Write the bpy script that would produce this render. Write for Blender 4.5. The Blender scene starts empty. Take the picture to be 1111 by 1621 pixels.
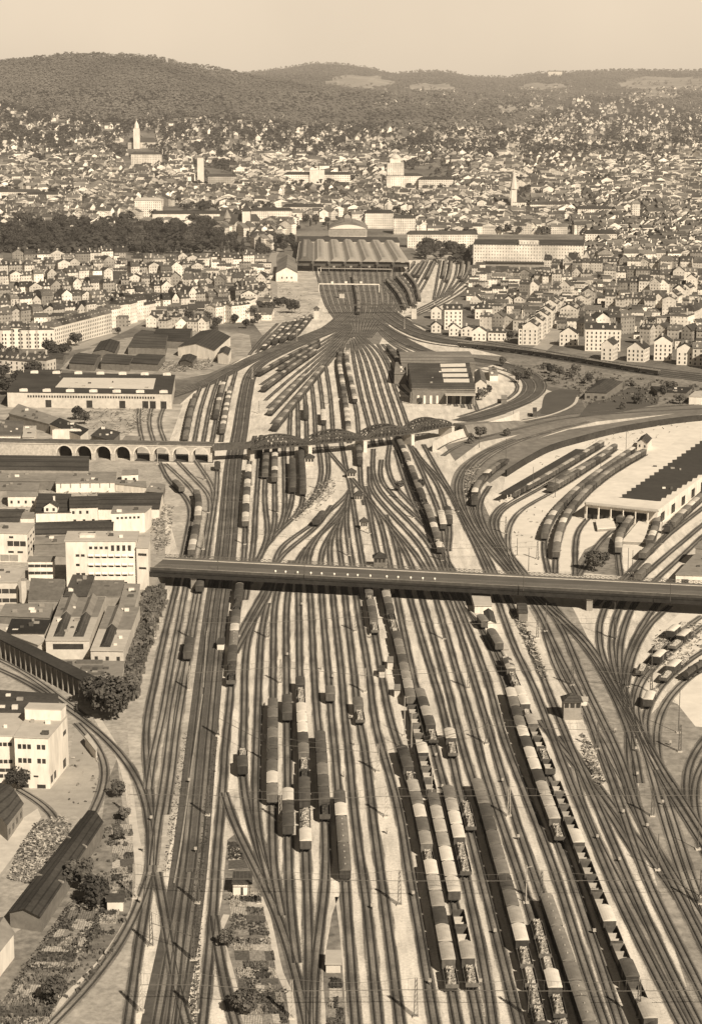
import bpy, math, random, bmesh
from mathutils import Vector, Euler
from mathutils.noise import noise as pnoise
random.seed(7)
R = random.random
def rr(a, b): return a + (b - a) * random.random()
SC = bpy.context.scene
COL = SC.collection
PI = math.pi
# ------------------------------------------------------------------ camera model
H, F, CX, CY, YH = 195.0, 3000.0, 555.5, 810.5, 145.0
PITCH = math.atan((CY - YH) / F)
cp, sp = math.cos(PITCH), math.sin(PITCH)
def ray(x, y):
    a = (x - CX) / F; b = -(y - CY) / F
    return (a, cp + b * sp, -sp + b * cp)
def G(x, y, z=0.0):
    d = ray(x, y); t = (z - H) / d[2]
    return Vector((d[0] * t, d[1] * t, z))
def PX(v):
    dz = v[2] - H
    zc = v[1] * cp - dz * sp
    yc = v[1] * sp + dz * cp
    return (CX + F * v[0] / zc, CY - F * yc / zc)
def scale_at(y): return cp * (y - YH) / H
cam = bpy.data.cameras.new('camera'); camo = bpy.data.objects.new('camera', cam); COL.objects.link(camo)
camo.location = (0, 0, H); camo.rotation_euler = (PI / 2 - PITCH, 0, 0)
cam.sensor_fit = 'VERTICAL'; cam.sensor_height = 24; cam.lens = 24 * F / 1621
cam.clip_start = 1; cam.clip_end = 60000
SC.camera = camo
SC.view_settings.view_transform = 'Standard'; SC.view_settings.look = 'None'; SC.view_settings.exposure = 0
# ------------------------------------------------------------------ light
EL, AZ = math.radians(38), math.radians(30.5)
sun = bpy.data.lights.new('sun', 'SUN'); so = bpy.data.objects.new('sun', sun); COL.objects.link(so)
sun.energy = 6.8; sun.angle = math.radians(0.5); sun.color = (1, .86, .68)
so.rotation_euler = Vector((-math.sin(AZ) * math.cos(EL), math.cos(AZ) * math.cos(EL), -math.sin(EL))).to_track_quat('-Z', 'Y').to_euler()
W = bpy.data.worlds.new('World'); SC.world = W; W.use_nodes = True
nt = W.node_tree; nt.nodes.clear()
sky = nt.nodes.new('ShaderNodeTexSky'); sky.sky_type = 'NISHITA'; sky.sun_disc = False
sky.sun_elevation = EL; sky.sun_rotation = PI - AZ; sky.dust_density = 3.0; sky.air_density = 1.0; sky.altitude = 400
bw = nt.nodes.new('ShaderNodeRGBToBW'); pw = nt.nodes.new('ShaderNodeMath'); pw.operation = 'POWER'; pw.inputs[1].default_value = .12
mx = nt.nodes.new('ShaderNodeVectorMath'); mx.operation = 'SCALE'; mx.inputs[0].default_value = (1.0, .828, .625)
bg = nt.nodes.new('ShaderNodeBackground'); bg.inputs[1].default_value = .15
out = nt.nodes.new('ShaderNodeOutputWorld')
mul = nt.nodes.new('ShaderNodeMath'); mul.operation = 'MULTIPLY'; mul.inputs[1].default_value = 4.75
nt.links.new(sky.outputs[0], bw.inputs[0]); nt.links.new(bw.outputs[0], pw.inputs[0]); nt.links.new(pw.outputs[0], mul.inputs[0])
tcw = nt.nodes.new('ShaderNodeTexCoord'); sxw = nt.nodes.new('ShaderNodeSeparateXYZ'); hz_ = nt.nodes.new('ShaderNodeMapRange'); hz_.interpolation_type = 'SMOOTHSTEP'
hz_.inputs[1].default_value = .02; hz_.inputs[2].default_value = .45; hz_.inputs[3].default_value = 1.0; hz_.inputs[4].default_value = .12   # bright milky horizon, darker zenith
mul2 = nt.nodes.new('ShaderNodeMath'); mul2.operation = 'MULTIPLY'
nt.links.new(tcw.outputs['Generated'], sxw.inputs[0]); nt.links.new(sxw.outputs[2], hz_.inputs[0]); nt.links.new(mul.outputs[0], mul2.inputs[0]); nt.links.new(hz_.outputs[0], mul2.inputs[1])
cl = nt.nodes.new('ShaderNodeTexNoise'); cl.inputs['Scale'].default_value = 7; cl.inputs['Detail'].default_value = 5; nt.links.new(tcw.outputs['Generated'], cl.inputs['Vector'])
clm = nt.nodes.new('ShaderNodeMapRange'); clm.inputs[1].default_value = .3; clm.inputs[2].default_value = .7; clm.inputs[3].default_value = .95; clm.inputs[4].default_value = 1.04; nt.links.new(cl.outputs['Fac'], clm.inputs[0])
mul3 = nt.nodes.new('ShaderNodeMath'); mul3.operation = 'MULTIPLY'; nt.links.new(mul2.outputs[0], mul3.inputs[0]); nt.links.new(clm.outputs[0], mul3.inputs[1]); nt.links.new(mul3.outputs[0], mx.inputs['Scale']); nt.links.new(mx.outputs[0], bg.inputs[0]); nt.links.new(bg.outputs[0], out.inputs[0])
# ------------------------------------------------------------------ materials
TINT = (1.0, .945, .855)
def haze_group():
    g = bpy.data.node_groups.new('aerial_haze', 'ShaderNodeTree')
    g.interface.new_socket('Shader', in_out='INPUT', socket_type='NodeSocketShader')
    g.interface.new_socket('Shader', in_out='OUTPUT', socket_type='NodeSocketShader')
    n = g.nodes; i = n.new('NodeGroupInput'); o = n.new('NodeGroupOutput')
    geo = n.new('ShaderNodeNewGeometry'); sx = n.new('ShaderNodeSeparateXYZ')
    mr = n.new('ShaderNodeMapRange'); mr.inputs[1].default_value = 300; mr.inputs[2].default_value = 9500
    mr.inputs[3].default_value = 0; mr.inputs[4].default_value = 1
    em = n.new('ShaderNodeEmission'); em.inputs[0].default_value = (.62, .502, .375, 1); em.inputs[1].default_value = .9  # distance haze painted into every material as emission along Y
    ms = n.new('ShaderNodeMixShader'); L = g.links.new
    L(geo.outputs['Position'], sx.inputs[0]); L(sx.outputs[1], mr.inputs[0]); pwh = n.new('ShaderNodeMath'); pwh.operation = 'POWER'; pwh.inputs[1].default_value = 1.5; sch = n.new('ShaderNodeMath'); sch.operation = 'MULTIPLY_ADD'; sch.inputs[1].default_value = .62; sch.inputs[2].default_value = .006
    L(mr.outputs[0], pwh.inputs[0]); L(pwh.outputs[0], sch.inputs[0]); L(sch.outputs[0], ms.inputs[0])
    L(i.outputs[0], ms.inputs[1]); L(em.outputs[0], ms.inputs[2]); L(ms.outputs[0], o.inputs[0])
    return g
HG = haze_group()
class NT:
    def __init__(s, name):
        s.m = bpy.data.materials.new(name); s.m.use_nodes = True
        s.t = s.m.node_tree; s.t.nodes.clear(); s.L = s.t.links.new
        s.b = s.n('ShaderNodeBsdfPrincipled'); s.b.inputs['Roughness'].default_value = .88
        s.b.inputs['Specular IOR Level'].default_value = .2
        s.o = s.n('ShaderNodeOutputMaterial')
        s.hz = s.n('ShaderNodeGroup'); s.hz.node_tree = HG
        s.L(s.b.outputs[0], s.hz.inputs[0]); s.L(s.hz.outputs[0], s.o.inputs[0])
    def n(s, ty, **k):
        x = s.t.nodes.new(ty)
        for a, b in k.items(): setattr(x, a, b)
        return x
    def val(s, x):
        return x
    def math(s, op, a, b=0.0, c=None, clamp=False):
        x = s.n('ShaderNodeMath', operation=op); x.use_clamp = clamp
        for i, v in enumerate((a, b, c)):
            if v is None: continue
            if isinstance(v, (int, float)): x.inputs[i].default_value = v
            else: s.L(v, x.inputs[i])
        return x.outputs[0]
    def mr(s, v, a, b, c, d, smooth=False):
        x = s.n('ShaderNodeMapRange'); x.clamp = True
        if smooth: x.interpolation_type = 'SMOOTHSTEP'
        s.L(v, x.inputs[0])
        for i, q in enumerate((a, b, c, d)): x.inputs[i + 1].default_value = q
        return x.outputs[0]
    def pos(s): return s.n('ShaderNodeNewGeometry').outputs['Position']
    def obj(s): return s.n('ShaderNodeTexCoord').outputs['Object']
    def noise(s, vec, sc, det=3, rough=.6, stretch=None):
        if stretch:
            mp = s.n('ShaderNodeMapping'); mp.inputs['Scale'].default_value = stretch; s.L(vec, mp.inputs[0]); vec = mp.outputs[0]
        x = s.n('ShaderNodeTexNoise'); x.inputs['Scale'].default_value = sc; x.inputs['Detail'].default_value = det
        x.inputs['Roughness'].default_value = rough; s.L(vec, x.inputs['Vector']); return x.outputs['Fac']
    def rnd(s): return s.n('ShaderNodeObjectInfo').outputs['Random']
    def mixv(s, f, a, b):
        x = s.n('ShaderNodeMix', data_type='FLOAT')
        for i, v in ((0, f), (2, a), (3, b)):
            if isinstance(v, (int, float)): x.inputs[i].default_value = v
            else: s.L(v, x.inputs[i])
        return x.outputs[0]
    def base(s, v, tint=TINT):
        x = s.n('ShaderNodeVectorMath', operation='SCALE'); x.inputs[0].default_value = tint
        if isinstance(v, (int, float)): x.inputs['Scale'].default_value = v
        else: s.L(v, x.inputs['Scale'])
        s.L(x.outputs[0], s.b.inputs['Base Color']); return s
    def bump(s, h, st=.4, d=.1):
        x = s.n('ShaderNodeBump'); x.inputs['Strength'].default_value = st; x.inputs['Distance'].default_value = d
        s.L(h, x.inputs['Height']); s.L(x.outputs[0], s.b.inputs['Normal']); return s
MATS = {}
def M(name, v, var=.25, sc=.6, rand=.0, coord='pos', sc2=None, rough=.88, stretch=None):
    """plain weathered surface: albedo v, patchy variation"""
    if name in MATS: return MATS[name]
    t = NT(name); t.b.inputs['Roughness'].default_value = rough
    p = t.pos() if coord == 'pos' else t.obj()
    n1 = t.noise(p, sc, 4, .65, stretch); f = t.mr(n1, .3, .7, 1 - var, 1 + var)
    n2 = t.noise(p, (sc2 or sc * .13), 2); f = t.math('MULTIPLY', f, t.mr(n2, .3, .7, 1 - var * .6, 1 + var * .6))
    if rand: f = t.math('MULTIPLY', f, t.mr(t.rnd(), 0, 1, 1 - rand, 1 + rand))
    t.base(t.math('MULTIPLY', f, v)); MATS[name] = t.m; return t.m
def wall_mat(name, v, wu=3.0, wv=3.3, dark=.09, rand=.12, ww=(.30, .66), wh=(.34, .78)):
    """plaster wall whose uv is in metres, with small dark window openings"""
    if name in MATS: return MATS[name]
    t = NT(name); uv = t.n('ShaderNodeUVMap').outputs[0]; sx = t.n('ShaderNodeSeparateXYZ'); t.L(uv, sx.inputs[0])
    fu = t.math('FRACT', t.math('DIVIDE', sx.outputs[0], wu)); fv = t.math('FRACT', t.math('DIVIDE', sx.outputs[1], wv))
    a = t.math('MULTIPLY', t.math('GREATER_THAN', fu, ww[0]), t.math('LESS_THAN', fu, ww[1]))
    b = t.math('MULTIPLY', t.math('GREATER_THAN', fv, wh[0]), t.math('LESS_THAN', fv, wh[1]))
    w = t.math('MULTIPLY', a, b)
    cell = t.n('ShaderNodeTexWhiteNoise', noise_dimensions='3D'); fl = t.n('ShaderNodeVectorMath', operation='FLOOR')
    dv = t.n('ShaderNodeVectorMath', operation='DIVIDE'); dv.inputs[1].default_value = (wu, wv, 1); t.L(uv, dv.inputs[0]); t.L(dv.outputs[0], fl.inputs[0]); t.L(fl.outputs[0], cell.inputs['Vector'])
    wd = t.mr(cell.outputs['Value'], 0, 1, dark * .6, dark * 2.6)
    n1 = t.noise(t.pos(), .35, 4); f = t.math('MULTIPLY', t.mr(n1, .3, .7, .82, 1.12), v)
    n3 = t.noise(t.pos(), .035, 2); f = t.math('MULTIPLY', t.mr(n3, .35, .65, .7, 1.15), f)
    f = t.math('MULTIPLY', f, t.mr(t.rnd(), 0, 1, 1 - rand, 1 + rand))
    t.base(t.mixv(w, f, wd)); MATS[name] = t.m; return t.m
def roof_mat(name, v, rand=.25, seam=.45):
    if name in MATS: return MATS[name]
    t = NT(name); p = t.obj()
    n1 = t.noise(p, .9, 4, .7); n2 = t.noise(t.pos(), .05, 2)
    f = t.math('MULTIPLY', t.mr(n1, .3, .7, .7, 1.3), t.mr(n2, .3, .7, .75, 1.3))
    sx = t.n('ShaderNodeSeparateXYZ'); t.L(p, sx.inputs[0])
    st = t.math('LESS_THAN', t.math('FRACT', t.math('MULTIPLY', sx.outputs[2], 1.6)), .22)
    f = t.math('MULTIPLY', f, t.mixv(st, 1.0, 1 - seam))
    f = t.math('MULTIPLY', f, t.mr(t.rnd(), 0, 1, 1 - rand, 1 + rand))
    t.base(t.math('MULTIPLY', f, v)); MATS[name] = t.m; return t.m
# ------------------------------------------------------------------ mesh builder
class MB:
    def __init__(s): s.v = []; s.f = []; s.uv = []; s.mi = []; s.sm = []
    def face(s, pts, uv=None, mi=0, sm=False):
        n = len(s.v); s.v.extend([tuple(p) for p in pts]); s.f.append(tuple(range(n, n + len(pts))))
        s.uv.extend(uv if uv else [(0.0, 0.0)] * len(pts)); s.mi.append(mi); s.sm.append(sm)
    def wall(s, a, b, z0, z1, mi=0):
        a = Vector(a[:2]); b = Vector(b[:2]); L = (b - a).length
        off = (a.x * .37 + a.y * .11) // 1 * 3.0
        s.face([(a.x, a.y, z0), (b.x, b.y, z0), (b.x, b.y, z1), (a.x, a.y, z1)], [(off, 0), (off + L, 0), (off + L, z1 - z0), (off, z1 - z0)], mi)
    def prism(s, pts, z0, z1, mi=0, top=True, tmi=None, bot=False):
        n = len(pts); ar = sum(pts[i][0] * pts[(i + 1) % n][1] - pts[(i + 1) % n][0] * pts[i][1] for i in range(n))
        if ar < 0: pts = pts[::-1]
        for i in range(n): s.wall(pts[i], pts[(i + 1) % n], z0, z1, mi)
        if top: s.face([(p[0], p[1], z1) for p in pts], None, mi if tmi is None else tmi)
        if bot: s.face([(p[0], p[1], z0) for p in pts[::-1]], None, mi)
    def box(s, x0, y0, z0, x1, y1, z1, mi=0, bot=True):
        s.prism([(x0, y0), (x1, y0), (x1, y1), (x0, y1)], z0, z1, mi, True, None, bot)
    def bar(s, a, b, w, h=None, mi=0, n=4):
        """beam between two points, square or round section"""
        a = Vector(a); b = Vector(b); d = (b - a)
        if d.length < 1e-6: return
        d.normalize(); up = Vector((0, 0, 1)) if abs(d.z) < .95 else Vector((1, 0, 0))
        x = d.cross(up).normalized(); y = x.cross(d).normalized(); h = h or w
        ra = []; rb = []
        for i in range(n):
            t = PI / 4 + 2 * PI * i / n; k = 2 ** .5 if n == 4 else 1
            o = x * (math.cos(t) * w / 2 * k) + y * (math.sin(t) * h / 2 * k); ra.append(a + o); rb.append(b + o)
        for i in range(n):
            j = (i + 1) % n; s.face([ra[j], ra[i], rb[i], rb[j]], None, mi, n > 4)
        s.face(ra, None, mi); s.face(rb[::-1], None, mi)
    def cone(s, c, r0, r1, z0, z1, n=12, mi=0, cap=True):
        A = [(c[0] + r0 * math.cos(2 * PI * i / n), c[1] + r0 * math.sin(2 * PI * i / n), z0) for i in range(n)]
        B = [(c[0] + r1 * math.cos(2 * PI * i / n), c[1] + r1 * math.sin(2 * PI * i / n), z1) for i in range(n)]
        for i in range(n):
            j = (i + 1) % n
            if r1 > 1e-4: s.face([A[i], A[j], B[j], B[i]], None, mi, n > 6)
            else: s.face([A[i], A[j], B[i]], None, mi)
        if cap and r1 > 1e-4: s.face(B, None, mi)
    def mesh(s, name, mats):
        me = bpy.data.meshes.new(name); me.from_pydata(s.v, [], s.f)
        if not isinstance(mats, (list, tuple)): mats = [mats]
        for m in mats: me.materials.append(m)
        me.polygons.foreach_set('material_index', s.mi); me.polygons.foreach_set('use_smooth', s.sm)
        ul = me.uv_layers.new(name='UVMap'); ul.data.foreach_set('uv', [c for u in s.uv for c in u]); me.update(); return me
    def build(s, name, mats, parent=None, loc=None):
        o = bpy.data.objects.new(name, s.mesh(name, mats)); COL.objects.link(o)
        if parent: o.parent = parent
        if loc is not None: o.location = loc
        return o
def tag(o, label=None, cat=None, group=None, kind=None):
    if label: o['label'] = label
    if cat: o['category'] = cat
    if group: o['group'] = group
    if kind: o['kind'] = kind
    return o
def empty(name, loc=(0, 0, 0), rz=0):
    o = bpy.data.objects.new(name, None); COL.objects.link(o); o.location = loc; o.rotation_euler = (0, 0, rz); o.empty_display_size = .1; return o
KIDS = {}
def kid(o, par): KIDS.setdefault(par.name, []).append(o); return o
def copy_tree(o, parent=None):
    c = o.copy(); COL.objects.link(c)
    if parent: c.parent = parent; KIDS.setdefault(parent.name, []).append(c)
    for k in list(KIDS.get(o.name, [])): copy_tree(k, c)
    return c
def part(mb, name, mats, root):
    o = mb.build(name, mats, root); kid(o, root); return o
def drop(protos):
    def rm(o):
        for k_ in KIDS.get(o.name, []): rm(k_)
        bpy.data.objects.remove(o)
    for r_ in protos: rm(r_)
ORD = 'first second third fourth fifth sixth seventh eighth ninth tenth eleventh twelfth thirteenth fourteenth fifteenth sixteenth seventeenth eighteenth nineteenth twentieth'.split()
TENS = ['', '', 'twenty', 'thirty', 'forty', 'fifty', 'sixty', 'seventy', 'eighty', 'ninety']
def nth(i):
    if i < 20: return ORD[i]
    if i == 99: return 'hundredth'
    if i > 99: return 'hundred-and-' + nth(i - 100)
    k = i + 1; t, u = divmod(k, 10)
    if u == 0: return TENS[t][:-1] + 'ieth'
    return TENS[t] + '-' + ORD[u - 1]
def smooth(pts, step=5.0):
    """Catmull-Rom through world points, resampled"""
    P = [pts[0] + (pts[0] - pts[1])] + list(pts) + [pts[-1] + (pts[-1] - pts[-2])]
    o = []
    for i in range(1, len(P) - 2):
        a, b, c, d = P[i - 1], P[i], P[i + 1], P[i + 2]; n = max(1, int((c - b).length / step))
        t1 = (b - a).length ** .5 + 1e-6; t2 = (c - b).length ** .5 + 1e-6; t3 = (d - c).length ** .5 + 1e-6
        m1 = (c - b) + ((b - a) / t1 - (c - a) / (t1 + t2)) * t2; m2 = (c - b) + ((d - c) / t3 - (d - b) / (t2 + t3)) * t2
        for k in range(n):
            t = k / n; t_2 = t * t; t_3 = t_2 * t
            o.append(b * (2 * t_3 - 3 * t_2 + 1) + m1 * (t_3 - 2 * t_2 + t) + c * (-2 * t_3 + 3 * t_2) + m2 * (t_3 - t_2))
    o.append(P[-2]); return o
def normals(p):
    r = []
    for i in range(len(p)):
        a = p[max(0, i - 1)]; b = p[min(len(p) - 1, i + 1)]; d = (b - a); d = Vector((d.x, d.y, 0)).normalized(); r.append(Vector((d.y, -d.x, 0)))
    return r
def ribbon(mb, p, w, dz=0.0, off=0.0, mi=0):
    """flat strip of width w following world points; uv = metres across, metres along"""
    n = normals(p); s = 0.0; U = Vector((0, 0, 1))
    for i in range(len(p) - 1):
        l = (p[i + 1] - p[i]).length
        a = p[i] + n[i] * (off - w / 2) + U * dz; b = p[i] + n[i] * (off + w / 2) + U * dz
        c = p[i + 1] + n[i + 1] * (off + w / 2) + U * dz; d = p[i + 1] + n[i + 1] * (off - w / 2) + U * dz
        mb.face([a, b, c, d], [(-w / 2, s), (w / 2, s), (w / 2, s + l), (-w / 2, s + l)], mi); s += l
def railbar(mb, p, off, w, z0, z1):
    n = normals(p)
    for i in range(len(p) - 1):
        q = []
        for k in (i, i + 1):
            for o_, z in ((off - w / 2, z0), (off - w / 2, z1), (off + w / 2, z1), (off + w / 2, z0)):
                v = p[k] + n[k] * o_; q.append((v.x, v.y, v.z + z))
        for a, b in ((0, 1), (1, 2), (2, 3)): mb.face([q[a], q[b], q[b + 4], q[a + 4]])
def pxs(l): return [Vector(G(*q)) for q in l]
def area(name, pts, mat, z, sub=False, label=None, smoothed=False):
    """ground sheet from photo outline (closed)"""
    w = [G(x, y, 0) for x, y in pts]
    if smoothed: w = smooth(w + [w[0]], 12)[:-1]
    mb = MB(); mb.face([(p.x, p.y, z) for p in w])
    o = mb.build(name, mat); bm = bmesh.new(); bm.from_mesh(o.data); bmesh.ops.triangulate(bm, faces=bm.faces[:])
    for f in bm.faces:
        if f.normal.z < 0: f.normal_flip()
    bm.to_mesh(o.data); bm.free(); return tag(o, label, kind='structure')
# ------------------------------------------------------------------ terrain
def li(tab, x):
    if x <= tab[0][0]: return tab[0][1]
    for (a, b), (c, d) in zip(tab, tab[1:]):
        if x <= c:
            t = (x - a) / (c - a); t = t * t * (3 - 2 * t) if False else t; return b + (d - b) * t
    return tab[-1][1]
R1 = [(-300, 98), (0, 91), (60, 86), (110, 80), (200, 80), (262, 85), (300, 96), (335, 99), (390, 112), (430, 121), (480, 128), (560, 140), (640, 149), (720, 160), (790, 168), (850, 180), (950, 196), (1040, 196), (1111, 186), (1400, 170)]
R2 = [(-300, 130), (330, 124), (390, 112), (440, 106), (500, 98), (560, 101), (590, 106), (618, 113), (660, 109), (705, 108), (740, 116), (800, 118), (850, 111), (900, 112), (960, 109), (1040, 107), (1111, 106), (1400, 100)]
def zfor(py, Y):
    dep = PITCH + math.atan((py - CY) / F); return H - Y * math.tan(dep)
def terr(X, Y):
    if Y < 2550: return 0.0
    x = CX + F * X / (Y * 1.0)
    a, b = li(R1, x) + 9, li(R2, x) + 5
    k = [(2550, 0.0), (3400, zfor(292, 3400)), (4200, zfor(230 if x < 700 else 236, 4200)), (5300, zfor(a, 5300)), (6400, zfor(a * .62 + b * .38 + 3, 6400)), (8600, zfor(b, 8600)), (11000, zfor(b, 8600) - 60), (30000, -200)]
    z = li(k, Y)
    if 2700 < Y: z += pnoise(Vector((X / 420, Y / 420, 3))) * min(9, (Y - 2700) / 120) 
    return z
def GT(x, y):
    d = ray(x, y); t = 2300.0 if y < 420 else 0
    if y >= 420 or True:
        if d[2] < 0:
            t0 = -H / d[2]
            if t0 * d[1] < 2550: return G(x, y, 0)
    t = 2500.0
    while t < 12000:
        X, Y, Z = d[0] * t, d[1] * t, H + d[2] * t
        if Z < terr(X, Y): return Vector((X, Y, terr(X, Y)))
        t += 22
    return None
def terrain():
    mb = MB(); ys = [-200, 0, 300, 600, 900, 1300, 1700, 2100, 2500] + [2600 + 100 * i for i in range(62)] + [9000, 9600, 10500, 12000, 16000, 30000]
    nx = 90; V = []
    for Y in ys:
        half = max(600, Y * .32 + 300)
        V.append([Vector((-half + 2 * half * i / nx, Y, 0)) for i in range(nx + 1)])
    for r in V:
        for p in r: p.z = terr(p.x, p.y)
    vs = [tuple(p) for r in V for p in r]; fs = []
    for j in range(len(ys) - 1):
        for i in range(nx):
            a = j * (nx + 1) + i; fs.append((a, a + 1, a + nx + 2, a + nx + 1))
    me = bpy.data.meshes.new('ground'); me.from_pydata(vs, [], fs); me.polygons.foreach_set('use_smooth', [True] * len(fs))
    t = NT('ground_earth'); p = t.pos()
    n1 = t.noise(p, .25, 5, .7); n2 = t.noise(p, .012, 3); n3 = t.noise(p, .0016, 2)
    v = t.mr(n1, .3, .7, .10, .22); v = t.math('MULTIPLY', v, t.mr(n2, .35, .65, .6, 1.35))
    sx = t.n('ShaderNodeSeparateXYZ'); t.L(p, sx.inputs[0])
    far = t.mr(sx.outputs[1], 4600, 5600, 0, 1)
    v = t.mixv(far, v, t.math('MULTIPLY', t.mr(n1, .3, .7, .05, .09), t.mr(n3, .4, .6, .8, 1.3)))
    t.base(v); me.materials.append(t.m); o = bpy.data.objects.new('ground', me); COL.objects.link(o); tag(o, kind='structure')
terrain()
# ------------------------------------------------------------------ ground sheets
def yard_mat():
    t = NT('yard_gravel'); p = t.pos()
    n1 = t.noise(p, 1.3, 4, .7); n2 = t.noise(p, .035, 3); n3 = t.noise(p, .35, 3, .6, (1, .12, 1))
    v = t.math('MULTIPLY', t.mr(n1, .3, .7, .52, .76), t.mr(n2, .35, .65, .84, 1.08)); v = t.math('MULTIPLY', v, t.mr(n3, .35, .65, .82, 1.1))
    sp_ = t.noise(p, 2.6, 1); v = t.math('MULTIPLY', v, t.mixv(t.mr(sp_, .66, .72, 0, 1), 1.0, .35))
    st_ = t.noise(p, .11, 5, .75, (1, .35, 1)); v = t.math('MULTIPLY', v, t.mr(st_, .56, .70, 1.0, .66))
    fine = t.noise(p, 5, 2, .8); v = t.math('MULTIPLY', v, t.mr(fine, .3, .7, .88, 1.08))
    t.base(v); return t.m
YM = yard_mat()
LOT = M('pale_concrete', .64, .1, .15)
DIRT = M('dry_earth', .34, .3, .5); SCRUB = M('rough_grass', .19, .45, .35); DARKF = M('dark_field', .085, .12, .08, sc2=.02); ROADM = M('asphalt_road', .3, .15, .3)
DUSTY = M('dusty_yard', .36, .35, .12, sc2=.03)
area('yard_ground', [(205, 1900), (214, 1500), (214, 1330), (205, 1120), (262, 940), (250, 735), (285, 640), (330, 600), (420, 545), (495, 480), (478, 420), (640, 412), (735, 410), (745, 450), (700, 490), (640, 500), (700, 540), (860, 580), (855, 640), (740, 668), (1111, 640), (1400, 655), (1500, 1000), (1600, 1900)], YM, .010)
area('stained_ground', [(1012, 1150), (1040, 1120), (1062, 1110), (1111, 1135), (1300, 1150), (1400, 1500), (1300, 1900), (1200, 1900), (1111, 1640), (1060, 1480), (1010, 1290)], M('stained_gravel', .27, .35, .35, sc2=.06), .018)
area('stained_ground', [(835, 960), (905, 960), (985, 1120), (1000, 1240), (960, 1240), (930, 1160), (900, 1080)], M('stained_gravel', .27, .35, .35, sc2=.06), .018)
area('stained_ground', [(228, 950), (330, 950), (305, 1160), (262, 1380), (214, 1420), (214, 1330), (200, 1120)], M('worn_gravel', .38, .3, .35, sc2=.05), .018)
area('stained_ground', [(254, 735), (345, 735), (338, 884), (285, 884), (262, 800)], M('worn_gravel', .38, .3, .35, sc2=.05), .018)
# pale areas on the right
area('goods_yard_paving', [(806, 884), (792, 800), (800, 750), (880, 712), (1000, 672), (1111, 655), (1260, 655), (1180, 780), (1010, 880), (985, 905), (830, 905)], LOT, .022)
area('loading_yard_paving', [(1030, 1010), (1090, 958), (1400, 965), (1400, 1180), (1100, 1150), (1060, 1100), (1090, 1060), (1111, 1030)], LOT, .022)
area('embankment_slope', [(745, 672), (800, 655), (850, 610), (868, 618), (880, 622), (852, 650), (812, 672), (760, 690), (700, 706)], M('pale_slope', .5, .2, .2), .030)  # pale ground tone with patchy variation
area('dark_allotment_field', [(855, 655), (866, 622), (885, 616), (912, 617), (911, 635), (890, 650), (870, 657)], DARKF, .034, smoothed=True)
area('dark_sports_field', [(915, 660), (930, 640), (1000, 612), (1045, 622), (1040, 640), (985, 652)], DARKF, .036)
area('rail_verge', [(735, 590), (735, 560), (860, 568), (1111, 605), (1300, 640), (1300, 655), (1111, 640), (930, 655), (912, 618), (868, 612), (850, 592), (800, 572)], SCRUB, .026)
area('verge_strip', [(745, 745), (790, 712), (900, 680), (1111, 648), (1400, 640), (1400, 655), (1111, 656), (960, 682), (870, 712), (805, 745), (775, 765)], M('cinder_bank', .17, .25, .2), .040)
area('rail_verge_low', [(700, 700), (735, 676), (850, 660), (960, 650), (1111, 640), (1111, 650), (900, 672), (760, 700), (720, 730)], M('cinder_bank', .17, .25, .2), .028)
# left side
area('arch_shade_patch', [(212, 730), (338, 733), (338, 720), (212, 717)], M('painted_arch_shade', .06, .3, .4), .058)  # dark sheet painting the shade on the ground under the arches
area('factory_yard_ground', [(-200, 1900), (-200, 735), (255, 735), (262, 800), (262, 940), (205, 1120), (214, 1330), (214, 1500), (205, 1900)], DIRT, .016)
area('workshop_yard_ground', [(-200, 735), (-200, 640), (290, 640), (255, 735)], DUSTY, .015)
area('cobbled_forecourt', [(107, 1212), (120, 1150), (140, 1165), (172, 1210), (168, 1260), (150, 1300), (110, 1290), (60, 1290), (10, 1380), (-60, 1450), (-60, 1250), (76, 1250)], M('worn_paving', .33, .13, .3), .030, smoothed=False)
area('dusty_track_way', [(-60, 1340), (30, 1300), (60, 1280), (66, 1294), (30, 1345), (0, 1385), (-60, 1450)], M('pale_dust', .5, .15, .3), .040)
area('grass_verge_left', [(196, 1290), (212, 1330), (214, 1440), (190, 1500), (130, 1575), (60, 1640), (-80, 1900), (-200, 1900), (-200, 1600), (20, 1480), (80, 1440), (160, 1310), (170, 1240), (186, 1200)], SCRUB, .034)
area('grass_bank', [(255, 925), (262, 950), (240, 1010), (225, 1060), (214, 1110), (190, 1110), (205, 1030), (228, 940)], SCRUB, .036)
area('garden_ground', [(360, 1330), (375, 1318), (400, 1370), (440, 1470), (470, 1560), (480, 1640), (480, 1800), (385, 1800), (378, 1621), (362, 1530), (345, 1460), (352, 1420)], SCRUB, .036)
area('garden_ground', [(527, 1440), (540, 1410), (548, 1450), (552, 1520), (565, 1700), (520, 1750), (513, 1621), (510, 1540)], SCRUB, .036)
area('goods_hall_verge', [(905, 905), (925, 870), (965, 850), (985, 880), (980, 912)], SCRUB, .036)
area('side_yard_ground', [(436, 434), (475, 424), (500, 424), (508, 470), (496, 505), (460, 520), (415, 530), (400, 510), (425, 470)], M('patchy_yard', .40, .35, .12, sc2=.04), .0121)
area('timber_yard_ground', [(95, 585), (120, 560), (200, 535), (330, 520), (395, 530), (400, 560), (330, 592), (285, 600)], M('patchy_timber_yard', .30, .35, .15, sc2=.05), .0141)
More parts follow.
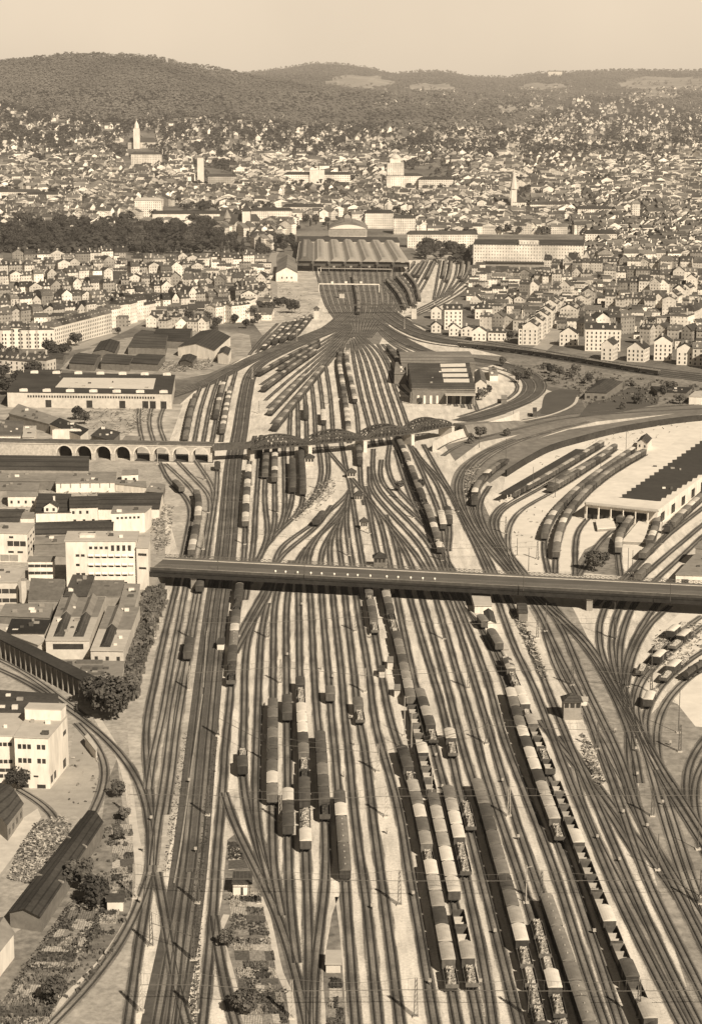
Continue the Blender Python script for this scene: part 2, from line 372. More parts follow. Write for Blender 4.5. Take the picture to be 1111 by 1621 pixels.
# paths and roads (pale strips)
def path(name, pts, w, z=.05, mat=None, label=None):
    mb = MB(); ribbon(mb, smooth(pxs(pts), 8), w, z); return tag(mb.build(name, mat or M('pale_dust', .5, .15, .3)), label, kind='structure')
path('footpath', [(150, 1130), (186, 1190), (196, 1215), (206, 1260), (212, 1310), (219, 1350), (221, 1400), (214, 1440), (195, 1475), (160, 1525), (115, 1570), (70, 1620), (20, 1680)], 2.2)
path('footpath', [(411, 1420), (423, 1450), (432, 1490), (443, 1540), (459, 1575), (466, 1640)], 1.6)
path('footpath', [(359, 1448), (347, 1475), (357, 1510), (370, 1560), (380, 1600), (388, 1650)], 1.6)
path('footpath', [(533, 1420), (520, 1455), (508, 1540), (512, 1600), (514, 1660)], .9, .055)
path('footpath', [(533, 1420), (540, 1470), (545, 1530), (550, 1600), (552, 1660)], .9, .055)
path('footpath', [(790, 672), (850, 662), (885, 652), (908, 640), (914, 628)], 2.0)
path('service_road', [(432, 470), (432, 430), (436, 400), (470, 380)], 9, .06, ROADM)
path('service_road', [(640, 375), (665, 395), (685, 408), (720, 404)], 16, .06, M('pale_road', .42, .1, .2))
path('city_street', [(845, 560), (868, 540), (892, 500), (915, 478), (950, 445), (980, 425)], 13, .06, ROADM)
path('city_street', [(1062, 520), (1090, 500), (1075, 470), (1100, 440), (1111, 420)], 12, .06, ROADM)
path('city_street', [(120, 552), (175, 530), (215, 510), (250, 480), (300, 450)], 12, .06, ROADM)
path('city_street', [(0, 575), (60, 570), (120, 552), (200, 545)], 9, .065, ROADM)
path('cinder_lane', [(245, 925), (232, 990), (222, 1040), (210, 1100)], 3, .06, M('pale_dust', .5, .15, .3))
# ------------------------------------------------------------------ tracks
def bed_mat(name, k=1.0):
    t = NT(name); uv = t.n('ShaderNodeUVMap').outputs[0]; sx = t.n('ShaderNodeSeparateXYZ'); t.L(uv, sx.inputs[0])
    p = t.pos(); au = t.math('ABSOLUTE', sx.outputs[0])
    n1 = t.noise(p, 2.2, 3, .7); n2 = t.noise(p, .06, 3); n3 = t.noise(uv, 1.0, 3, .6, (1.5, .06, 1))
    rail = t.mr(t.math('ABSOLUTE', t.math('SUBTRACT', au, .78)), .06, .5, 0, 1, True)
    mid = t.mixv(rail, .022 * k, .16 * k)
    edge = t.mr(au, .95, 1.5, 0, 1, True); v = t.mixv(edge, mid, .115 * k)
    sl = t.math('FRACT', t.math('DIVIDE', sx.outputs[1], .65)); slm = t.math('MULTIPLY', t.math('LESS_THAN', sl, .4), t.math('LESS_THAN', au, 1.25))
    v = t.math('MULTIPLY', v, t.mixv(slm, 1.12, .75))
    v = t.math('MULTIPLY', v, t.mr(n1, .3, .7, .75, 1.25)); v = t.math('MULTIPLY', v, t.mr(n2, .35, .65, .7, 1.35)); v = t.math('MULTIPLY', v, t.mr(n3, .35, .65, .8, 1.25))
    t.base(v)
    wob = t.math('ADD', au, t.mr(n3, .3, .7, -.28, .28)); wob = t.math('ADD', wob, t.mr(n1, .3, .7, -.12, .12))
    al = t.mr(wob, 1.0, 1.85, 1, 0, True)
    t.L(al, t.b.inputs['Alpha']); return t.m
BED = bed_mat('ballast_oily'); BEDL = bed_mat('ballast_worn', 1.45)
RAIL = M('rail_steel', .07, .3, .8, rough=.5)
TR = {}; tn = [0]
def track(key, pts, light=False, rails=True, z=None, w=4.3, step=5, bed=True):
    P = [Vector(G(*(q if len(q) == 3 else (q[0], q[1], 0)))) for q in pts]
    p = smooth(P, step)
    for _ in range(22): p = [p[0]] + [p[i] * .5 + (p[i - 1] + p[i + 1]) * .25 for i in range(1, len(p) - 1)] + [p[-1]]
    TR[key] = p; tn[0] += 1
    dz = .06 + (tn[0] % 70) * .004
    near = min(q.y for q in p) < 1150
    mb = MB(); ribbon(mb, p, w, dz)
    o = mb.build('railway_track', BEDL if light else BED); tag(o, kind='structure')
    if rails and near:
        for s in (-1, 1):
            q = [v for v in p if v.y < 1250]
            if len(q) < 2: continue
            m2 = MB(); railbar(m2, q, s * .76, .13, dz, dz + .16); m2.build('rail', RAIL, o)
    return p
def fan(key, n, A, B, **k):
    for i in range(n):
        t = i / max(1, n - 1)
        track('%s%d' % (key, i), [(a[0] + (b[0] - a[0]) * t, a[1] + (b[1] - a[1]) * t) for a, b in zip(A, B)], **k)
EXT = 1700
def T(key, *pts, **k):
    pts = list(pts)
    if pts[-1][1] >= 1590:   # carry on below the frame
        a, b = pts[-2], pts[-1]; f = 120 / (b[1] - a[1]); pts.append((b[0] + (b[0] - a[0]) * f, b[1] + 120))
    return track(key, pts, **k)
T('T1', (253, 732), (268, 763), (290, 782), (303, 801), (299, 834), (292, 868), (286, 900), (273, 955), (256, 1026), (240, 1106), (230, 1144), (228, 1168), (232, 1198), (236, 1225), (237, 1256), (242, 1311), (241, 1387), (234, 1410), (228, 1444), (221, 1494), (211, 1557), (203, 1621), light=False)
T('T0', (-60, 1038), (0, 1058), (36, 1074), (90, 1110), (133, 1138), (173, 1171), (202, 1203), (223, 1239), (238, 1290), (240, 1340), (238, 1390))
T('TL', (238, 1380), (228, 1430), (216, 1457), (201, 1487), (181, 1522), (158, 1552), (131, 1583), (95, 1615), light=True)
T('T0b', (-60, 1020), (0, 1042), (40, 1062), (92, 1104), (133, 1133), light=True)
T('TQ', (122, 1145), (150, 1165), (170, 1195), (174, 1225), (168, 1258), (150, 1288), (140, 1300), light=True, w=3.4)
T('TQ2', (30, 1250), (60, 1256), (90, 1272), (106, 1295), (108, 1320), (95, 1345), light=True, w=3.4)
T('T2', (262, 734), (283, 754), (303, 771), (316, 800), (314, 825), (308, 860), (302, 890), (288, 963), (266, 1081), (256, 1144), (248, 1172), (238, 1218), (236, 1250), light=True)
T('T3', (281, 730), (305, 756), (326, 776), (335, 788), (332, 815), (326, 851), (320, 884), (311, 938), (291, 1043), (276, 1106), (268, 1172), (261, 1236), (252, 1286), (244, 1330), (242, 1370), light=True)
T('T3b', (309, 728), (324, 750), (337, 770), (339, 800), (333, 840), (326, 884), (316, 942), (304, 1010), (296, 1056), (286, 1119), (278, 1164), (274, 1215), (262, 1290), light=True)
T('T3c', (345, 735), (342, 786), (334, 840), (327, 884), light=True)
BALL = M('dark_ballast', .085, .25, .5, sc2=.05)
path('ballast_bed', [(x + 7, y) for x, y in [(566, 480), (541, 513), (478, 541), (433, 561), (404, 577), (390, 594), (381, 630), (371, 694), (364, 724)]] + [(356, 884), (346, 940), (321, 1160), (298, 1387), (283, 1490), (258, 1621), (240, 1750)], 9.5, .045, BALL)
path('ballast_bed', [(596, 512), (640, 541), (690, 561), (761, 571), (800, 578), (826, 590), (842, 604), (842, 620), (830, 632), (803, 645), (772, 656), (730, 667)], 15, .045, BALL)
path('ballast_bed', [(550, 495), (515, 522), (474, 538), (433, 554), (395, 571), (366, 586), (323, 608), (240, 636)], 13, .046, BALL)
path('ballast_bed', [(600, 486), (655, 525), (700, 540), (780, 550), (880, 566), (1000, 586), (1180, 608)], 21, .047, BALL)
path('ballast_bed', [(940, 662), (863, 682), (800, 706), (765, 726), (744, 745), (736, 775), (744, 805), (760, 840)], 15, .048, M('worn_ballast', .19, .3, .4, sc2=.05))
area('throat_ballast', [(505, 425), (632, 425), (640, 470), (620, 505), (600, 545), (548, 545), (530, 505), (508, 470)], M('worn_ballast', .24, .3, .4, sc2=.05), .043)
for i, d in enumerate((0, 3.9)):
    T('M%d' % (i + 1), *[(x + d * scale_at(y), y) for x, y in [(566, 480), (556, 500), (541, 513), (520, 524), (478, 541), (433, 561), (404, 577), (390, 594), (381, 630), (371, 694), (364, 724), (349, 884), (338, 940), (312, 1160), (288, 1387), (272, 1490), (249, 1621)]], w=5.2)
T('M3', (249, 1381), (259, 1431), (267, 1482), (274, 1532), (282, 1583), (294, 1621))
T('M4', (300, 1381), (290, 1440), (284, 1500), (280, 1560), (272, 1621))
T('T4', (404, 690), (395, 728), (394, 754), (391, 786), (389, 830), (386, 890), (379, 945), (375, 970), (371, 1018), (366, 1081), (363, 1132), (357, 1165), (354, 1236), (351, 1273), (346, 1324), (341, 1374), (338, 1457), (333, 1500), (326, 1560), (321, 1621))
T('T4b', (339, 1450), (342, 1500), (349, 1535), (360, 1583), (372, 1621))
T('T5', (355, 1255), (359, 1280), (368, 1306), (382, 1331), (397, 1357), (414, 1387), (426, 1410), (441, 1444), (454, 1482), (466, 1525), (478, 1570), (487, 1621))
T('C2', (418, 950), (400, 985), (389, 1031), (387, 1120), (386, 1165), (382, 1223), (385, 1253), (392, 1286), (399, 1311), (407, 1341), (420, 1380), (432, 1415))
T('C3', (424, 955), (416, 985), (412, 1031), (409, 1100), (407, 1165), (404, 1236), (404, 1281), (407, 1326), (415, 1360), (428, 1400))
T('C4', (462, 888), (446, 915), (435, 955), (433, 1031), (432, 1160), (431, 1276), (431, 1336), (432, 1387), (436, 1415), (447, 1450))
T('LD', (560, 770), (537, 797), (505, 822), (472, 847), (440, 864), (436, 890), (430, 935), (408, 970), (390, 1000), (372, 1035))
T('LE', (526, 800), (494, 843), (462, 864), (440, 885), (420, 935), (400, 965), (380, 1005))
T('C5', (487, 866), (470, 885), (460, 915), (454, 955), (454, 1081), (455, 1173), (456, 1261), (457, 1387), (459, 1431), (463, 1480), (470, 1525))
T('C6', (548, 808), (522, 834), (498, 851), (480, 875), (473, 905), (473, 955), (475, 1081), (478, 1157), (480, 1173), (482, 1261), (485, 1387), (488, 1431), (489, 1494), (490, 1557), (491, 1621))
T('C7', (555, 775), (550, 795), (533, 817), (505, 847), (492, 866), (487, 890), (492, 955), (498, 1081), (504, 1157), (507, 1173), (512, 1261), (517, 1350), (517, 1394), (512, 1444), (504, 1477), (499, 1502), (497, 1550), (495, 1600), (495, 1621))
T('C8', (555, 775), (550, 804), (539, 825), (526, 843), (512, 862), (507, 890), (510, 955), (521, 1081), (526, 1157), (529, 1173), (536, 1261), (542, 1330), (546, 1387), (549, 1431), (554, 1507), (562, 1608), light=False)
T('C9', (547, 815), (530, 835), (521, 860), (523, 890), (528, 955), (542, 1081), (547, 1157), (551, 1173), (558, 1261), (574, 1387), (578, 1406), (588, 1507), (598, 1608))
T('C10', (550, 800), (536, 835), (536, 862), (541, 890), (547, 955), (562, 1081), (570, 1157), (576, 1173), (586, 1261), (603, 1387), (619, 1507), (632, 1608))
T('C11', (552, 782), (550, 797), (548, 830), (552, 860), (558, 894), (565, 955), (586, 1081), (594, 1157), (601, 1173), (616, 1228), (631, 1273), (639, 1324), (647, 1387), (651, 1406), (666, 1482), (673, 1532), (686, 1608))
T('C12', (554, 765), (557, 786), (561, 812), (567, 851), (575, 897), (583, 945), (596, 1020), (606, 1081), (618, 1145), (634, 1190), (650, 1245), (664, 1301), (677, 1364), (687, 1425), (702, 1500), (719, 1595), (724, 1621))
T('C13', (578, 786), (585, 808), (591, 847), (600, 885), (609, 945), (625, 1008), (637, 1058), (652, 1130), (663, 1180), (680, 1255), (693, 1313), (706, 1374), (716, 1420), (733, 1500), (750, 1590), (757, 1621))
T('C14', (578, 770), (589, 801), (602, 825), (608, 851), (617, 894), (630, 955), (657, 1085), (666, 1118), (680, 1155), (689, 1195), (709, 1265), (722, 1325), (734, 1380), (748, 1440), (762, 1507), (774, 1560), (779, 1608))
T('C15', (610, 815), (624, 851), (634, 897), (651, 955), (674, 1036), (697, 1110), (710, 1165), (720, 1225), (736, 1285), (746, 1324), (758, 1374), (768, 1412), (789, 1494), (807, 1570), (817, 1608))
T('C16', (620, 840), (641, 873), (653, 899), (670, 955), (692, 1031), (713, 1106), (728, 1168), (745, 1230), (758, 1262), (773, 1320), (790, 1382), (803, 1425), (822, 1495), (836, 1550), (852, 1621))
T('C17', (518, 713), (544, 743), (570, 773), (598, 808), (628, 843), (654, 873), (673, 901), (692, 955), (728, 1081), (751, 1157), (763, 1210), (796, 1311), (818, 1374), (845, 1460), (869, 1550), (886, 1621))
T('C18', (585, 739), (587, 776), (604, 797), (634, 830), (667, 866), (684, 901), (711, 955), (751, 1081), (774, 1157), (789, 1210), (820, 1311), (842, 1374), (868, 1450), (895, 1530), (925, 1621))
T('C19', (591, 711), (591, 754), (604, 782), (634, 812), (680, 862), (697, 899), (724, 955), (773, 1081), (792, 1157), (812, 1210), (852, 1311), (883, 1394), (917, 1507), (952, 1608))
T('C20', (604, 728), (602, 760), (630, 793), (680, 840), (700, 875), (720, 910), (748, 965), (780, 1035), (806, 1100), (819, 1155), (834, 1195), (856, 1260), (881, 1325), (906, 1394), (943, 1507), (976, 1608))
T('C20b', (617, 704), (613, 737), (624, 769), (652, 799), (675, 823), (690, 860), (708, 900), (740, 965), (756, 990))
T('C20c', (626, 713), (636, 747), (656, 801), (672, 830))
T('C20d', (636, 713), (646, 747), (658, 780), (676, 812))
T('W', (624, 690), (635, 712), (648, 742), (661, 778), (677, 815), (690, 855), (697, 880), (706, 910))
T('E1', (648, 704), (666, 743), (679, 773), (692, 804), (700, 830), (705, 873), (709, 901))
T('E2', (655, 710), (672, 739), (692, 767), (705, 804), (712, 835), (709, 873))
T('G1', (649, 704), (668, 730), (690, 752), (707, 773), (720, 797), (735, 830), (752, 864), (770, 905), (790, 958), (816, 1031), (842, 1081), (866, 1144), (881, 1185), (905, 1248), (932, 1311), (962, 1387), (1007, 1482), (1045, 1557), (1075, 1615))
T('G2', (670, 704), (683, 728), (698, 754), (716, 784), (739, 830), (761, 864), (780, 901), (808, 958), (837, 1018), (862, 1081), (882, 1132), (904, 1185), (932, 1248), (960, 1311), (992, 1387), (1035, 1482), (1070, 1557), (1100, 1615))
T('C21', (741, 965), (766, 995), (792, 1035), (803, 1062), (818, 1097), (836, 1145), (853, 1190), (868, 1225), (892, 1290), (912, 1345), (935, 1405), (958, 1465), (987, 1540), (1010, 1595), (1030, 1640))
T('G3', (813, 696), (774, 711), (744, 730), (726, 752), (721, 776), (726, 797), (741, 825), (757, 851), (780, 879), (806, 908), (851, 965), (880, 1031), (905, 1078), (935, 1140), (950, 1190), (972, 1248), (994, 1311), (1019, 1387), (1070, 1490), (1105, 1560), (1130, 1610))
T('G4', (870, 684), (800, 703), (762, 722), (740, 742), (732, 770), (738, 800), (752, 835), (772, 862), (800, 895), (828, 930), (871, 965), (897, 1013), (924, 1081), (949, 1132), (968, 1170), (990, 1220), (1008, 1286), (1024, 1326), (1048, 1370), (1070, 1410), (1100, 1470), (1140, 1550))
T('G4b', (930, 668), (863, 684), (800, 708), (768, 728), (747, 750), (741, 776), (748, 808), (766, 845), (800, 885), light=True)
T('G5', (800, 735), (778, 750), (762, 765), (750, 785), (748, 800), (757, 825), (770, 851), (791, 876), (820, 915), (860, 960), (894, 990), (924, 1018), (944, 1046), (967, 1086), (992, 1127), (1015, 1165), (1032, 1200), (1045, 1231), (1065, 1266), (1086, 1296), (1115, 1340), (1150, 1400))
T('G6', (775, 770), (758, 795), (762, 825), (778, 855), (800, 885), (830, 925), (880, 970), (920, 1005), (950, 1045), (975, 1090), (1003, 1140), (1025, 1180), (1055, 1230), (1080, 1270), (1111, 1318), (1150, 1380), light=False)
T('G7', (955, 706), (900, 740), (840, 775), (797, 797), (778, 812), (774, 825), (780, 843), (791, 860), (811, 894), (840, 930))
T('G7b', (900, 745), (845, 780), (800, 802), (784, 815), (782, 832), (792, 855), (815, 890), (845, 925))
T('G8', (965, 722), (900, 764), (866, 785), (828, 803), (808, 825), (802, 851), (804, 873), (814, 900), (838, 930), light=True)
T('HA', (1008, 714), (975, 736), (938, 762), (906, 788), (882, 812), (866, 838), (859, 862), (862, 884), (868, 907))
T('HB', (1022, 720), (990, 738), (960, 757), (922, 790), (898, 820), (884, 852), (879, 882), (878, 908))
T('HC', (975, 712), (920, 748), (870, 775))
T('J1', (910, 912), (911, 850), (916, 834), (929, 821), (945, 808))
T('J2', (916, 912), (942, 867), (957, 848), (985, 828), (1005, 808))
T('J3', (982, 912), (978, 885), (976, 865), (985, 845), (1000, 825), (1015, 810))
T('J4', (992, 912), (1022, 878), (1034, 855), (1040, 825), (1045, 800))
T('J5', (940, 960), (1000, 903), (1035, 867), (1061, 840), (1080, 820), (1104, 798), (1140, 765))
T('J6', (1140, 780), (1111, 806), (1065, 841), (1011, 893), (975, 935), (952, 968), (946, 1000), (950, 1035), (967, 1076), (990, 1110), (1018, 1165))
T('J7', (1150, 800), (1111, 832), (1065, 871), (1022, 908), (985, 950), (970, 990), (966, 1030), (975, 1070), (990, 1110), (1005, 1150), (1030, 1190), (1060, 1240))
T('J8', (1160, 812), (1111, 850), (1076, 884), (1030, 925), (1000, 960), (985, 1000), (978, 1040), (982, 1080), (995, 1120), (1012, 1160))
T('J9', (1150, 850), (1090, 900), (1040, 955), (1010, 1000), (992, 1040), (985, 1080), (990, 1120))
T('J9b', (1060, 960), (1038, 975), (1012, 1012), (996, 1050), (990, 1090))
T('S1', (1150, 965), (1098, 1003), (1058, 1036), (1017, 1070), (1004, 1100), (1003, 1135), (1020, 1180), (1040, 1220), light=True)
T('S0', (1111, 975), (1070, 1003), (1030, 1040), (1006, 1080), (998, 1110), (1003, 1145), light=True)
T('S2', (1150, 1010), (1111, 1030), (1072, 1055), (1045, 1085), (1020, 1118), (1015, 1150), (1030, 1200), (1044, 1236), (1073, 1280), light=False)
T('S3', (1160, 1040), (1111, 1052), (1078, 1080), (1052, 1110), (1036, 1140), (1036, 1180), (1045, 1225), light=True)
T('SR', (1125, 1158), (1098, 1170), (1083, 1193), (1078, 1215), (1080, 1243), (1088, 1273), (1093, 1311), (1106, 1342), (1130, 1380))
T('SR2', (1140, 1172), (1115, 1185), (1098, 1210), (1093, 1243), (1096, 1286), (1108, 1320))
T('X1', (889, 1165), (915, 1200), (944, 1246), (972, 1281), (995, 1311), (1022, 1347), (1048, 1385), (1075, 1425))
T('G9', (1020, 1180), (1045, 1240), (1062, 1290), (1080, 1350), (1096, 1400), (1150, 1520), light=True)
T('G10', (1012, 1160), (1034, 1230), (1048, 1290), (1068, 1350), (1090, 1420), (1125, 1490), light=True)
T('X5', (952, 1190), (985, 1250), (1018, 1310), (1052, 1365), (1090, 1425), (1130, 1490), light=True)
T('X6', (905, 1215), (925, 1290), (960, 1360), (1000, 1440), (1048, 1530), (1085, 1600), light=True)
T('X7', (862, 1000), (880, 1060), (910, 1110), (948, 1165), (975, 1215), (988, 1270), light=True)
T('X2', (995, 1165), (997, 1236), (1005, 1273), (1013, 1311), (1035, 1357))
T('X3', (872, 955), (897, 985), (930, 1030), (955, 1070), (985, 1130), (1002, 1180), (1012, 1240), light=False)
T('X4', (852, 1140), (880, 1175), (915, 1215), (950, 1262), (975, 1305), (1010, 1360), light=False)
T('N1', (503, 700), (505, 713), (509, 750), (501, 780), (481, 806), (456, 827), (434, 847), (417, 871), (404, 890), (395, 925))
T('N2', (515, 700), (518, 717), (520, 750), (512, 776), (492, 795), (470, 815))
T('m7', (415, 695), (411, 722), (408, 765), (404, 819), (402, 862), (396, 900), (388, 950))
T('m8', (424, 700), (421, 741), (419, 786), (421, 815), (425, 840), (420, 865), (410, 885))
T('m9', (436, 700), (435, 754), (435, 797), (435, 834), (428, 855))
T('m10', (449, 700), (450, 732), (451, 776), (450, 821), (442, 838))
T('m11', (462, 700), (463, 740), (464, 776), (460, 805), (452, 825))
T('m12', (476, 700), (478, 740), (480, 776), (477, 808), (465, 820))
T('N5', (540, 700), (545, 725), (549, 748), (555, 770))
T('N6', (566, 700), (569, 725), (570, 743), (572, 775), (578, 800))
# north of the viaduct
fan('K', 8, [(409, 597), (452, 572), (498, 548), (536, 525), (556, 510)], [(434, 684), (475, 632), (513, 584), (546, 542), (560, 520)])
fan('V', 6, [(460, 651), (459, 670), (458, 702)], [(516, 582), (523, 630), (528, 702)])
T('V6', (545, 545), (537, 575), (542, 612), (546, 640), (550, 670), (553, 702))
T('V7', (551, 545), (549, 575), (556, 612), (562, 640), (566, 665), (568, 700))
fan('Y', 6, [(556, 540), (560, 570), (572, 630), (580, 660), (592, 706)], [(570, 530), (602, 560), (630, 630), (641, 660), (654, 700)])
fan('Z', 3, [(598, 545), (618, 580), (630, 610), (665, 640)], [(612, 545), (640, 570), (668, 622), (690, 640)])
fan('L', 5, [(318, 612), (304, 651), (294, 700)], [(374, 588), (363, 630), (350, 700)])
fan('P', 4, [(240, 630), (323, 604), (366, 580), (395, 567), (433, 551), (474, 534), (520, 515), (550, 490)], [(240, 640), (323, 610), (366, 586), (398, 571), (440, 553), (480, 538), (525, 520), (556, 495)], light=False)
fan('PS', 6, [(395, 562), (412, 540), (440, 512)], [(452, 545), (470, 532), (492, 505)], light=False)
fan('Q', 5, [(610, 480), (630, 497), (655, 512), (697, 526), (735, 533), (837, 551), (941, 569), (1035, 583), (1180, 600)], [(590, 500), (618, 520), (655, 538), (700, 548), (745, 551), (837, 562), (941, 578), (1035, 594), (1180, 612)])
fan('B', 4, [(596, 515), (640, 545), (690, 560), (761, 568), (800, 574), (832, 584), (858, 600), (862, 618), (846, 633), (811, 646), (776, 657), (735, 666)], [(596, 520), (625, 548), (680, 572), (750, 582), (785, 588), (805, 596), (818, 606), (820, 616), (810, 628), (790, 638), (765, 648), (725, 660)])
fan('O', 2, [(690, 712), (712, 697), (755, 687), (820, 672), (873, 659), (960, 650), (1111, 640), (1250, 632)], [(700, 722), (722, 706), (760, 693), (825, 678), (880, 664), (965, 655), (1111, 647), (1250, 640)])
# the station throat
fan('TH', 15, [(499, 422), (506, 450), (517, 485), (536, 512), (552, 535)], [(632, 422), (634, 450), (634, 485), (606, 512), (585, 535)], w=4.6)
fan('CA', 6, [(656, 418), (637, 441), (622, 462)], [(690, 412), (672, 450), (650, 485)])
fan('CB', 6, [(697, 412), (692, 440), (686, 475)], [(742, 412), (738, 438), (712, 468)])
fan('CC', 4, [(760, 408), (745, 428), (720, 452), (690, 475), (650, 495)], [(800, 402), (765, 436), (735, 462), (700, 482), (655, 502)])
fan('CD', 6, [(604, 450), (625, 475), (635, 495)], [(640, 432), (658, 455), (664, 478)])
fan('CE', 5, [(745, 425), (830, 406), (920, 398)], [(760, 450), (840, 425), (920, 412)], light=True)
fan('WS', 3, [(222, 640), (220, 670), (226, 700)], [(262, 640), (252, 670), (262, 700)], light=True)
fan('RH', 6, [(700, 640), (690, 628), (655, 618)], [(755, 650), (748, 630), (742, 620)], light=True)
# ------------------------------------------------------------------ wagons
BODYD = M('wagon_body_dark', .055, .3, 1.2, .4, 'obj'); BODYM = M('wagon_body_brown', .10, .3, 1.2, .35, 'obj'); UNDER = M('underframe_black', .03, .2, 1)
ROOFS = {'w': M('wagon_roof_white', .58, .12, .7, .1, 'obj'), 'p': M('wagon_roof_pale', .36, .2, .7, .22, 'obj'), 'm': M('wagon_roof_grey', .165, .22, .7, .25, 'obj'), 'd': M('wagon_roof_dark', .08, .25, .7, .25, 'obj')}
def load_mat(name, lo, hi, sc):
    t = NT(name); p = t.obj(); n = t.noise(p, sc, 4, .75); t.base(t.mr(n, .42, .6, lo, hi)); t.b.inputs['Roughness'].default_value = .9; MATS[name] = t.m; return t.m
LOADP = load_mat('timber_load', .08, .55, 1.6); LOADC = load_mat('coal_load', .02, .09, 2); LOADG = load_mat('gravel_load', .25, .5, 3)
FLOORM = M('plank_floor', .16, .3, 2, .3, 'obj'); TANKM = M('tank_black', .05, .2, 1, .4, 'obj', rough=.5)
def arc_roof(mb, L, W, z0, rise, n=6, over=.12):
    pts = []
    for i in range(n + 1):
        a = -1 + 2 * i / n; pts.append((a * (W / 2 + over), z0 + rise * (1 - a * a)))
    l = L / 2 + over
    for i in range(n):
        (x0, za), (x1, zb) = pts[i], pts[i + 1]; mb.face([(x0, -l, za), (x1, -l, zb), (x1, l, zb), (x0, l, za)], None, 0, True)
    for s in (-1, 1):
        f = [(x, s * l, z) for x, z in pts]; mb.face(f if s < 0 else f[::-1])
    mb.face([(pts[0][0], l, z0), (pts[-1][0], l, z0), (pts[-1][0], -l, z0), (pts[0][0], -l, z0)])
def under(L, W, root, axles):
    mb = MB(); mb.box(-W / 2 + .25, -L / 2, .95, W / 2 - .25, L / 2, 1.2)
    for s in (-1, 1):
        for x in (-.85, .85): mb.bar((x, s * L / 2, 1.05), (x, s * (L / 2 + .5), 1.05), .34, .34, 0, 6)
    uf = part(mb, 'underframe', UNDER, root)
    for y in axles:
        w = MB(); w.bar((-.75, y, .48), (.75, y, .48), .16, .16, 0, 6)
        for x in (-.76, .76): w.bar((x - .07, y, .48), (x + .07, y, .48), .96, .96, 0, 12)
        part(w, 'wheelset', UNDER, uf)
PROTO = {}
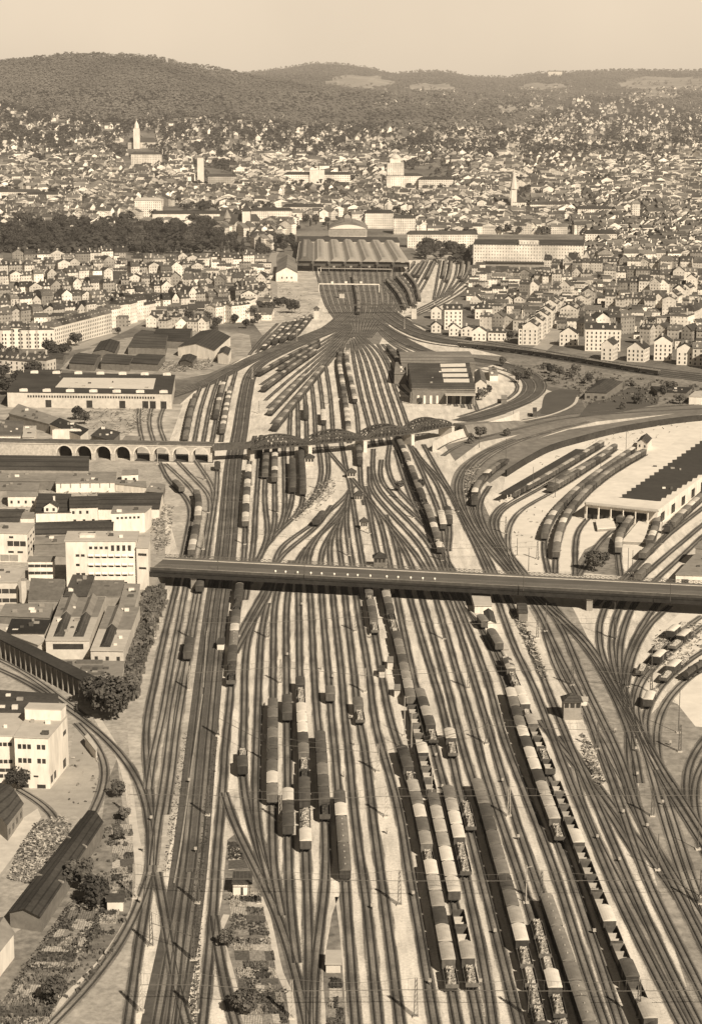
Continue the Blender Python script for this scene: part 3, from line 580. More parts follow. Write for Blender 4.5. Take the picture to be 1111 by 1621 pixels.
def wagon_proto(k, far):
    key = (k, far)
    if key in PROTO: return PROTO[key]
    rnd = random.Random(hash(k) % 99 if False else ord(k[0]))
    nm = {'o': 'open_wagon', 'e': 'open_wagon', 'g': 'open_wagon', 'k': 'open_wagon', 't': 'tank_wagon', 'c': 'passenger_coach', 'l': 'electric_locomotive', 's': 'steam_locomotive', 'f': 'flat_wagon'}.get(k, 'covered_wagon')
    root = empty(nm, (0, 0, -200)); L = 8.3; Wd = 3.0
    if k in 'wpmd':
        b = MB(); b.box(-Wd / 2, -L / 2, 1.2, Wd / 2, L / 2, 3.45)
        for s in (-1, 1):
            for y in (-4.0, -2.9, -1.5, 1.5, 2.9, 4.0): b.box(s * Wd / 2 - .04, y - .06, 1.2, s * Wd / 2 + .04, y + .06, 3.4)
        part(b, 'body', BODYM if k in 'pm' else BODYD, root)
        r = MB(); arc_roof(r, L, Wd, 3.45, .52); part(r, 'roof', ROOFS[k], root)
        if not far:
            for s in (-1, 1):
                d = MB(); d.box(s * Wd / 2 - .05, -.9, 1.25, s * (Wd / 2 + .07), .9, 3.3); part(d, 'sliding_door', BODYM, root)
            under(L, Wd, root, (-2.3, 2.3))
        else: b2 = MB(); b2.box(-1, -L / 2 - .4, .5, 1, L / 2 + .4, 1.19); part(b2, 'underframe', UNDER, root)
    elif k in 'oegkf':
        hh = {'o': 2.1, 'e': 2.9, 'g': 2.2, 'k': 2.5, 'f': 1.5}[k]
        b = MB()
        for (x0, y0, x1, y1) in ((-Wd / 2, -L / 2, -Wd / 2 + .1, L / 2), (Wd / 2 - .1, -L / 2, Wd / 2, L / 2), (-Wd / 2 + .1, -L / 2, Wd / 2 - .1, -L / 2 + .1), (-Wd / 2 + .1, L / 2 - .1, Wd / 2 - .1, L / 2)): b.box(x0, y0, 1.2, x1, y1, hh)
        part(b, 'body', BODYM, root)
        fl = MB(); fl.box(-Wd / 2 + .1, -L / 2 + .1, 1.21, Wd / 2 - .1, L / 2 - .1, 1.3); part(fl, 'floor', ROOFS['m'] if k == 'e' else FLOORM, root)
        if k == 'e':
            pt = MB()
            for y in (-1.5, 1.5): pt.face([(-1.2, y - 1.2, 1.31), (1.2, y - 1.2, 1.31), (1.2, y, 2.2), (-1.2, y, 2.2)]); pt.face([(-1.2, y, 2.2), (1.2, y, 2.2), (1.2, y + 1.2, 1.31), (-1.2, y + 1.2, 1.31)])
            part(pt, 'hopper_slope', ROOFS['p'], root)
        else:
            ld = MB(); nx, ny = 5, 12; hz = {}
            for i in range(nx + 1):
                for j in range(ny + 1):
                    e = min(i, nx - i, 1) * min(j, ny - j, 1)
                    hz[i, j] = (-1.2 + 2.4 * i / nx, -4.1 + 8.2 * j / ny, 1.4 + (hh - 1.3) * e * .9 + e * rnd.uniform(-.1, .65) * (1.4 if k in 'of' else .6))
            for i in range(nx):
                for j in range(ny): ld.face([hz[i, j], hz[i + 1, j], hz[i + 1, j + 1], hz[i, j + 1]])
            if k in 'of':
                for q in range(9):
                    y = rnd.uniform(-3.6, 2.4); x = rnd.uniform(-.9, .6); z = hh + rnd.uniform(-.1, .5); ld.box(x, y, z, x + rnd.uniform(.3, .6), y + rnd.uniform(.6, 2), z + .35)
            part(ld, 'load', {'o': LOADP, 'f': LOADP, 'g': LOADG, 'k': LOADC}[k], root)
        if not far: under(L, Wd, root, (-2.3, 2.3))
        else: b2 = MB(); b2.box(-1, -L / 2 - .4, .5, 1, L / 2 + .4, 1.19); part(b2, 'underframe', UNDER, root)
    elif k == 't':
        b = MB(); b.bar((0, -3.9, 2.4), (0, 3.9, 2.4), 2.3, 2.3, 0, 16); part(b, 'tank', TANKM, root)
        d = MB(); d.cone((0, 0), .5, .45, 3.45, 4.0, 12); part(d, 'filling_dome', TANKM, root)
        under(L, Wd, root, (-2.3, 2.3))
    elif k == 'c':
        L = 17.2; b = MB(); b.box(-1.42, -L / 2, 1.1, 1.42, L / 2, 3.3); part(b, 'body', BODYD, root)
        r = MB(); arc_roof(r, L, 2.84, 3.3, .62, 8); rf_ = part(r, 'roof', ROOFS['m'], root)
        for y in (-6, -2, 2, 6): v = MB(); v.cone((0, y), .2, .2, 3.9, 4.14, 8); part(v, 'roof_vent', ROOFS['p'], rf_)
        if not far:
            for s in (-1, 1):
                for i in range(9):
                    y = -7.2 + i * 1.8; w = MB(); w.box(s * 1.42 - .02, y - .55, 2.2, s * 1.42 + .03, y + .55, 2.95); part(w, 'window', UNDER, root)
        under(L, 2.84, root, (-6.9, -4.6, 4.6, 6.9))
    elif k == 'l':
        L = 11; b = MB(); b.box(-1.45, -3.6, 1.1, 1.45, 3.6, 3.5); b.box(-1.3, -5.2, 1.1, 1.3, -3.6, 2.3); b.box(-1.3, 3.6, 1.1, 1.3, 5.2, 2.3); part(b, 'body', BODYD, root)
        r = MB(); arc_roof(r, 7.2, 2.9, 3.5, .4); part(r, 'roof', ROOFS['d'], root)
        for y in (-1.9, 1.9):
            q = MB()
            for s in (-1, 1): q.bar((s * .6, y - .6, 4.0), (s * .7, y + .5, 4.6), .07); q.bar((s * .7, y + .5, 4.6), (s * .6, y - .5, 5.2), .07)
            q.bar((-.9, y - .5, 5.2), (.9, y - .5, 5.2), .1); q.box(-.7, y - .7, 3.92, .7, y + .6, 4.03); part(q, 'pantograph', M('insulator_pale', .6, .1, 2), root)
        under(L, 2.8, root, (-4, -1.8, 0, 1.8, 4))
    elif k == 's':
        b = MB(); b.bar((0, -4.6, 2.3), (0, 1.6, 2.3), 1.7, 1.7, 0, 14); part(b, 'boiler', TANKM, root)
        c = MB(); c.box(-1.45, 1.6, 1.2, 1.45, 4.4, 3.6); part(c, 'cab', TANKM, root); r = MB(); arc_roof(r, 2.9, 2.9, 3.6, .35); r2 = [(x, y + 3, z) for x, y, z in r.v]; r.v = r2; part(r, 'cab_roof', ROOFS['d'], root)
        h = MB(); h.cone((0, -3.9), .28, .36, 3.1, 4.1, 10); part(h, 'chimney', TANKM, root); d = MB(); d.cone((0, -1.6), .4, .3, 3.1, 3.7, 10); part(d, 'steam_dome', TANKM, root)
        w = MB(); w.box(-1.3, -5.0, 1.1, -.9, 1.4, 2.2); w.box(.9, -5.0, 1.1, 1.3, 1.4, 2.2); part(w, 'side_tank', TANKM, root); under(9.4, 2.6, root, (-3.2, -1.2, .8, 3))
    PROTO[key] = root; return root
KIND = {'w': ('white-roofed covered wagon', 'goods wagon'), 'p': ('pale-grey-roofed covered wagon', 'goods wagon'), 'm': ('mid-grey-roofed covered wagon', 'goods wagon'),
        'd': ('dark-roofed covered wagon', 'goods wagon'), 'o': ('timber-loaded open wagon', 'open wagon'), 'g': ('gravel-filled open wagon', 'open wagon'),
        'k': ('coal-filled open wagon', 'open wagon'), 'e': ('empty high-sided open wagon', 'open wagon'), 'f': ('plank-stacked low wagon', 'open wagon'), 't': ('black tank wagon', 'tank wagon'),
        'c': ('long grey-roofed coach', 'railway coach'), 'l': ('dark electric locomotive', 'locomotive'), 's': ('black steam locomotive', 'locomotive')}
LEN = {'c': 18.6, 'l': 12, 's': 10.6, 't': 9.6}
NW = [0]
def rake(key, y0, y1, pat, desc, gap=0, end='nearest the camera'):
    """vehicles coupled along a track from photo row y0 (near) to y1 (far)"""
    p = TR[key]; ys = [PX(q)[1] for q in p]
    idx = [i for i in range(len(p)) if min(y0, y1) <= ys[i] <= max(y0, y1)]
    if len(idx) < 2: print('RAKE?', key, y0, y1); return
    q = [p[i] for i in idx]
    if PX(q[0])[1] < PX(q[-1])[1]: q = q[::-1]
    cum = [0]
    for a, b in zip(q, q[1:]): cum.append(cum[-1] + (b - a).length)
    def at(s):
        s = max(0, min(cum[-1], s))
        for i in range(len(q) - 1):
            if cum[i + 1] >= s: t = (s - cum[i]) / (cum[i + 1] - cum[i] + 1e-9); return q[i].lerp(q[i + 1], t)
        return q[-1]
    seq = []; s = 0; i = 0; items = []
    while True:
        k = pat[i % len(pat)]; i += 1; L = 9.62 if k == '.' else LEN.get(k, 9.62)
        if s + L > cum[-1] + 4: break
        if k != '.': items.append((k, s + L / 2, L))
        s += L
    near_rank = 0
    tot = len(items)
    ds = desc[4:] if desc.startswith('the ') else desc
    for n, (k, c, L) in enumerate(items):
        a, b = at(c - L * .33), at(c + L * .33); m = (a + b) / 2; d = b - a
        lab = '%s alone on the %s' % (KIND[k][0], ds) if tot == 1 else '%s, %s from near end, %s' % (KIND[k][0], nth(n), ds)
        PEND.append((m.y, k, m, math.atan2(d.y, d.x) - PI / 2 + (PI if k == 's' else 0), lab, 'wagons standing on ' + desc))
PEND = []
def flush():
    PEND.sort(key=lambda q: q[0]); cov = 0; far = MB(); FM = list(ROOFS.values()) + [BODYD, BODYM, UNDER]
    for y, k, m, rz, lab, grp in PEND:
        if k in 'wpmd':
            cov += 1
            if cov > 296:   # far beyond the yard: too many and too small to tell apart
                pr = wagon_proto(k, True); c_, s_ = math.cos(rz), math.sin(rz)
                for ch in KIDS[pr.name]:
                    me = ch.data; mi = FM.index(me.materials[0]); vs = [(m.x + v.co.x * c_ - v.co.y * s_, m.y + v.co.x * s_ + v.co.y * c_, m.z + .22 + v.co.z) for v in me.vertices]
                    for f in me.polygons: far.face([vs[i] for i in f.vertices], None, mi)
                continue
        o = copy_tree(wagon_proto(k, y > 1050)); NW[0] += 1
        o.location = (m.x, m.y, m.z + .22); o.rotation_euler = (0, 0, rz); tag(o, lab, KIND[k][1], grp)
    tag(far.build('distant_wagons', FM), 'countless goods wagons crowding the far sidings before the station', 'goods wagons', kind='stuff')
rake('C2', 1240, 1185, 'dow', 'the curved siding left of the yard fan')
rake('C4', 1287, 1115, 'mwmddmdmmdmw', 'the track left of the scrap wagons')
rake('C5', 1148, 1108, 'dd', 'the track beside the upper scrap wagons')
rake('C5', 1330, 1258, 'ddwmd', 'the short rake left of the scrap wagons')
rake('C6', 1365, 1085, 'wffddkomdwwwoodod', 'the track with scrap and timber loads')
rake('C7', 1310, 1178, 'kddmddddd', 'the dark-roofed rake right of the scrap wagons')
rake('C8', 1407, 1260, 'ccwdmp', 'the rake ending in two long coaches')
rake('C8', 1122, 1100, 'm', 'the middle tracks below the road bridge')
rake('C10', 1152, 1112, 'om', 'the middle tracks right of the lone wagon')
rake('C12', 1012, 935, 'omdm', 'the track just below the road bridge pier')
rake('C12', 1595, 1195, 'oppdppwopmwmpoddpoddoow', 'the long mixed rake left of two pale rakes')
rake('C13', 1122, 935, 'mppmdmmdgokd', 'the rake passing under the bridge pier')
rake('C13', 1270, 1122, 'eeeweeeeedmm', 'the row of empty hoppers behind the pale rake')
rake('C13', 1440, 1270, 'wwwpppmdpppp', 'the pale-roofed rake at centre')
rake('C13', 1575, 1440, 'opeeeed', 'the near rake of empty hoppers')
rake('C14', 1190, 1110, 'odpdmf', 'the short rake beside the lamp masts')
rake('C14', 1395, 1265, 'oowwpmppm', 'the pale rake right of centre')
rake('C14', 1441, 1412, 'l', 'the track behind the pale rake')
rake('C15', 1215, 1165, 'owod', 'the short rake among empty tracks')
rake('C15', 1325, 1268, 'oow', 'the track left of the long grey rake')
rake('C16', 1680, 1248, 'doogowpmdmmmddmmeepdmpddkk', 'the long grey rake right of centre')
rake('C17', 1660, 1462, 'fowgoofowooe', 'the near track of white-loaded open wagons')
rake('C18', 1680, 1432, 'mcmccppmw', 'the near rake of long coaches')
rake('C20', 1350, 1105, 'opppdwwdwmdmwmpdm', 'the pale rake left of the hopper row')
rake('C21', 1690, 1245, 'tpedeeweeeeweeeeeeeeeewee', 'the long row of empty hoppers on the right')
rake('C21', 1245, 1045, 'eoeepgwwoopgoomewwmdp', 'the hopper row beside the signal box')
rake('C21', 1035, 985, 'mm.', 'the far end of the hopper row')
rake('T3b', 1050, 1020, 'd', 'the worn track left of the main line')
rake('T3b', 945, 925, 'd', 'the worn track by the road bridge')
rake('T4', 1098, 905, 'ktddcwmd', 'the track right of the main line')
rake('m7', 726, 700, 'dp', 'the track under the first truss')
rake('T4', 838, 745, 'pwddwwmd', 'the track between road bridge and viaduct')
rake('T2', 884, 780, 'pwmddm.', 'the siding left of the main line')
rake('T1', 785, 770, 'm', 'the curved factory siding')
rake('T3c', 748, 738, 'd', 'the stub by the last stone arch')
rake('m8', 762, 720, 'md', 'the track beside the truss pier')
rake('m9', 768, 715, 'mdwm', 'the shaded track behind the truss pier')
rake('m11', 785, 735, 'ddd', 'the dark pair left of the signal cabin')
rake('m12', 790, 715, 'dddd', 'the dark rake left of the signal cabin')
rake('N6', 742, 712, 'dm', 'the track below the middle truss')
rake('LE', 838, 818, 'd', 'the ladder track in the yard throat')
rake('E1', 845, 815, 'w', 'the track by the bright siding fork')
rake('E2', 838, 812, 'dm', 'the outer track by the siding fork')
rake('W', 880, 700, 'wommwdmmmkkddmmddmm', 'the shadowed rake in the sunlit yard')
rake('C21', 1075, 1050, 'd', 'the upper hopper track')
rake('G5', 806, 735, 'dkwmm', 'the curved siding below the retaining wall')
rake('G7', 794, 708, 'mdppmpmmppmdp', 'the long goods siding beside the platform canopy')
rake('G8', 785, 722, 'dpmm', 'the inner goods siding')
rake('HA', 862, 718, 'mmpmwmmdmmpmdmmpmm', 'the left curved rake in the goods yard')
rake('HB', 890, 722, 'mmppmmwmpmdmmpmdmmpmm', 'the right curved rake in the goods yard')
rake('HC', 776, 712, 'mdmpmmd', 'the far rake of the goods yard')
rake('J2', 834, 815, 'mm', 'the left track under the goods hall canopy')
rake('J3', 885, 812, 'pwmmdm', 'the middle track under the goods hall canopy')
rake('J4', 872, 815, 'mwmdmd', 'the track beside the white hall wall')
rake('J5', 848, 765, 'smmpmwpmdmmp', 'the track along the hall side wall')
rake('J6', 892, 875, 'm', 'the diagonal track by the hall')
rake('J7', 925, 900, 'mm', 'the diagonal track meeting the bridge')
rake('S2', 1128, 1045, 'wf.gwf.gw', 'the track at the edge of the loading yard')
rake('S0', 1075, 990, 'g..f.w', 'the outermost track of the loading yard')
rake('S1', 1060, 1010, 'w.gw', 'the outer track of the loading yard')
rake('S3', 1085, 1046, 'tttt', 'the dark track beside the loading yard')
rake('V7', 642, 560, 'wpmmpwmdmmp', 'the right-hand rake north of the viaduct')
rake('V6', 700, 558, 'pwpmdwpwpwmdmmdkmddm', 'the left-hand rake north of the viaduct')
rake('K7', 690, 585, 'dmpmmpmmpm', 'the ladder track nearest the viaduct')
rake('K5', 665, 600, 'pmmpm', 'the middle ladder track')
rake('K2', 640, 560, 'dmmpmmdp', 'the third ladder track')
rake('K0', 612, 545, 'dmpdmm', 'the first ladder track')
rake('K1', 590, 550, 'mdpm', 'the second ladder track')
rake('L0', 700, 630, 'mmdm', 'the far left siding by the low wall')
rake('L3', 668, 610, 'ddccw', 'the siding left of the fanned approach tracks')
rake('L4', 692, 620, 'mmwmw', 'the siding next to the main line curve')
rake('V2', 668, 648, 'dd', 'the short stub behind the first truss')
rake('V4', 675, 655, 'ww', 'the track behind the second truss')
rake('Z1', 590, 555, 'dmdd', 'the track left of the engine shed')
rake('Z2', 600, 560, 'ddmd', 'the track beside the engine shed')
rake('Z0', 650, 630, 'd', 'the track in front of the engine shed')
rake('PS2', 562, 515, 'wdmdpd', 'the third storage siding by the station throat')
rake('PS3', 548, 510, 'ddwmpd', 'the fourth storage siding by the station throat')
rake('PS4', 545, 505, 'dmdwmd', 'the fifth storage siding by the station throat')
rake('PS5', 540, 505, 'dpdmwd', 'the outer storage siding by the station throat')
rake('CD1', 492, 445, 'cdc', 'the second carriage siding of the throat')
rake('CD3', 490, 440, 'cccc', 'the middle carriage siding of the throat')
rake('CD5', 478, 435, 'ccc', 'the outer carriage siding of the throat')
for i_ in (0, 2, 3, 5): rake('CA%d' % i_, 438 + i_, 414, 'ccc', 'the %s slanted carriage siding by the station' % nth(i_))
for i_ in (1, 2, 4, 5): rake('CB%d' % i_, 436 + (i_ % 3) * 6, 412, 'cccc', 'the %s straight carriage siding beyond the station' % nth(i_))
rake('TH6', 500, 438, 'cdcc', 'the approach track left of the station signal bridge')
rake('Q4', 596, 548, 'cccccccccccccc', 'the curved main line on the right')
flush()
drop(PROTO.values())
# ------------------------------------------------------------------ building helpers
WHITE = M('white_plaster', .68, .16, .5, sc2=.09, stretch=(1, 1, .25)); CREAM = M('cream_plaster', .5, .15, .4); GREYW = M('grey_render', .27, .2, .4); BRICK = M('brick_wall', .17, .2, .5)
WIN = M('window_glass_dark', .045, .3, .8, rough=.25); ROOFD = roof_mat('tar_roof_dark', .058); ROOFM = M('flat_roof_grey', .22, .2, .3); ROOFP = M('flat_roof_pale', .42, .12, .25); SKYL = M('skylight_glass', .12, .2, .6, rough=.3)
STONE = M('viaduct_stone', .42, .25, .8); STEEL = M('bridge_steel', .085, .3, .6); STEELL = M('bridge_steel_pale', .3, .2, .6); CONC = M('pale_concrete_trim', .5, .15, .5)
ROOFT = roof_mat('tile_roof', .12, .3); ROOFG = roof_mat('grey_tile_roof', .19, .25)
def V2(p): return Vector((p[0], p[1]))
def ground_poly(px, h): return [G(x, y, h) for x, y in px]
def strip_windows(root, a, b, z0, z1, n, fill=.7, off=.06, name='window', mat=None, skip=(), u0=0, u1=1):
    """n windows between two ground points on the wall line (each its own part)"""
    a = V2(a); b = V2(b); d = (b - a); nrm = Vector((d.y, -d.x)).normalized()
    if nrm.y > 0 and abs(nrm.y) > abs(nrm.x) * .3: nrm = -nrm
    for i in range(n):
        if i in skip: continue
        t0 = u0 + (u1 - u0) * (i + .5 - fill / 2) / n; t1 = u0 + (u1 - u0) * (i + .5 + fill / 2) / n
        p = a + d * t0; q = a + d * t1; mb = MB(); o = nrm * off; k = nrm * -.05
        mb.prism([tuple(p + o), tuple(q + o), tuple(q + k), tuple(p + k)], z0, z1); part(mb, name, mat or WIN, root)
def block(name, px, h, wall, roof, label, cat='building', group=None, z0=0, rh=0, axis=0, over=.5, base_lift=0, hip=0, mats=None, thick=.35):
    """building whose roof corners were read off the photo: near-left, near-right, far-right, far-left"""
    w = ground_poly(px, h); c = sum((V2(p) for p in w), Vector((0, 0))) / len(w)
    root = empty(name, (c.x, c.y, z0)); q = [V2(p) - c for p in w]; H_ = h - z0
    mb = MB(); mb.prism([tuple(p) for p in q], 0, H_ - .02)
    ar = sum(q[i].x * q[(i + 1) % len(q)].y - q[(i + 1) % len(q)].x * q[i].y for i in range(len(q)))
    r = MB(); big = [p * (1 + over / max(2, p.length)) for p in q]
    if rh <= 0:
        r.prism([tuple(p) for p in big], H_, H_ + thick, bot=True)
    else:
        A, B, C_, D = big if ar > 0 else (big[1], big[0], big[3], big[2])
        a, b, c2, d = q if ar > 0 else (q[1], q[0], q[3], q[2])
        if axis == 0:   # ridge runs left-right
            m0, m1 = (A + D) / 2, (B + C_) / 2
            if hip: m0, m1 = m0.lerp(m1, hip), m1.lerp(m0, hip)
            E = lambda p, z: (p.x, p.y, z)
            r.face([E(A, H_), E(B, H_), E(m1, H_ + rh), E(m0, H_ + rh)]); r.face([E(C_, H_), E(D, H_), E(m0, H_ + rh), E(m1, H_ + rh)])
            if hip: r.face([E(D, H_), E(A, H_), E(m0, H_ + rh)]); r.face([E(B, H_), E(C_, H_), E(m1, H_ + rh)])
            else:
                n0, n1 = (a + d) / 2, (b + c2) / 2; mb.face([E(d, H_ - .02), E(a, H_ - .02), E(n0, H_ + rh - .3)]); mb.face([E(b, H_ - .02), E(c2, H_ - .02), E(n1, H_ + rh - .3)])
        else:
            m0, m1 = (A + B) / 2, (C_ + D) / 2
            if hip: m0, m1 = m0.lerp(m1, hip), m1.lerp(m0, hip)
            E = lambda p, z: (p.x, p.y, z)
            r.face([E(B, H_), E(C_, H_), E(m1, H_ + rh), E(m0, H_ + rh)]); r.face([E(D, H_), E(A, H_), E(m0, H_ + rh), E(m1, H_ + rh)])
            if hip: r.face([E(A, H_), E(B, H_), E(m0, H_ + rh)]); r.face([E(C_, H_), E(D, H_), E(m1, H_ + rh)])
            else:
                n0, n1 = (a + b) / 2, (c2 + d) / 2; mb.face([E(a, H_ - .02), E(b, H_ - .02), E(n0, H_ + rh - .3)]); mb.face([E(c2, H_ - .02), E(d, H_ - .02), E(n1, H_ + rh - .3)])
    part(mb, 'wall', wall, root); rfo = part(r, 'roof', roof, root)
    if rh <= 0 and abs(ar) > 260 and h > 3:
        rv = random.Random(int(abs(c.x) * 7 + c.y))
        for k in range(min(9, 3 + int(abs(ar) / 260))):
            p_ = q[0].lerp(q[1], rv.uniform(.08, .92)).lerp(q[3].lerp(q[2], rv.uniform(.08, .92)), rv.uniform(.1, .9)) if len(q) == 4 else q[0] * .5
            s_ = rv.uniform(.35, 1.1); v_ = MB(); v_.box(p_.x - s_, p_.y - s_ * .7, H_ + thick, p_.x + s_, p_.y + s_ * .7, H_ + thick + rv.uniform(.4, 1.3)); part(v_, 'roof_vent', rv.choice((GREYW, WHITE, STEEL)), rfo)
    tag(root, label, cat, group); root['_q'] = [c2_ for p in q for c2_ in p]
    return root, q
def clearq():
    for o in bpy.data.objects:
        if '_q' in o: del o['_q']
def chimney(root, x, y, z0, h, w=.8, mat=None):
    m = MB(); m.box(x - w / 2, y - w / 2, z0, x + w / 2, y + w / 2, z0 + h); m.box(x - w / 2 - .12, y - w / 2 - .12, z0 + h, x + w / 2 + .12, y + w / 2 + .12, z0 + h + .18); part(m, 'chimney', mat or CREAM, root)
# ------------------------------------------------------------------ the concrete road bridge
def road_bridge():
    ZT = 7.6; A, B = G(238, 902, ZT), G(1400, 962, ZT); A2, B2 = G(238, 881, ZT), G(1400, 940, ZT)
    c = (A + B) / 2; root = empty('road_bridge', (c.x, c.y, 0)); D = lambda p: Vector((p.x - c.x, p.y - c.y))
    a, b, b2, a2 = D(A), D(B), D(B2), D(A2); ax = (b - a).normalized(); L = (b - a).length; nr = (a2 - a); wd = nr.dot(Vector((-ax.y, ax.x))); pr = Vector((-ax.y, ax.x))
    a2 = a + pr * wd; b2 = b + pr * wd
    P = lambda s, t: tuple(a + ax * s + pr * t)
    def slab(s0, s1, t0, t1, z0, z1, mb): mb.prism([P(s0, t0), P(s1, t0), P(s1, t1), P(s0, t1)], z0, z1, bot=True)
    m = MB(); slab(0, L, 0, wd, ZT - .9, ZT - .02, m); part(m, 'deck', M('girder_black', .03, .3, .6), root)
    for t0 in (.25, 4.2, wd - 4.8, wd - .9):
        m = MB(); slab(0, L, t0, t0 + .6, ZT - 2.7, ZT - .91, m); part(m, 'girder', M('girder_black', .03, .3, .6), root)
    m = MB(); slab(0, L, 3.0, wd - 3.0, ZT, ZT + .05, m); part(m, 'roadway', M('bridge_asphalt', .10, .25, .5, stretch=(.06, 2.2, 1)), root)
    for t0 in (.5, wd - 3.0):
        m = MB(); slab(0, L, t0, t0 + 2.5, ZT, ZT + .2, m); part(m, 'footway', M('bridge_footway', .14, .25, .5, stretch=(.1, 2, 1)), root)
    for t0 in (4.9, 6.4, 8.4, 9.9):
        if t0 < wd - 3.2: m = MB(); slab(0, L, t0, t0 + .12, ZT + .051, ZT + .07, m); part(m, 'tram_rail', STEELL, root)
    # parapets: solid near kerb, lattice at the far side
    m = MB(); slab(0, L, 0, .3, ZT, ZT + 1.1, m); part(m, 'parapet', M('bridge_parapet', .07, .3, .5), root)
    m = MB(); slab(0, L, .05, .28, ZT + 1.1, ZT + 1.16, m); part(m, 'coping', M('bridge_coping', .34, .5, .05), root)
    m = MB(); slab(0, L, wd - 3.5, wd - 3.02, ZT, ZT + .3, m); part(m, 'kerb', CONC, root)
    m = MB(); z = ZT + 1.5
    for t0 in (wd - .35,):
        slab(0, L, t0, t0 + .15, z - .12, z, m); slab(0, L, t0, t0 + .15, ZT + .1, ZT + .25, m); s = 0
        while s < L - 2: 
            p, q = P(s, t0), P(s + 2, t0); m.bar((*p, ZT + .2), (*q, z - .1), .14); m.bar((*p, z - .1), (*q, ZT + .2), .14); m.bar((*p, ZT), (*p, z), .2); s += 2
    part(m, 'lattice_parapet', M('lattice_grey', .13, .2, .6), root)
    for px_, py in [(291, 948), (598, 970), (935, 958)]:
        g = G(px_, py, 0); d = Vector((g.x - c.x, g.y - c.y)); s = (d - a).dot(ax)
        for t0 in ((1.5, wd / 2, wd - 2.5)):
            m = MB(); slab(s - 1.1, s + 1.1, t0 - .6, t0 + 1.2, 0, ZT - 3.05, m); part(m, 'pier', GREYW, root)
        m = MB(); slab(s - 1.3, s + 1.3, .3, wd - .6, ZT - 3.04, ZT - 3.0, m); part(m, 'bearing_beam', GREYW, root)
    m = MB(); slab(-14, 3, -.3, wd + .3, 0, ZT - 3.1, m); part(m, 'abutment', GREYW, root)
    tag(root, 'long dark road bridge with pale parapet crossing the whole railway yard', 'bridge')
    # lamps along the near footway
    for i, x in enumerate([436, 452, 471, 492, 509, 529, 550, 566, 586, 612, 630, 650, 669, 688]):
        g = G(x, 912 + (x - 436) * .048, ZT); r = empty('bollard_lamp', (g.x, g.y + 1.2, ZT + .2))
        m = MB(); m.cone((0, 0), .18, .14, 0, 1.2, 8); part(m, 'post', STEELL, r); m = MB(); m.cone((0, 0), .34, .4, 1.2, 1.7, 10); m.cone((0, 0), .4, .1, 1.7, 1.95, 10); part(m, 'lamp_head', M('lamp_white', .85, .03, 1), r)
        tag(r, '%s white globe lamp from the left in the row on the road bridge' % nth(i), 'lamp', 'white lamps on the road bridge')
    # poles on the bridge
    for i, (x, y) in enumerate([(482, 915), (828, 935), (1060, 952), (345, 905)]):
        g = G(x, y, ZT); r = empty('bridge_mast', (g.x, g.y, ZT)); m = MB(); m.cone((0, 0), .16, .1, 0, 6.5, 8); part(m, 'pole', STEEL, r); m = MB(); m.bar((0, 0, 6.2), (0, 3, 6.6), .09); part(m, 'bracket', STEEL, r)
        tag(r, '%s tall tram wire mast from the left on the near side of the road bridge' % nth([1, 2, 3, 0][i]), 'mast', 'tram wire masts on the road bridge')
road_bridge()
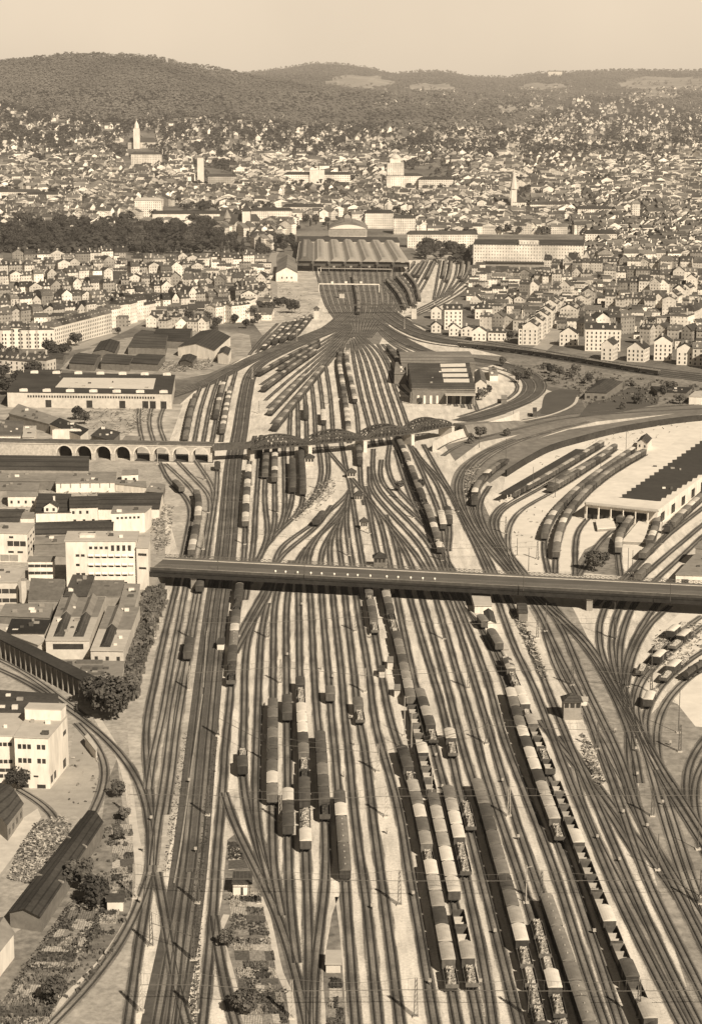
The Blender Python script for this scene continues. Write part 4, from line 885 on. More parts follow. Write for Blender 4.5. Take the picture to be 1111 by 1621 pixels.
# ------------------------------------------------------------------ viaduct: stone arches, plate span, four trusses
ZD = 9.3
def arch_viaduct():
    A, B = G(-60, 698, ZD), G(336, 705, ZD); c = A.copy(); c.z = 0; root = empty('stone_viaduct', tuple(c)); ax = (B - A); ax.z = 0; L = ax.length; ax.normalize()
    root.rotation_euler = (0, 0, math.atan2(ax.y, ax.x)); W_ = 8.0
    sc_ = scale_at(731); span = 31.2 / sc_; rad = 4.15; spring = 3.6
    m = MB()
    cs = []; s = L - 2.2 - span / 2 + .6
    xr = L
    centres = [L - 1.2 - span * (i + .5) for i in range(12)]
    centres = [x for x in centres if x > 6]
    skip0, skip1 = G(15, 700, ZD).x - A.x, G(76, 700, ZD).x - A.x
    centres = [x for x in centres if not (skip0 - 2 < x < skip1 + 3)]
    n = 12
    for y, s_ in ((0, 1), (W_, -1)):
        prev = 0; cc = sorted(centres)
        for x in cc:
            xl, xr_ = x - rad, x + rad
            q = [(prev, y, 0), (xl, y, 0), (xl, y, ZD - .9), (prev, y, ZD - .9)]
            # pier between
            m.face(q if s_ > 0 else q[::-1])
            for i in range(n):
                t0, t1 = PI - PI * i / n, PI - PI * (i + 1) / n
                x0, z0 = x + rad * math.cos(t0), spring + rad * math.sin(t0); x1, z1 = x + rad * math.cos(t1), spring + rad * math.sin(t1)
                q = [(x0, y, z0), (x1, y, z1), (x1, y, ZD - .9), (x0, y, ZD - .9)]; m.face(q if s_ > 0 else q[::-1])
            prev = xr_
        q = [(prev, y, 0), (L, y, 0), (L, y, ZD - .9), (prev, y, ZD - .9)]; m.face(q if s_ > 0 else q[::-1])
    part(m, 'wall', STONE, root)
    for x in centres:
        v = MB()
        for sg in (-1, 1): v.face([(x + sg * rad, 0, 0), (x + sg * rad, W_, 0), (x + sg * rad, W_, spring), (x + sg * rad, 0, spring)])
        for i in range(n):
            t0, t1 = PI * i / n, PI * (i + 1) / n
            v.face([(x + rad * math.cos(t0), 0, spring + rad * math.sin(t0)), (x + rad * math.cos(t1), 0, spring + rad * math.sin(t1)), (x + rad * math.cos(t1), W_, spring + rad * math.sin(t1)), (x + rad * math.cos(t0), W_, spring + rad * math.sin(t0))])
        e = MB()
        for i in range(n):
            t0, t1 = PI * i / n, PI * (i + 1) / n; r0, r1 = rad, rad + .75
            P = lambda t, r, y: (x + r * math.cos(t), y, spring + r * math.sin(t))
            e.face([P(t0, r0, -.15), P(t0, r1, -.15), P(t1, r1, -.15), P(t1, r0, -.15)]); e.face([P(t0, r1, -.15), P(t0, r1, .02), P(t1, r1, .02), P(t1, r1, -.15)]); e.face([P(t0, r0, .02), P(t0, r0, -.15), P(t1, r0, -.15), P(t1, r0, .02)])
        part(v, 'vault', STONE, root)
        if x < L - 42: bk_ = MB(); bk_.box(x - rad - .3, W_ - .9, 0, x + rad + .3, W_ - .4, spring + rad); part(bk_, 'arch_shade_screen', M('dark_stone_arch_shade', .045, .3, .5), root)  # dark screen added at the back so the opening looks shaded
        part(e, 'arch_ring', M('arch_stone_pale', .58, .12, .8), root)
    d = MB(); d.box(0, -.35, ZD - .9, L, W_ + .35, ZD - .45); part(d, 'cornice', CONC, root)
    d = MB(); d.box(0, -.2, ZD - .449, L, .2, ZD + .5); d.box(0, W_ - .2, ZD - .449, L, W_ + .2, ZD + .5); part(d, 'parapet', M('parapet_dark', .12, .3, .5), root)
    d = MB(); d.box(0, .21, ZD - .449, L, W_ - .21, ZD - .1); part(d, 'track_bed', M('cinder_bank', .17, .25, .2), root)
    for y in (1.6, 3.1, 4.9, 6.4):
        d = MB(); d.box(0, y - .06, ZD - .099, L, y + .06, ZD + .06); part(d, 'rail', RAIL, root)
    tag(root, 'pale stone railway viaduct with round arches on the left of the yard', 'viaduct')
arch_viaduct()
def span_line(xa, ya, xb, yb, z):
    return G(xa, ya, z), G(xb, yb, z)
def plate_span():
    A, B = G(336, 712, 7.2), G(398, 709, 7.2); A.z = B.z = 0; root = empty('plate_girder_bridge', tuple(A)); d = B - A; L = d.length; root.rotation_euler = (0, 0, math.atan2(d.y, d.x))
    for y in (0, 7.4): 
        m = MB(); m.box(0, y, 6.6, L, y + .35, 9.3, 0)
        for i in range(14): m.box(i * L / 14, y - .12, 6.7, i * L / 14 + .15, y + .47, 9.2)
        part(m, 'girder', STEEL, root)
    m = MB(); m.box(0, .36, 7.4, L, 7.39, 8.0); part(m, 'deck', STEEL, root)
    for y in (1.6, 3.1, 4.9, 6.4): m = MB(); m.box(0, y - .06, 8.01, L, y + .06, 8.15); part(m, 'rail', RAIL, root)
    m = MB(); m.box(L - .8, -.5, 0, L + 1.6, 8.3, 6.58); m.box(L - 1.1, -.8, 0, L + 1.9, 8.6, 1.2); part(m, 'pier', STONE, root)
    tag(root, 'short dark plate girder span between the stone arches and the first truss', 'bridge')
plate_span()
def truss(xa, ya, xb, yb, i, rise=4.3):
    z0 = 7.0; A, B = G(xa, ya, z0), G(xb, yb, z0); A.z = B.z = 0; root = empty('arched_truss_bridge', tuple(A)); d = B - A; L = d.length; root.rotation_euler = (0, 0, math.atan2(d.y, d.x)); W_ = 8.4
    N = 12; top = lambda k: z0 + 1.4 + rise * (1 - (2 * k / N - 1) ** 2)
    for y, nm in ((0, 'near'), (W_, 'far')):
        m = MB()
        for k in range(N):
            x0, x1 = L * k / N + .3, L * (k + 1) / N + .3 - .0; x0 = .3 + (L - .6) * k / N; x1 = .3 + (L - .6) * (k + 1) / N
            m.bar((x0, y, top(k)), (x1, y, top(k + 1)), .75, .8); m.bar((x0, y, top(k) - 1.7 if 0 < k else top(k)), (x1, y, top(k + 1) - (1.7 if k < N - 1 else 0)), .55, .55)
            m.bar((x0, y, z0), (x1, y, z0), .45, .8)
            if k: m.bar((x0, y, z0), (x0, y, top(k)), .42)
            m.bar((x0, y, z0), (x1, y, top(k + 1) - .3), .36); m.bar((x0, y, top(k) - .3), (x1, y, z0), .36)
            if 0 < k: m.bar((x0, y, top(k)), (x0 + (L - .6) / N / 2, y, top(k) - 1.5), .14)
        m.bar((.3, y, z0), (.3, y, top(0)), .6); m.bar((L - .3, y, z0), (L - .3, y, top(N)), .6)
        part(m, 'truss', M('truss_steel', .07, .25, .8), root)
    m = MB()
    for k in range(2, N - 1):
        x = .3 + (L - .6) * k / N; x1 = .3 + (L - .6) * (k + 1) / N; m.bar((x, 0, top(k)), (x, W_, top(k)), .3)
        if k < N - 2: m.bar((x, 0, top(k)), (x1, W_, top(k + 1)), .14); m.bar((x, W_, top(k)), (x1, 0, top(k + 1)), .14)
    part(m, 'top_bracing', STEEL, root)
    m = MB(); m.box(.2, .4, z0 - .3, L - .2, W_ - .4, z0 + .25); part(m, 'deck', STEEL, root)
    for y in (1.9, 3.4, 5.1, 6.6): m = MB(); m.box(.2, y - .07, z0 + .26, L - .2, y + .07, z0 + .42); part(m, 'rail', RAIL, root)
    m = MB(); m.prism([(L - 1.1, -.9), (L + 1.1, -.9), (L + 1.1, W_ + .9), (L - 1.1, W_ + .9)], 0, z0 - .5); m.box(L - 1.4, -1.2, z0 - .49, L + 1.4, W_ + 1.2, z0 - .31); part(m, 'pier', M('arch_stone_pale', .58, .12, .8), root)
    tag(root, '%s arched steel truss span counted from the left of the railway bridge' % nth(i), 'bridge', 'arched truss spans of the railway bridge')
for i, q in enumerate([(397, 712, 490, 704), (490, 704, 577, 696), (577, 696, 652, 686), (652, 686, 715, 674)]): truss(*q, i)
# elevated line continuing right of the trusses
def bank(name, pts, w, z0, z1, mat, label, top=None):
    P = smooth([Vector(G(x, y, 0)) for x, y in pts], 10); n = normals(P); m = MB(); L = len(P)
    def q(i, s, z): 
        v = P[i] + n[i] * (s * (w / 2 + (0 if z > .1 else 5))); return (v.x, v.y, z)
    for i in range(L - 1):
        za = z0 + (z1 - z0) * i / (L - 1); zb = z0 + (z1 - z0) * (i + 1) / (L - 1)
        m.face([q(i, -1, za), q(i, 1, za), q(i + 1, 1, zb), q(i + 1, -1, zb)]); m.face([q(i, 1, 0), q(i + 1, 1, 0), q(i + 1, 1, zb), q(i, 1, za)]); m.face([q(i + 1, -1, 0), q(i, -1, 0), q(i, -1, za), q(i + 1, -1, zb)])
    m.face([q(0, -1, 0), q(0, 1, 0), q(0, 1, z0), q(0, -1, z0)])
    o = m.build(name, mat); tag(o, label, 'embankment'); return o
bk = bank('railway_embankment', [(726, 690), (760, 684), (812, 668)], 9, 7, 1.0, M('cinder_bank', .17, .25, .2), 'low dark embankment carrying the line off the last truss span')
w_ = MB(); P_ = smooth(pxs([(800, 755), (835, 733), (872, 714), (920, 700), (980, 685), (1050, 673), (1111, 666), (1300, 655)]), 10); railbar(w_, P_, 0, .8, 0, 3.6)
tag(w_.build('retaining_wall', M('dark_stone_arch_shade', .045, .3, .5)), 'long dark curved retaining wall behind the goods yard', 'wall')
w_ = MB(); P_ = smooth(pxs([(684, 716), (712, 700), (760, 686), (808, 672), (822, 664)]), 10); n_ = normals(P_)
for i in range(len(P_) - 1):
    a, b = P_[i], P_[i + 1]; w_.face([(a.x, a.y, 0), (b.x, b.y, 0), (b.x + .3, b.y + 5, 4.6), (a.x + .3, a.y + 5, 4.6)]); w_.face([(a.x + .3, a.y + 5, 4.6), (b.x + .3, b.y + 5, 4.6), (b.x, b.y + 10, 0), (a.x, a.y + 10, 0)])
tag(w_.build('concrete_slope', CREAM), 'bright concrete slope below the track right of the truss bridge', 'wall')
# ------------------------------------------------------------------ factories on the left
r, q = block('office_building', [(104, 857), (215, 857), (219, 842), (109, 842)], 19.5, WHITE, ROOFP, 'tall white flat-roofed office block beside the left end of the road bridge', over=.6)
c = r.location; a, b = q[0] + V2(c), q[1] + V2(c)
def onroot(root, fn): pass
def wins(root, q, i, j, z0, z1, n, fill=.6, skip=(), u0=0, u1=1, mat=None, name='window'):
    strip_windows(root, q[i], q[j], z0, z1, n, fill, .06, name, mat, skip, u0, u1)
wins(r, q, 0, 1, 16.3, 17.4, 4, .6, u0=.32, u1=.62); wins(r, q, 0, 1, 15.6, 17.9, 4, .55, u0=.63, u1=.95)
for zz, n in ((12.6, 7), (8.9, 7), (5.2, 7), (1.8, 7)): wins(r, q, 0, 1, zz, zz + 1.0, n, .66, u0=.31, u1=.98, skip=(5,) if zz > 10 else (6,))
AW = M('window_awning', .72, .05, 1)
for zz in (8.9, 5.2, 12.6):
    m = MB()
    for i in range(7):
        u = .31 + .67 * (i + .5) / 7; x = q[0].lerp(q[1], u); m.face([(x.x - 1.1, x.y - .1, zz + 1.7), (x.x - 1.1, x.y - .8, zz + .9), (x.x + 1.1, x.y - .8, zz + .9), (x.x + 1.1, x.y - .1, zz + 1.7)][::1])
    part(m, 'awning', AW, r)
for zz in (13.2, 9.3, 5.5): wins(r, q, 0, 1, zz, zz + 1.0, 2, .7, u0=.13, u1=.28, skip=(1,) if zz == 9.3 else ())
m = MB(); m.box(q[0].x + 5, q[0].y + 5, 19.86, q[0].x + 11, q[0].y + 9, 20.8); part(m, 'roof_lantern', WHITE, r)
r, q = block('stair_tower', [(216, 867), (235, 868), (238, 852), (220.5, 852)], 17.2, WHITE, ROOFP, 'narrow white stair tower attached to the right of the tall office block', 'building', over=.3)
wins(r, q, 0, 1, 14, 15, 1, .7); wins(r, q, 0, 1, 8.5, 9.3, 1, .6)
r, q = block('factory_building', [(-40, 843), (43, 845), (55, 829), (-20, 828)], 12.5, WHITE, ROOFP, 'white factory building with ribbon windows at the left edge', over=.5)
wins(r, q, 0, 1, 7.0, 9.2, 3, .9, u0=.62, u1=.98); wins(r, q, 0, 1, 10.4, 11.3, 1, .4, u0=.6, u1=.8); wins(r, q, 0, 1, 4, 4.9, 2, .6, u0=.6, u1=.95); wins(r, q, 0, 1, .4, 3.2, 3, .95, u0=.3, u1=.82, mat=GREYW, name='door')
for zz in (9, 6, 3): wins(r, q, 1, 2, zz, zz + 1, 3, .5)
r, q = block('factory_building', [(-40, 922), (28, 922), (40, 902), (-30, 900)], 9, CREAM, ROOFP, 'white workshop with two dark window bands at the left edge below the ribbon window factory')
wins(r, q, 0, 1, 4.6, 6.4, 3, .92, u0=.45, u1=.98); wins(r, q, 0, 1, 1, 2.6, 3, .92, u0=.45, u1=.98)
r, q = block('factory_office', [(45, 889), (84, 889), (87, 882), (48, 882)], 8, WHITE, ROOFM, 'small white office with dark window bands left of the tall block')
wins(r, q, 0, 1, 5.6, 6.8, 4, .95); wins(r, q, 0, 1, 2.6, 3.8, 4, .95)
# sawtooth halls
def sawtooth(px, h, n, label, dark=True):
    r, q = block('sawtooth_workshop', px, h, GREYW, ROOFM, label, over=.2)
    for i in range(n):
        t0, t1 = i / n, (i + .55) / n; a0, b0 = q[0].lerp(q[3], t0), q[1].lerp(q[2], t0); a1, b1 = q[0].lerp(q[3], t1), q[1].lerp(q[2], t1); t2 = (i + .97) / n; a2, b2 = q[0].lerp(q[3], t2), q[1].lerp(q[2], t2)
        z = h + .36; m = MB(); E = lambda p, zz: (p.x, p.y, zz)
        m.face([E(a0, z), E(b0, z), E(b1, z + 1.7), E(a1, z + 1.7)]); m.face([E(a1, z + 1.7), E(b1, z + 1.7), E(b2, z), E(a2, z)]); m.face([E(a0, z), E(a1, z + 1.7), E(a2, z)]); m.face([E(b0, z), E(b2, z), E(b1, z + 1.7)])
        part(m, 'shed_roof', SKYL if dark else ROOFM, r)
    return r, q
sawtooth([(45, 952), (99, 952), (104, 922), (50, 920)], 5.5, 5, 'dark sawtooth-roofed workshop left of the tall office block')
sawtooth([(141, 944), (192, 945), (198, 924), (150, 924)], 5.5, 4, 'dark sawtooth-roofed workshop at the foot of the tall office block')
block('workshop', [(102, 944), (138, 944), (150, 913), (116, 911)], 7.5, GREYW, ROOFD, 'square dark flat-roofed workshop below the tall office block')
block('workshop', [(188, 962), (213, 962), (222, 926), (198, 925)], 6, CREAM, ROOFM, 'narrow grey-roofed workshop wing beside the bridge end')
block('workshop', [(12, 1003), (70, 1003), (80, 983), (20, 981)], 6, CREAM, ROOFD, 'low dark-roofed store behind the monitor-roofed hall')
block('workshop', [(0, 975), (78, 978), (84, 957), (10, 957)], 5, BRICK, ROOFM, 'low grey-roofed workshop beside the square chimney')
def hall(px, h, label, mons, split):
    r, q = block('factory_hall', px, h, CREAM, ROOFP, label, over=.4)
    m = MB(); z = h + .36; s = split; A, B = q[0].lerp(q[3], s), q[1].lerp(q[2], s); E = lambda p, zz: (p.x, p.y, zz)
    m.face([E(A, z + .01), E(B, z + .01), E(q[2], z + .01), E(q[3], z + .01)]); part(m, 'roofing_felt', M('felt_grey', .2, .2, .3), r)
    for u in mons:
        for t0, t1, mt in ((.06, s + .02, ROOFD), (s + .05, .97, ROOFM)):
            a, b = q[0].lerp(q[1], u), q[3].lerp(q[2], u); p0, p1 = a.lerp(b, t0), a.lerp(b, t1); w = Vector((1.9, 0)); m = MB()
            m.face([E(p0 - w, z), E(p0 + w * 0, z + 1.8), E(p1, z + 1.8), E(p1 - w, z)][::-1]); m.face([E(p0 + w, z), E(p1 + w, z), E(p1, z + 1.8), E(p0, z + 1.8)]); m.face([E(p0 - w, z), E(p0 + w, z), E(p0, z + 1.8)]); m.face([E(p1 + w, z), E(p1 - w, z), E(p1, z + 1.8)])
            part(m, 'roof_monitor', mt, r)
    return r, q
r, q = hall([(73, 1014), (142, 1014), (168, 946), (99, 944)], 6.8, 'factory hall with two long roof monitors in the left foreground', (.27, .72), .5)
wins(r, q, 0, 1, 3.6, 5.6, 1, 1, u0=.16, u1=.86)
r, q = hall([(144, 1030), (196, 1031), (222, 962), (171, 960)], 6, 'lower factory hall with one roof monitor beside the taller hall', (.4,), .45)
wins(r, q, 0, 1, 2.6, 4, 3, .3)
r, q = block('factory_annex', [(134, 1083), (191, 1085), (197, 1048), (72, 1046)], 4.2, CREAM, ROOFM, 'low annex with three dark rooflights in front of the factory halls', over=.2)
wins(r, q, 0, 1, 1.0, 3.4, 2, .7, u0=.1, u1=.9)
for k in range(3):
    p = G(121 + k * 9, 1049 + k * 9, 4.6); m = MB(); cx, cy = p.x - r.location.x, p.y - r.location.y; wd = 9 - k * 1.8; m.prism([(cx, cy - 1), (cx + wd, cy - 1), (cx + wd, cy + 1), (cx, cy + 1)], 4.6, 5.4); part(m, 'rooflight', SKYL, r)
# long arcade along the siding
A, B = G(-30, 996, 7), G(134, 1079, 7); A.z = B.z = 0; d = B - A; L = d.length; root = empty('arcade_building', tuple(A), math.atan2(d.y, d.x))
m = MB(); m.box(0, 2.2, 0, L, 5, 6.6); part(m, 'wall', BRICK, root); m = MB(); m.box(-.3, -.4, 6.61, L + .3, 5.3, 7.2); part(m, 'roof', ROOFD, root)
for i in range(21): m = MB(); m.box(i * L / 20 - .25, -.1, 0, i * L / 20 + .25, .4, 6.6); m.box(i * L / 20 - .18, .4, 5.6, i * L / 20 + .18, 2.19, 6.6); part(m, 'pillar', GREYW, root)
tag(root, 'long dark arcaded loading building running diagonally along the curved siding', 'building')
block('storehouse', [(-40, 985), (60, 1022), (73, 1012), (14, 990)], 5.2, CREAM, ROOFP, 'pale flat-roofed store behind the diagonal arcade')
g = G(40, 962, 0); root = empty('square_chimney', tuple(g)); m = MB(); m.prism([(-.9, -.9), (.9, -.9), (.9, .9), (-.9, .9)], 0, 11); part(m, 'shaft', CREAM, root); m = MB(); m.box(-1.05, -1.05, 11.01, 1.05, 1.05, 11.5); part(m, 'cap', GREYW, root); tag(root, 'squat square chimney between the sawtooth roofs', 'chimney')
# rows of sheds between bridge and viaduct
r, q = block('warehouse', [(57, 812), (113, 811), (113, 782), (62, 781)], 5.5, WHITE, ROOFD, 'white warehouse with a gabled dormer on its dark roof', rh=2.2)
p = q[0].lerp(q[1], .42); m = MB(); m.prism([(p.x - 3, p.y + .3), (p.x + 3, p.y + .3), (p.x + 3, p.y + 6), (p.x - 3, p.y + 6)], 5.6, 8.0); m.face([(p.x - 3.2, p.y + .28, 8), (p.x + 3.2, p.y + .28, 8), (p.x, p.y + .28, 10)]); part(m, 'dormer', WHITE, r)
m = MB(); m.face([(p.x - 3.5, p.y - .1, 7.9), (p.x, p.y - .1, 10.2), (p.x, p.y + 7, 10.2), (p.x - 3.5, p.y + 7, 7.9)][::-1]); m.face([(p.x + 3.5, p.y - .1, 7.9), (p.x, p.y - .1, 10.2), (p.x, p.y + 7, 10.2), (p.x + 3.5, p.y + 7, 7.9)]); part(m, 'dormer_roof', ROOFD, r)
strip_windows(r, (p.x - 3, p.y + .2), (p.x + 3, p.y + .2), 6.3, 7.6, 2, .35); chimney(r, p.x, p.y + 12, 7, 3.5, mat=WHITE)
r, q = block('warehouse', [(111, 804), (155, 803), (156, 785), (111, 786)], 7.5, WHITE, ROOFD, 'white two-storey warehouse end right of the dormer warehouse', rh=1.8); wins(r, q, 0, 1, 4.6, 6, 4, .35, skip=(3,)); wins(r, q, 0, 1, .8, 2, 3, .3)
block('warehouse', [(156, 806), (252, 806), (258, 780), (156, 781)], 5, WHITE, ROOFD, 'very long dark-roofed warehouse behind the white cube', rh=1.5)
r, q = block('factory_building', [(177, 813), (229, 811), (240, 802), (181, 802)], 9.3, WHITE, ROOFM, 'white cube-shaped building with six small windows in a row under its grey roof'); wins(r, q, 0, 1, 6.6, 7.6, 6, .55, u0=.12, u1=.88)
block('warehouse', [(56, 846), (178, 844), (180, 823), (57, 827)], 5, GREYW, ROOFD, 'long dark-roofed shed in front of the white warehouse wall', rh=1.2)
r, q = block('warehouse', [(55, 862), (104, 860), (104, 849), (56, 851)], 5, BRICK, ROOFM, 'narrow shed with a pale rooflight behind the ribbon window factory'); 
block('warehouse', [(55, 880), (104, 880), (104, 872), (56, 872)], 4, GREYW, ROOFM, 'low grey shed tucked between the two white factories')
block('warehouse', [(-40, 743), (140, 745), (141, 722), (-40, 720)], 6.5, GREYW, ROOFD, 'huge dark-roofed depot directly in front of the stone arches', rh=1.2)
block('warehouse', [(-40, 761), (89, 762), (93, 748), (-40, 746)], 4.6, BRICK, ROOFM, 'long low grey-roofed shed below the huge dark depot')
r, q = block('warehouse', [(89, 765), (182, 764), (184, 748), (94, 747)], 4.8, WHITE, ROOFM, 'white-walled shed with grey roof and short dark pilasters')
for i in range(6): p = q[0].lerp(q[1], (i + .5) / 6); m = MB(); m.box(p.x - .2, p.y - .3, 2.4, p.x + .2, p.y - .02, 4.7); part(m, 'pilaster', GREYW, r)
block('warehouse', [(183, 766), (232, 772), (230, 763), (186, 760)], 3.6, WHITE, ROOFM, 'low white wedge-shaped shed beyond the pilastered shed')
r, q = block('small_house', [(193, 752), (219, 751), (218, 743), (196, 744)], 5, WHITE, ROOFM, 'small white cabin with two dark windows standing before the arches', 'house', rh=1); wins(r, q, 0, 1, 2, 3.4, 2, .3)
block('warehouse', [(232, 778), (258, 780), (262, 768), (240, 765)], 3.4, BRICK, ROOFM, 'small brick shed beside the curved siding')
r, q = block('small_house', [(13, 786), (58, 786), (60, 778), (12, 778)], 5, WHITE, ROOFM, 'white two-storey house at the left edge of the shed rows', 'house', rh=1.2); wins(r, q, 0, 1, 1.6, 3, 4, .3)
block('warehouse', [(-40, 776), (60, 777), (62, 766), (-40, 764)], 4.5, GREYW, ROOFM, 'grey flat shed behind the white two-storey house')
block('small_house', [(32, 820), (54, 820), (56, 812), (33, 812)], 4.5, WHITE, ROOFM, 'little white outbuilding left of the dormer warehouse', 'house')
block('warehouse', [(-40, 828), (30, 826), (40, 806), (-40, 806)], 4.5, GREYW, ROOFD, 'dark shed at the left edge behind the ribbon window factory', rh=1)
block('warehouse', [(110, 782), (60, 781), (57, 776), (110, 776)][::-1], 3, GREYW, ROOFD, 'thin dark lean-to behind the dormer warehouse') if False else None
block('workshop', [(22, 862), (28, 862), (28, 860), (22, 860)], 3, GREYW, ROOFD, 'tiny hut') if False else None
# carriage depot beyond the arches
r, q = block('carriage_shed', [(12, 621), (272, 624), (277, 594), (32, 590)], 9.5, CREAM, ROOFD, 'long carriage shed with pale glazed roof and dark gateways', over=.4)
m = MB(); E = lambda p, zz: (p.x, p.y, zz); gl = [G(88, 613, 9.9), G(243, 616, 9.9), G(247, 599, 9.9), G(101, 598, 9.9)]; gl = [V2(p) - V2(r.location) for p in gl]; m.prism([tuple(p) for p in gl], 9.86, 10.0); part(m, 'glazed_roof', M('glazed_roof_pale', .55, .08, .3), r)
for i in range(7):
    for yy, u0 in ((0.03, .1), (.96, .1)):
        a, b = q[0].lerp(q[3], yy), q[1].lerp(q[2], yy); p = a.lerp(b, u0 + i * .142); m = MB(); m.prism([(p.x - 2.6, p.y - 1), (p.x + 2.6, p.y - 1), (p.x + 1.6, p.y + 2.5), (p.x - 1.6, p.y + 2.5)], 9.86, 11.4); part(m, 'roof_gable', WHITE, r)
wins(r, q, 0, 1, 6.4, 7.8, 48, .6, u0=.12, u1=.9)
for u in (.25, .5, .7, .84, .885, .95): wins(r, q, 0, 1, .2, 4.9, 1, 1, u0=u - .018, u1=u + .018, name='gateway')
r, q = block('dormered_house', [(38, 595), (95, 595), (98, 585), (42, 585)], 8, CREAM, ROOFD, 'low house with a dark roof behind the left end of the carriage shed', 'house', rh=1)
# timber yard
for i, (px, h, rh, ax, lb) in enumerate([
    ([(203, 549), (262, 551), (268, 527), (225, 522)], 6, 3, 0, 'broad timber yard shed with a dark pitched roof, largest of the group'),
    ([(282, 549), (340, 555), (365, 533), (318, 524)], 7, 4, 1, 'timber yard hall with a pale gable end facing the tracks'),
    ([(110, 574), (150, 577), (160, 562), (126, 558)], 5, 2, 0, 'timber yard shed nearest the carriage shed roof'),
    ([(160, 574), (205, 577), (215, 563), (170, 560)], 5, 2, 0, 'timber yard shed in the middle of the row behind the carriage shed'),
    ([(205, 574), (250, 577), (262, 562), (220, 560)], 5, 1, 0, 'flat grey timber yard shed right of the middle one'),
    ([(148, 556), (182, 558), (190, 541), (160, 540)], 5, 2, 1, 'narrow timber yard shed set end-on'),
    ([(243, 538), (300, 541), (305, 520), (250, 520)], 6, 3, 0, 'timber yard shed behind the largest shed'),
    ([(285, 571), (305, 574), (312, 564), (290, 562)], 4, 1.5, 1, 'small dark hut in the timber yard'),
    ([(345, 560), (362, 562), (366, 552), (350, 551)], 7, 2, 1, 'bright white gabled house at the timber yard track'),
    ([(75, 566), (100, 568), (104, 560), (80, 558)], 4, 1.5, 0, 'small pale shed at the left of the timber yard')]):
    block('timber_shed' if i != 8 else 'small_house', px, h, WHITE if i in (1, 8) else BRICK, ROOFD, lb, 'shed' if i != 8 else 'house', 'sheds of the timber yard', rh=rh, axis=ax)
# jumble behind the arches on the left
for i, (px, h, lb, wl, rf) in enumerate([
    ([(15, 655), (78, 672), (92, 662), (30, 640)], 5, 'long sloping shed with a patchy pale roof behind the arches', GREYW, ROOFM),
    ([(80, 672), (128, 690), (140, 680), (95, 662)], 6, 'patchy-roofed shed above the bright yard wall', WHITE, ROOFD),
    ([(145, 690), (178, 698), (190, 685), (160, 677)], 5, 'dark square workshop roof behind the arches', BRICK, ROOFD),
    ([(-40, 690), (35, 690), (38, 668), (-30, 662)], 6, 'white building with grey roof at the left edge behind the viaduct', WHITE, ROOFG),
    ([(36, 692), (55, 692), (58, 675), (40, 675)], 8, 'bright white rounded silo house at the left', WHITE, ROOFP),
    ([(195, 697), (216, 700), (222, 692), (200, 690)], 3, 'little lean-to beside the siding behind the arches', BRICK, ROOFM)]):
    block('workshop', px, h, wl, rf, lb, 'workshop', 'workshops behind the viaduct')
m = MB(); m.prism([tuple(G(x, y)[:2]) for x, y in [(84, 700), (130, 700), (128, 698), (88, 698)]], 0, 7); tag(m.build('yard_wall', WHITE), 'bright blank wall just behind the stone viaduct', 'wall')
# lower-left white building
r, q = block('factory_building', [(23, 1167), (77, 1169), (107, 1133), (47, 1131)], 15.2, WHITE, ROOFP, 'white four-storey factory block in the lower left with a set-back roof floor', over=.3)
for zz in (11.8, 7.6): wins(r, q, 0, 1, zz, zz + 1.4, 6, .75, u0=.08, u1=.92, skip=(3,))
wins(r, q, 0, 1, 2.6, 3.6, 3, .7, u0=.1, u1=.45); wins(r, q, 0, 1, 3.4, 3.9, 1, .7, u0=.5, u1=.7); wins(r, q, 0, 1, .1, 1.2, 2, .5)
for u in (.05, .22): wins(r, q, 1, 2, 1.2, 3.4, 1, 1, u0=u, u1=u + .1)
wins(r, q, 1, 2, 10.5, 11.8, 1, 1, u0=.75, u1=.9); wins(r, q, 1, 2, .8, 3.4, 1, 1, u0=.7, u1=.84, name='door')
m = MB(); t_ = [q[3].lerp(q[0], .28), q[3].lerp(q[0], .28).lerp(q[2].lerp(q[1], .28), .97), q[2] * .97, q[3] * .95]; m.prism([tuple(p) for p in t_], 15.56, 18.6); part(m, 'roof_storey', WHITE, r); m = MB(); m.prism([tuple(p * 1.03) for p in t_], 18.61, 19.0); part(m, 'roof_storey_roof', ROOFP, r)
r, q = block('factory_building', [(-60, 1165), (22, 1165.5), (46, 1131), (-40, 1130)], 14.2, WHITE, ROOFP, 'white factory wing running off the left edge beside the four-storey block', over=.2)
for zz in (11.2, 6, 1.6): wins(r, q, 0, 1, zz, zz + 1.1, 5, .8, u0=.5, u1=.97)
wins(r, q, 0, 1, 3.4, 4.4, 3, .95, u0=.5, u1=.97); 
block('warehouse', [(-60, 1128), (94, 1130), (90, 1100), (-60, 1090)], 5.5, GREYW, ROOFD, 'big black-roofed shed behind the lower left factory block')
# long gabled shed, lower left
r, q = block('long_shed', [(16, 1442), (66, 1450), (163, 1303), (139, 1284)], 4.2, BRICK, ROOFD, 'long dark-roofed timber shed running diagonally in the lower left', over=.8, rh=1.5, axis=1)
for t in (.32, .7):
    a = q[0].lerp(q[3], t); b = q[1].lerp(q[2], t); m = MB(); m.prism([tuple(a * 1.005), tuple(b * 1.005), tuple((b * 1.005) + Vector((.3, .4))), tuple((a * 1.005) + Vector((.3, .4)))], 4.3, 4.8); part(m, 'fire_wall', GREYW, r)
block('small_house', [(-50, 1525), (-3, 1510), (22, 1478), (-10, 1455)], 6, WHITE, ROOFM, 'white house cut by the lower left edge of the picture', 'house', rh=2.2, axis=1)
r, q = block('small_house', [(-40, 1262), (12, 1306), (36, 1272), (0, 1240)], 4.6, GREYW, ROOFD, 'dark-roofed house at the left edge above the dusty track', 'house', rh=2.2, axis=1); wins(r, q, 1, 2, 1.2, 2.8, 4, .4)
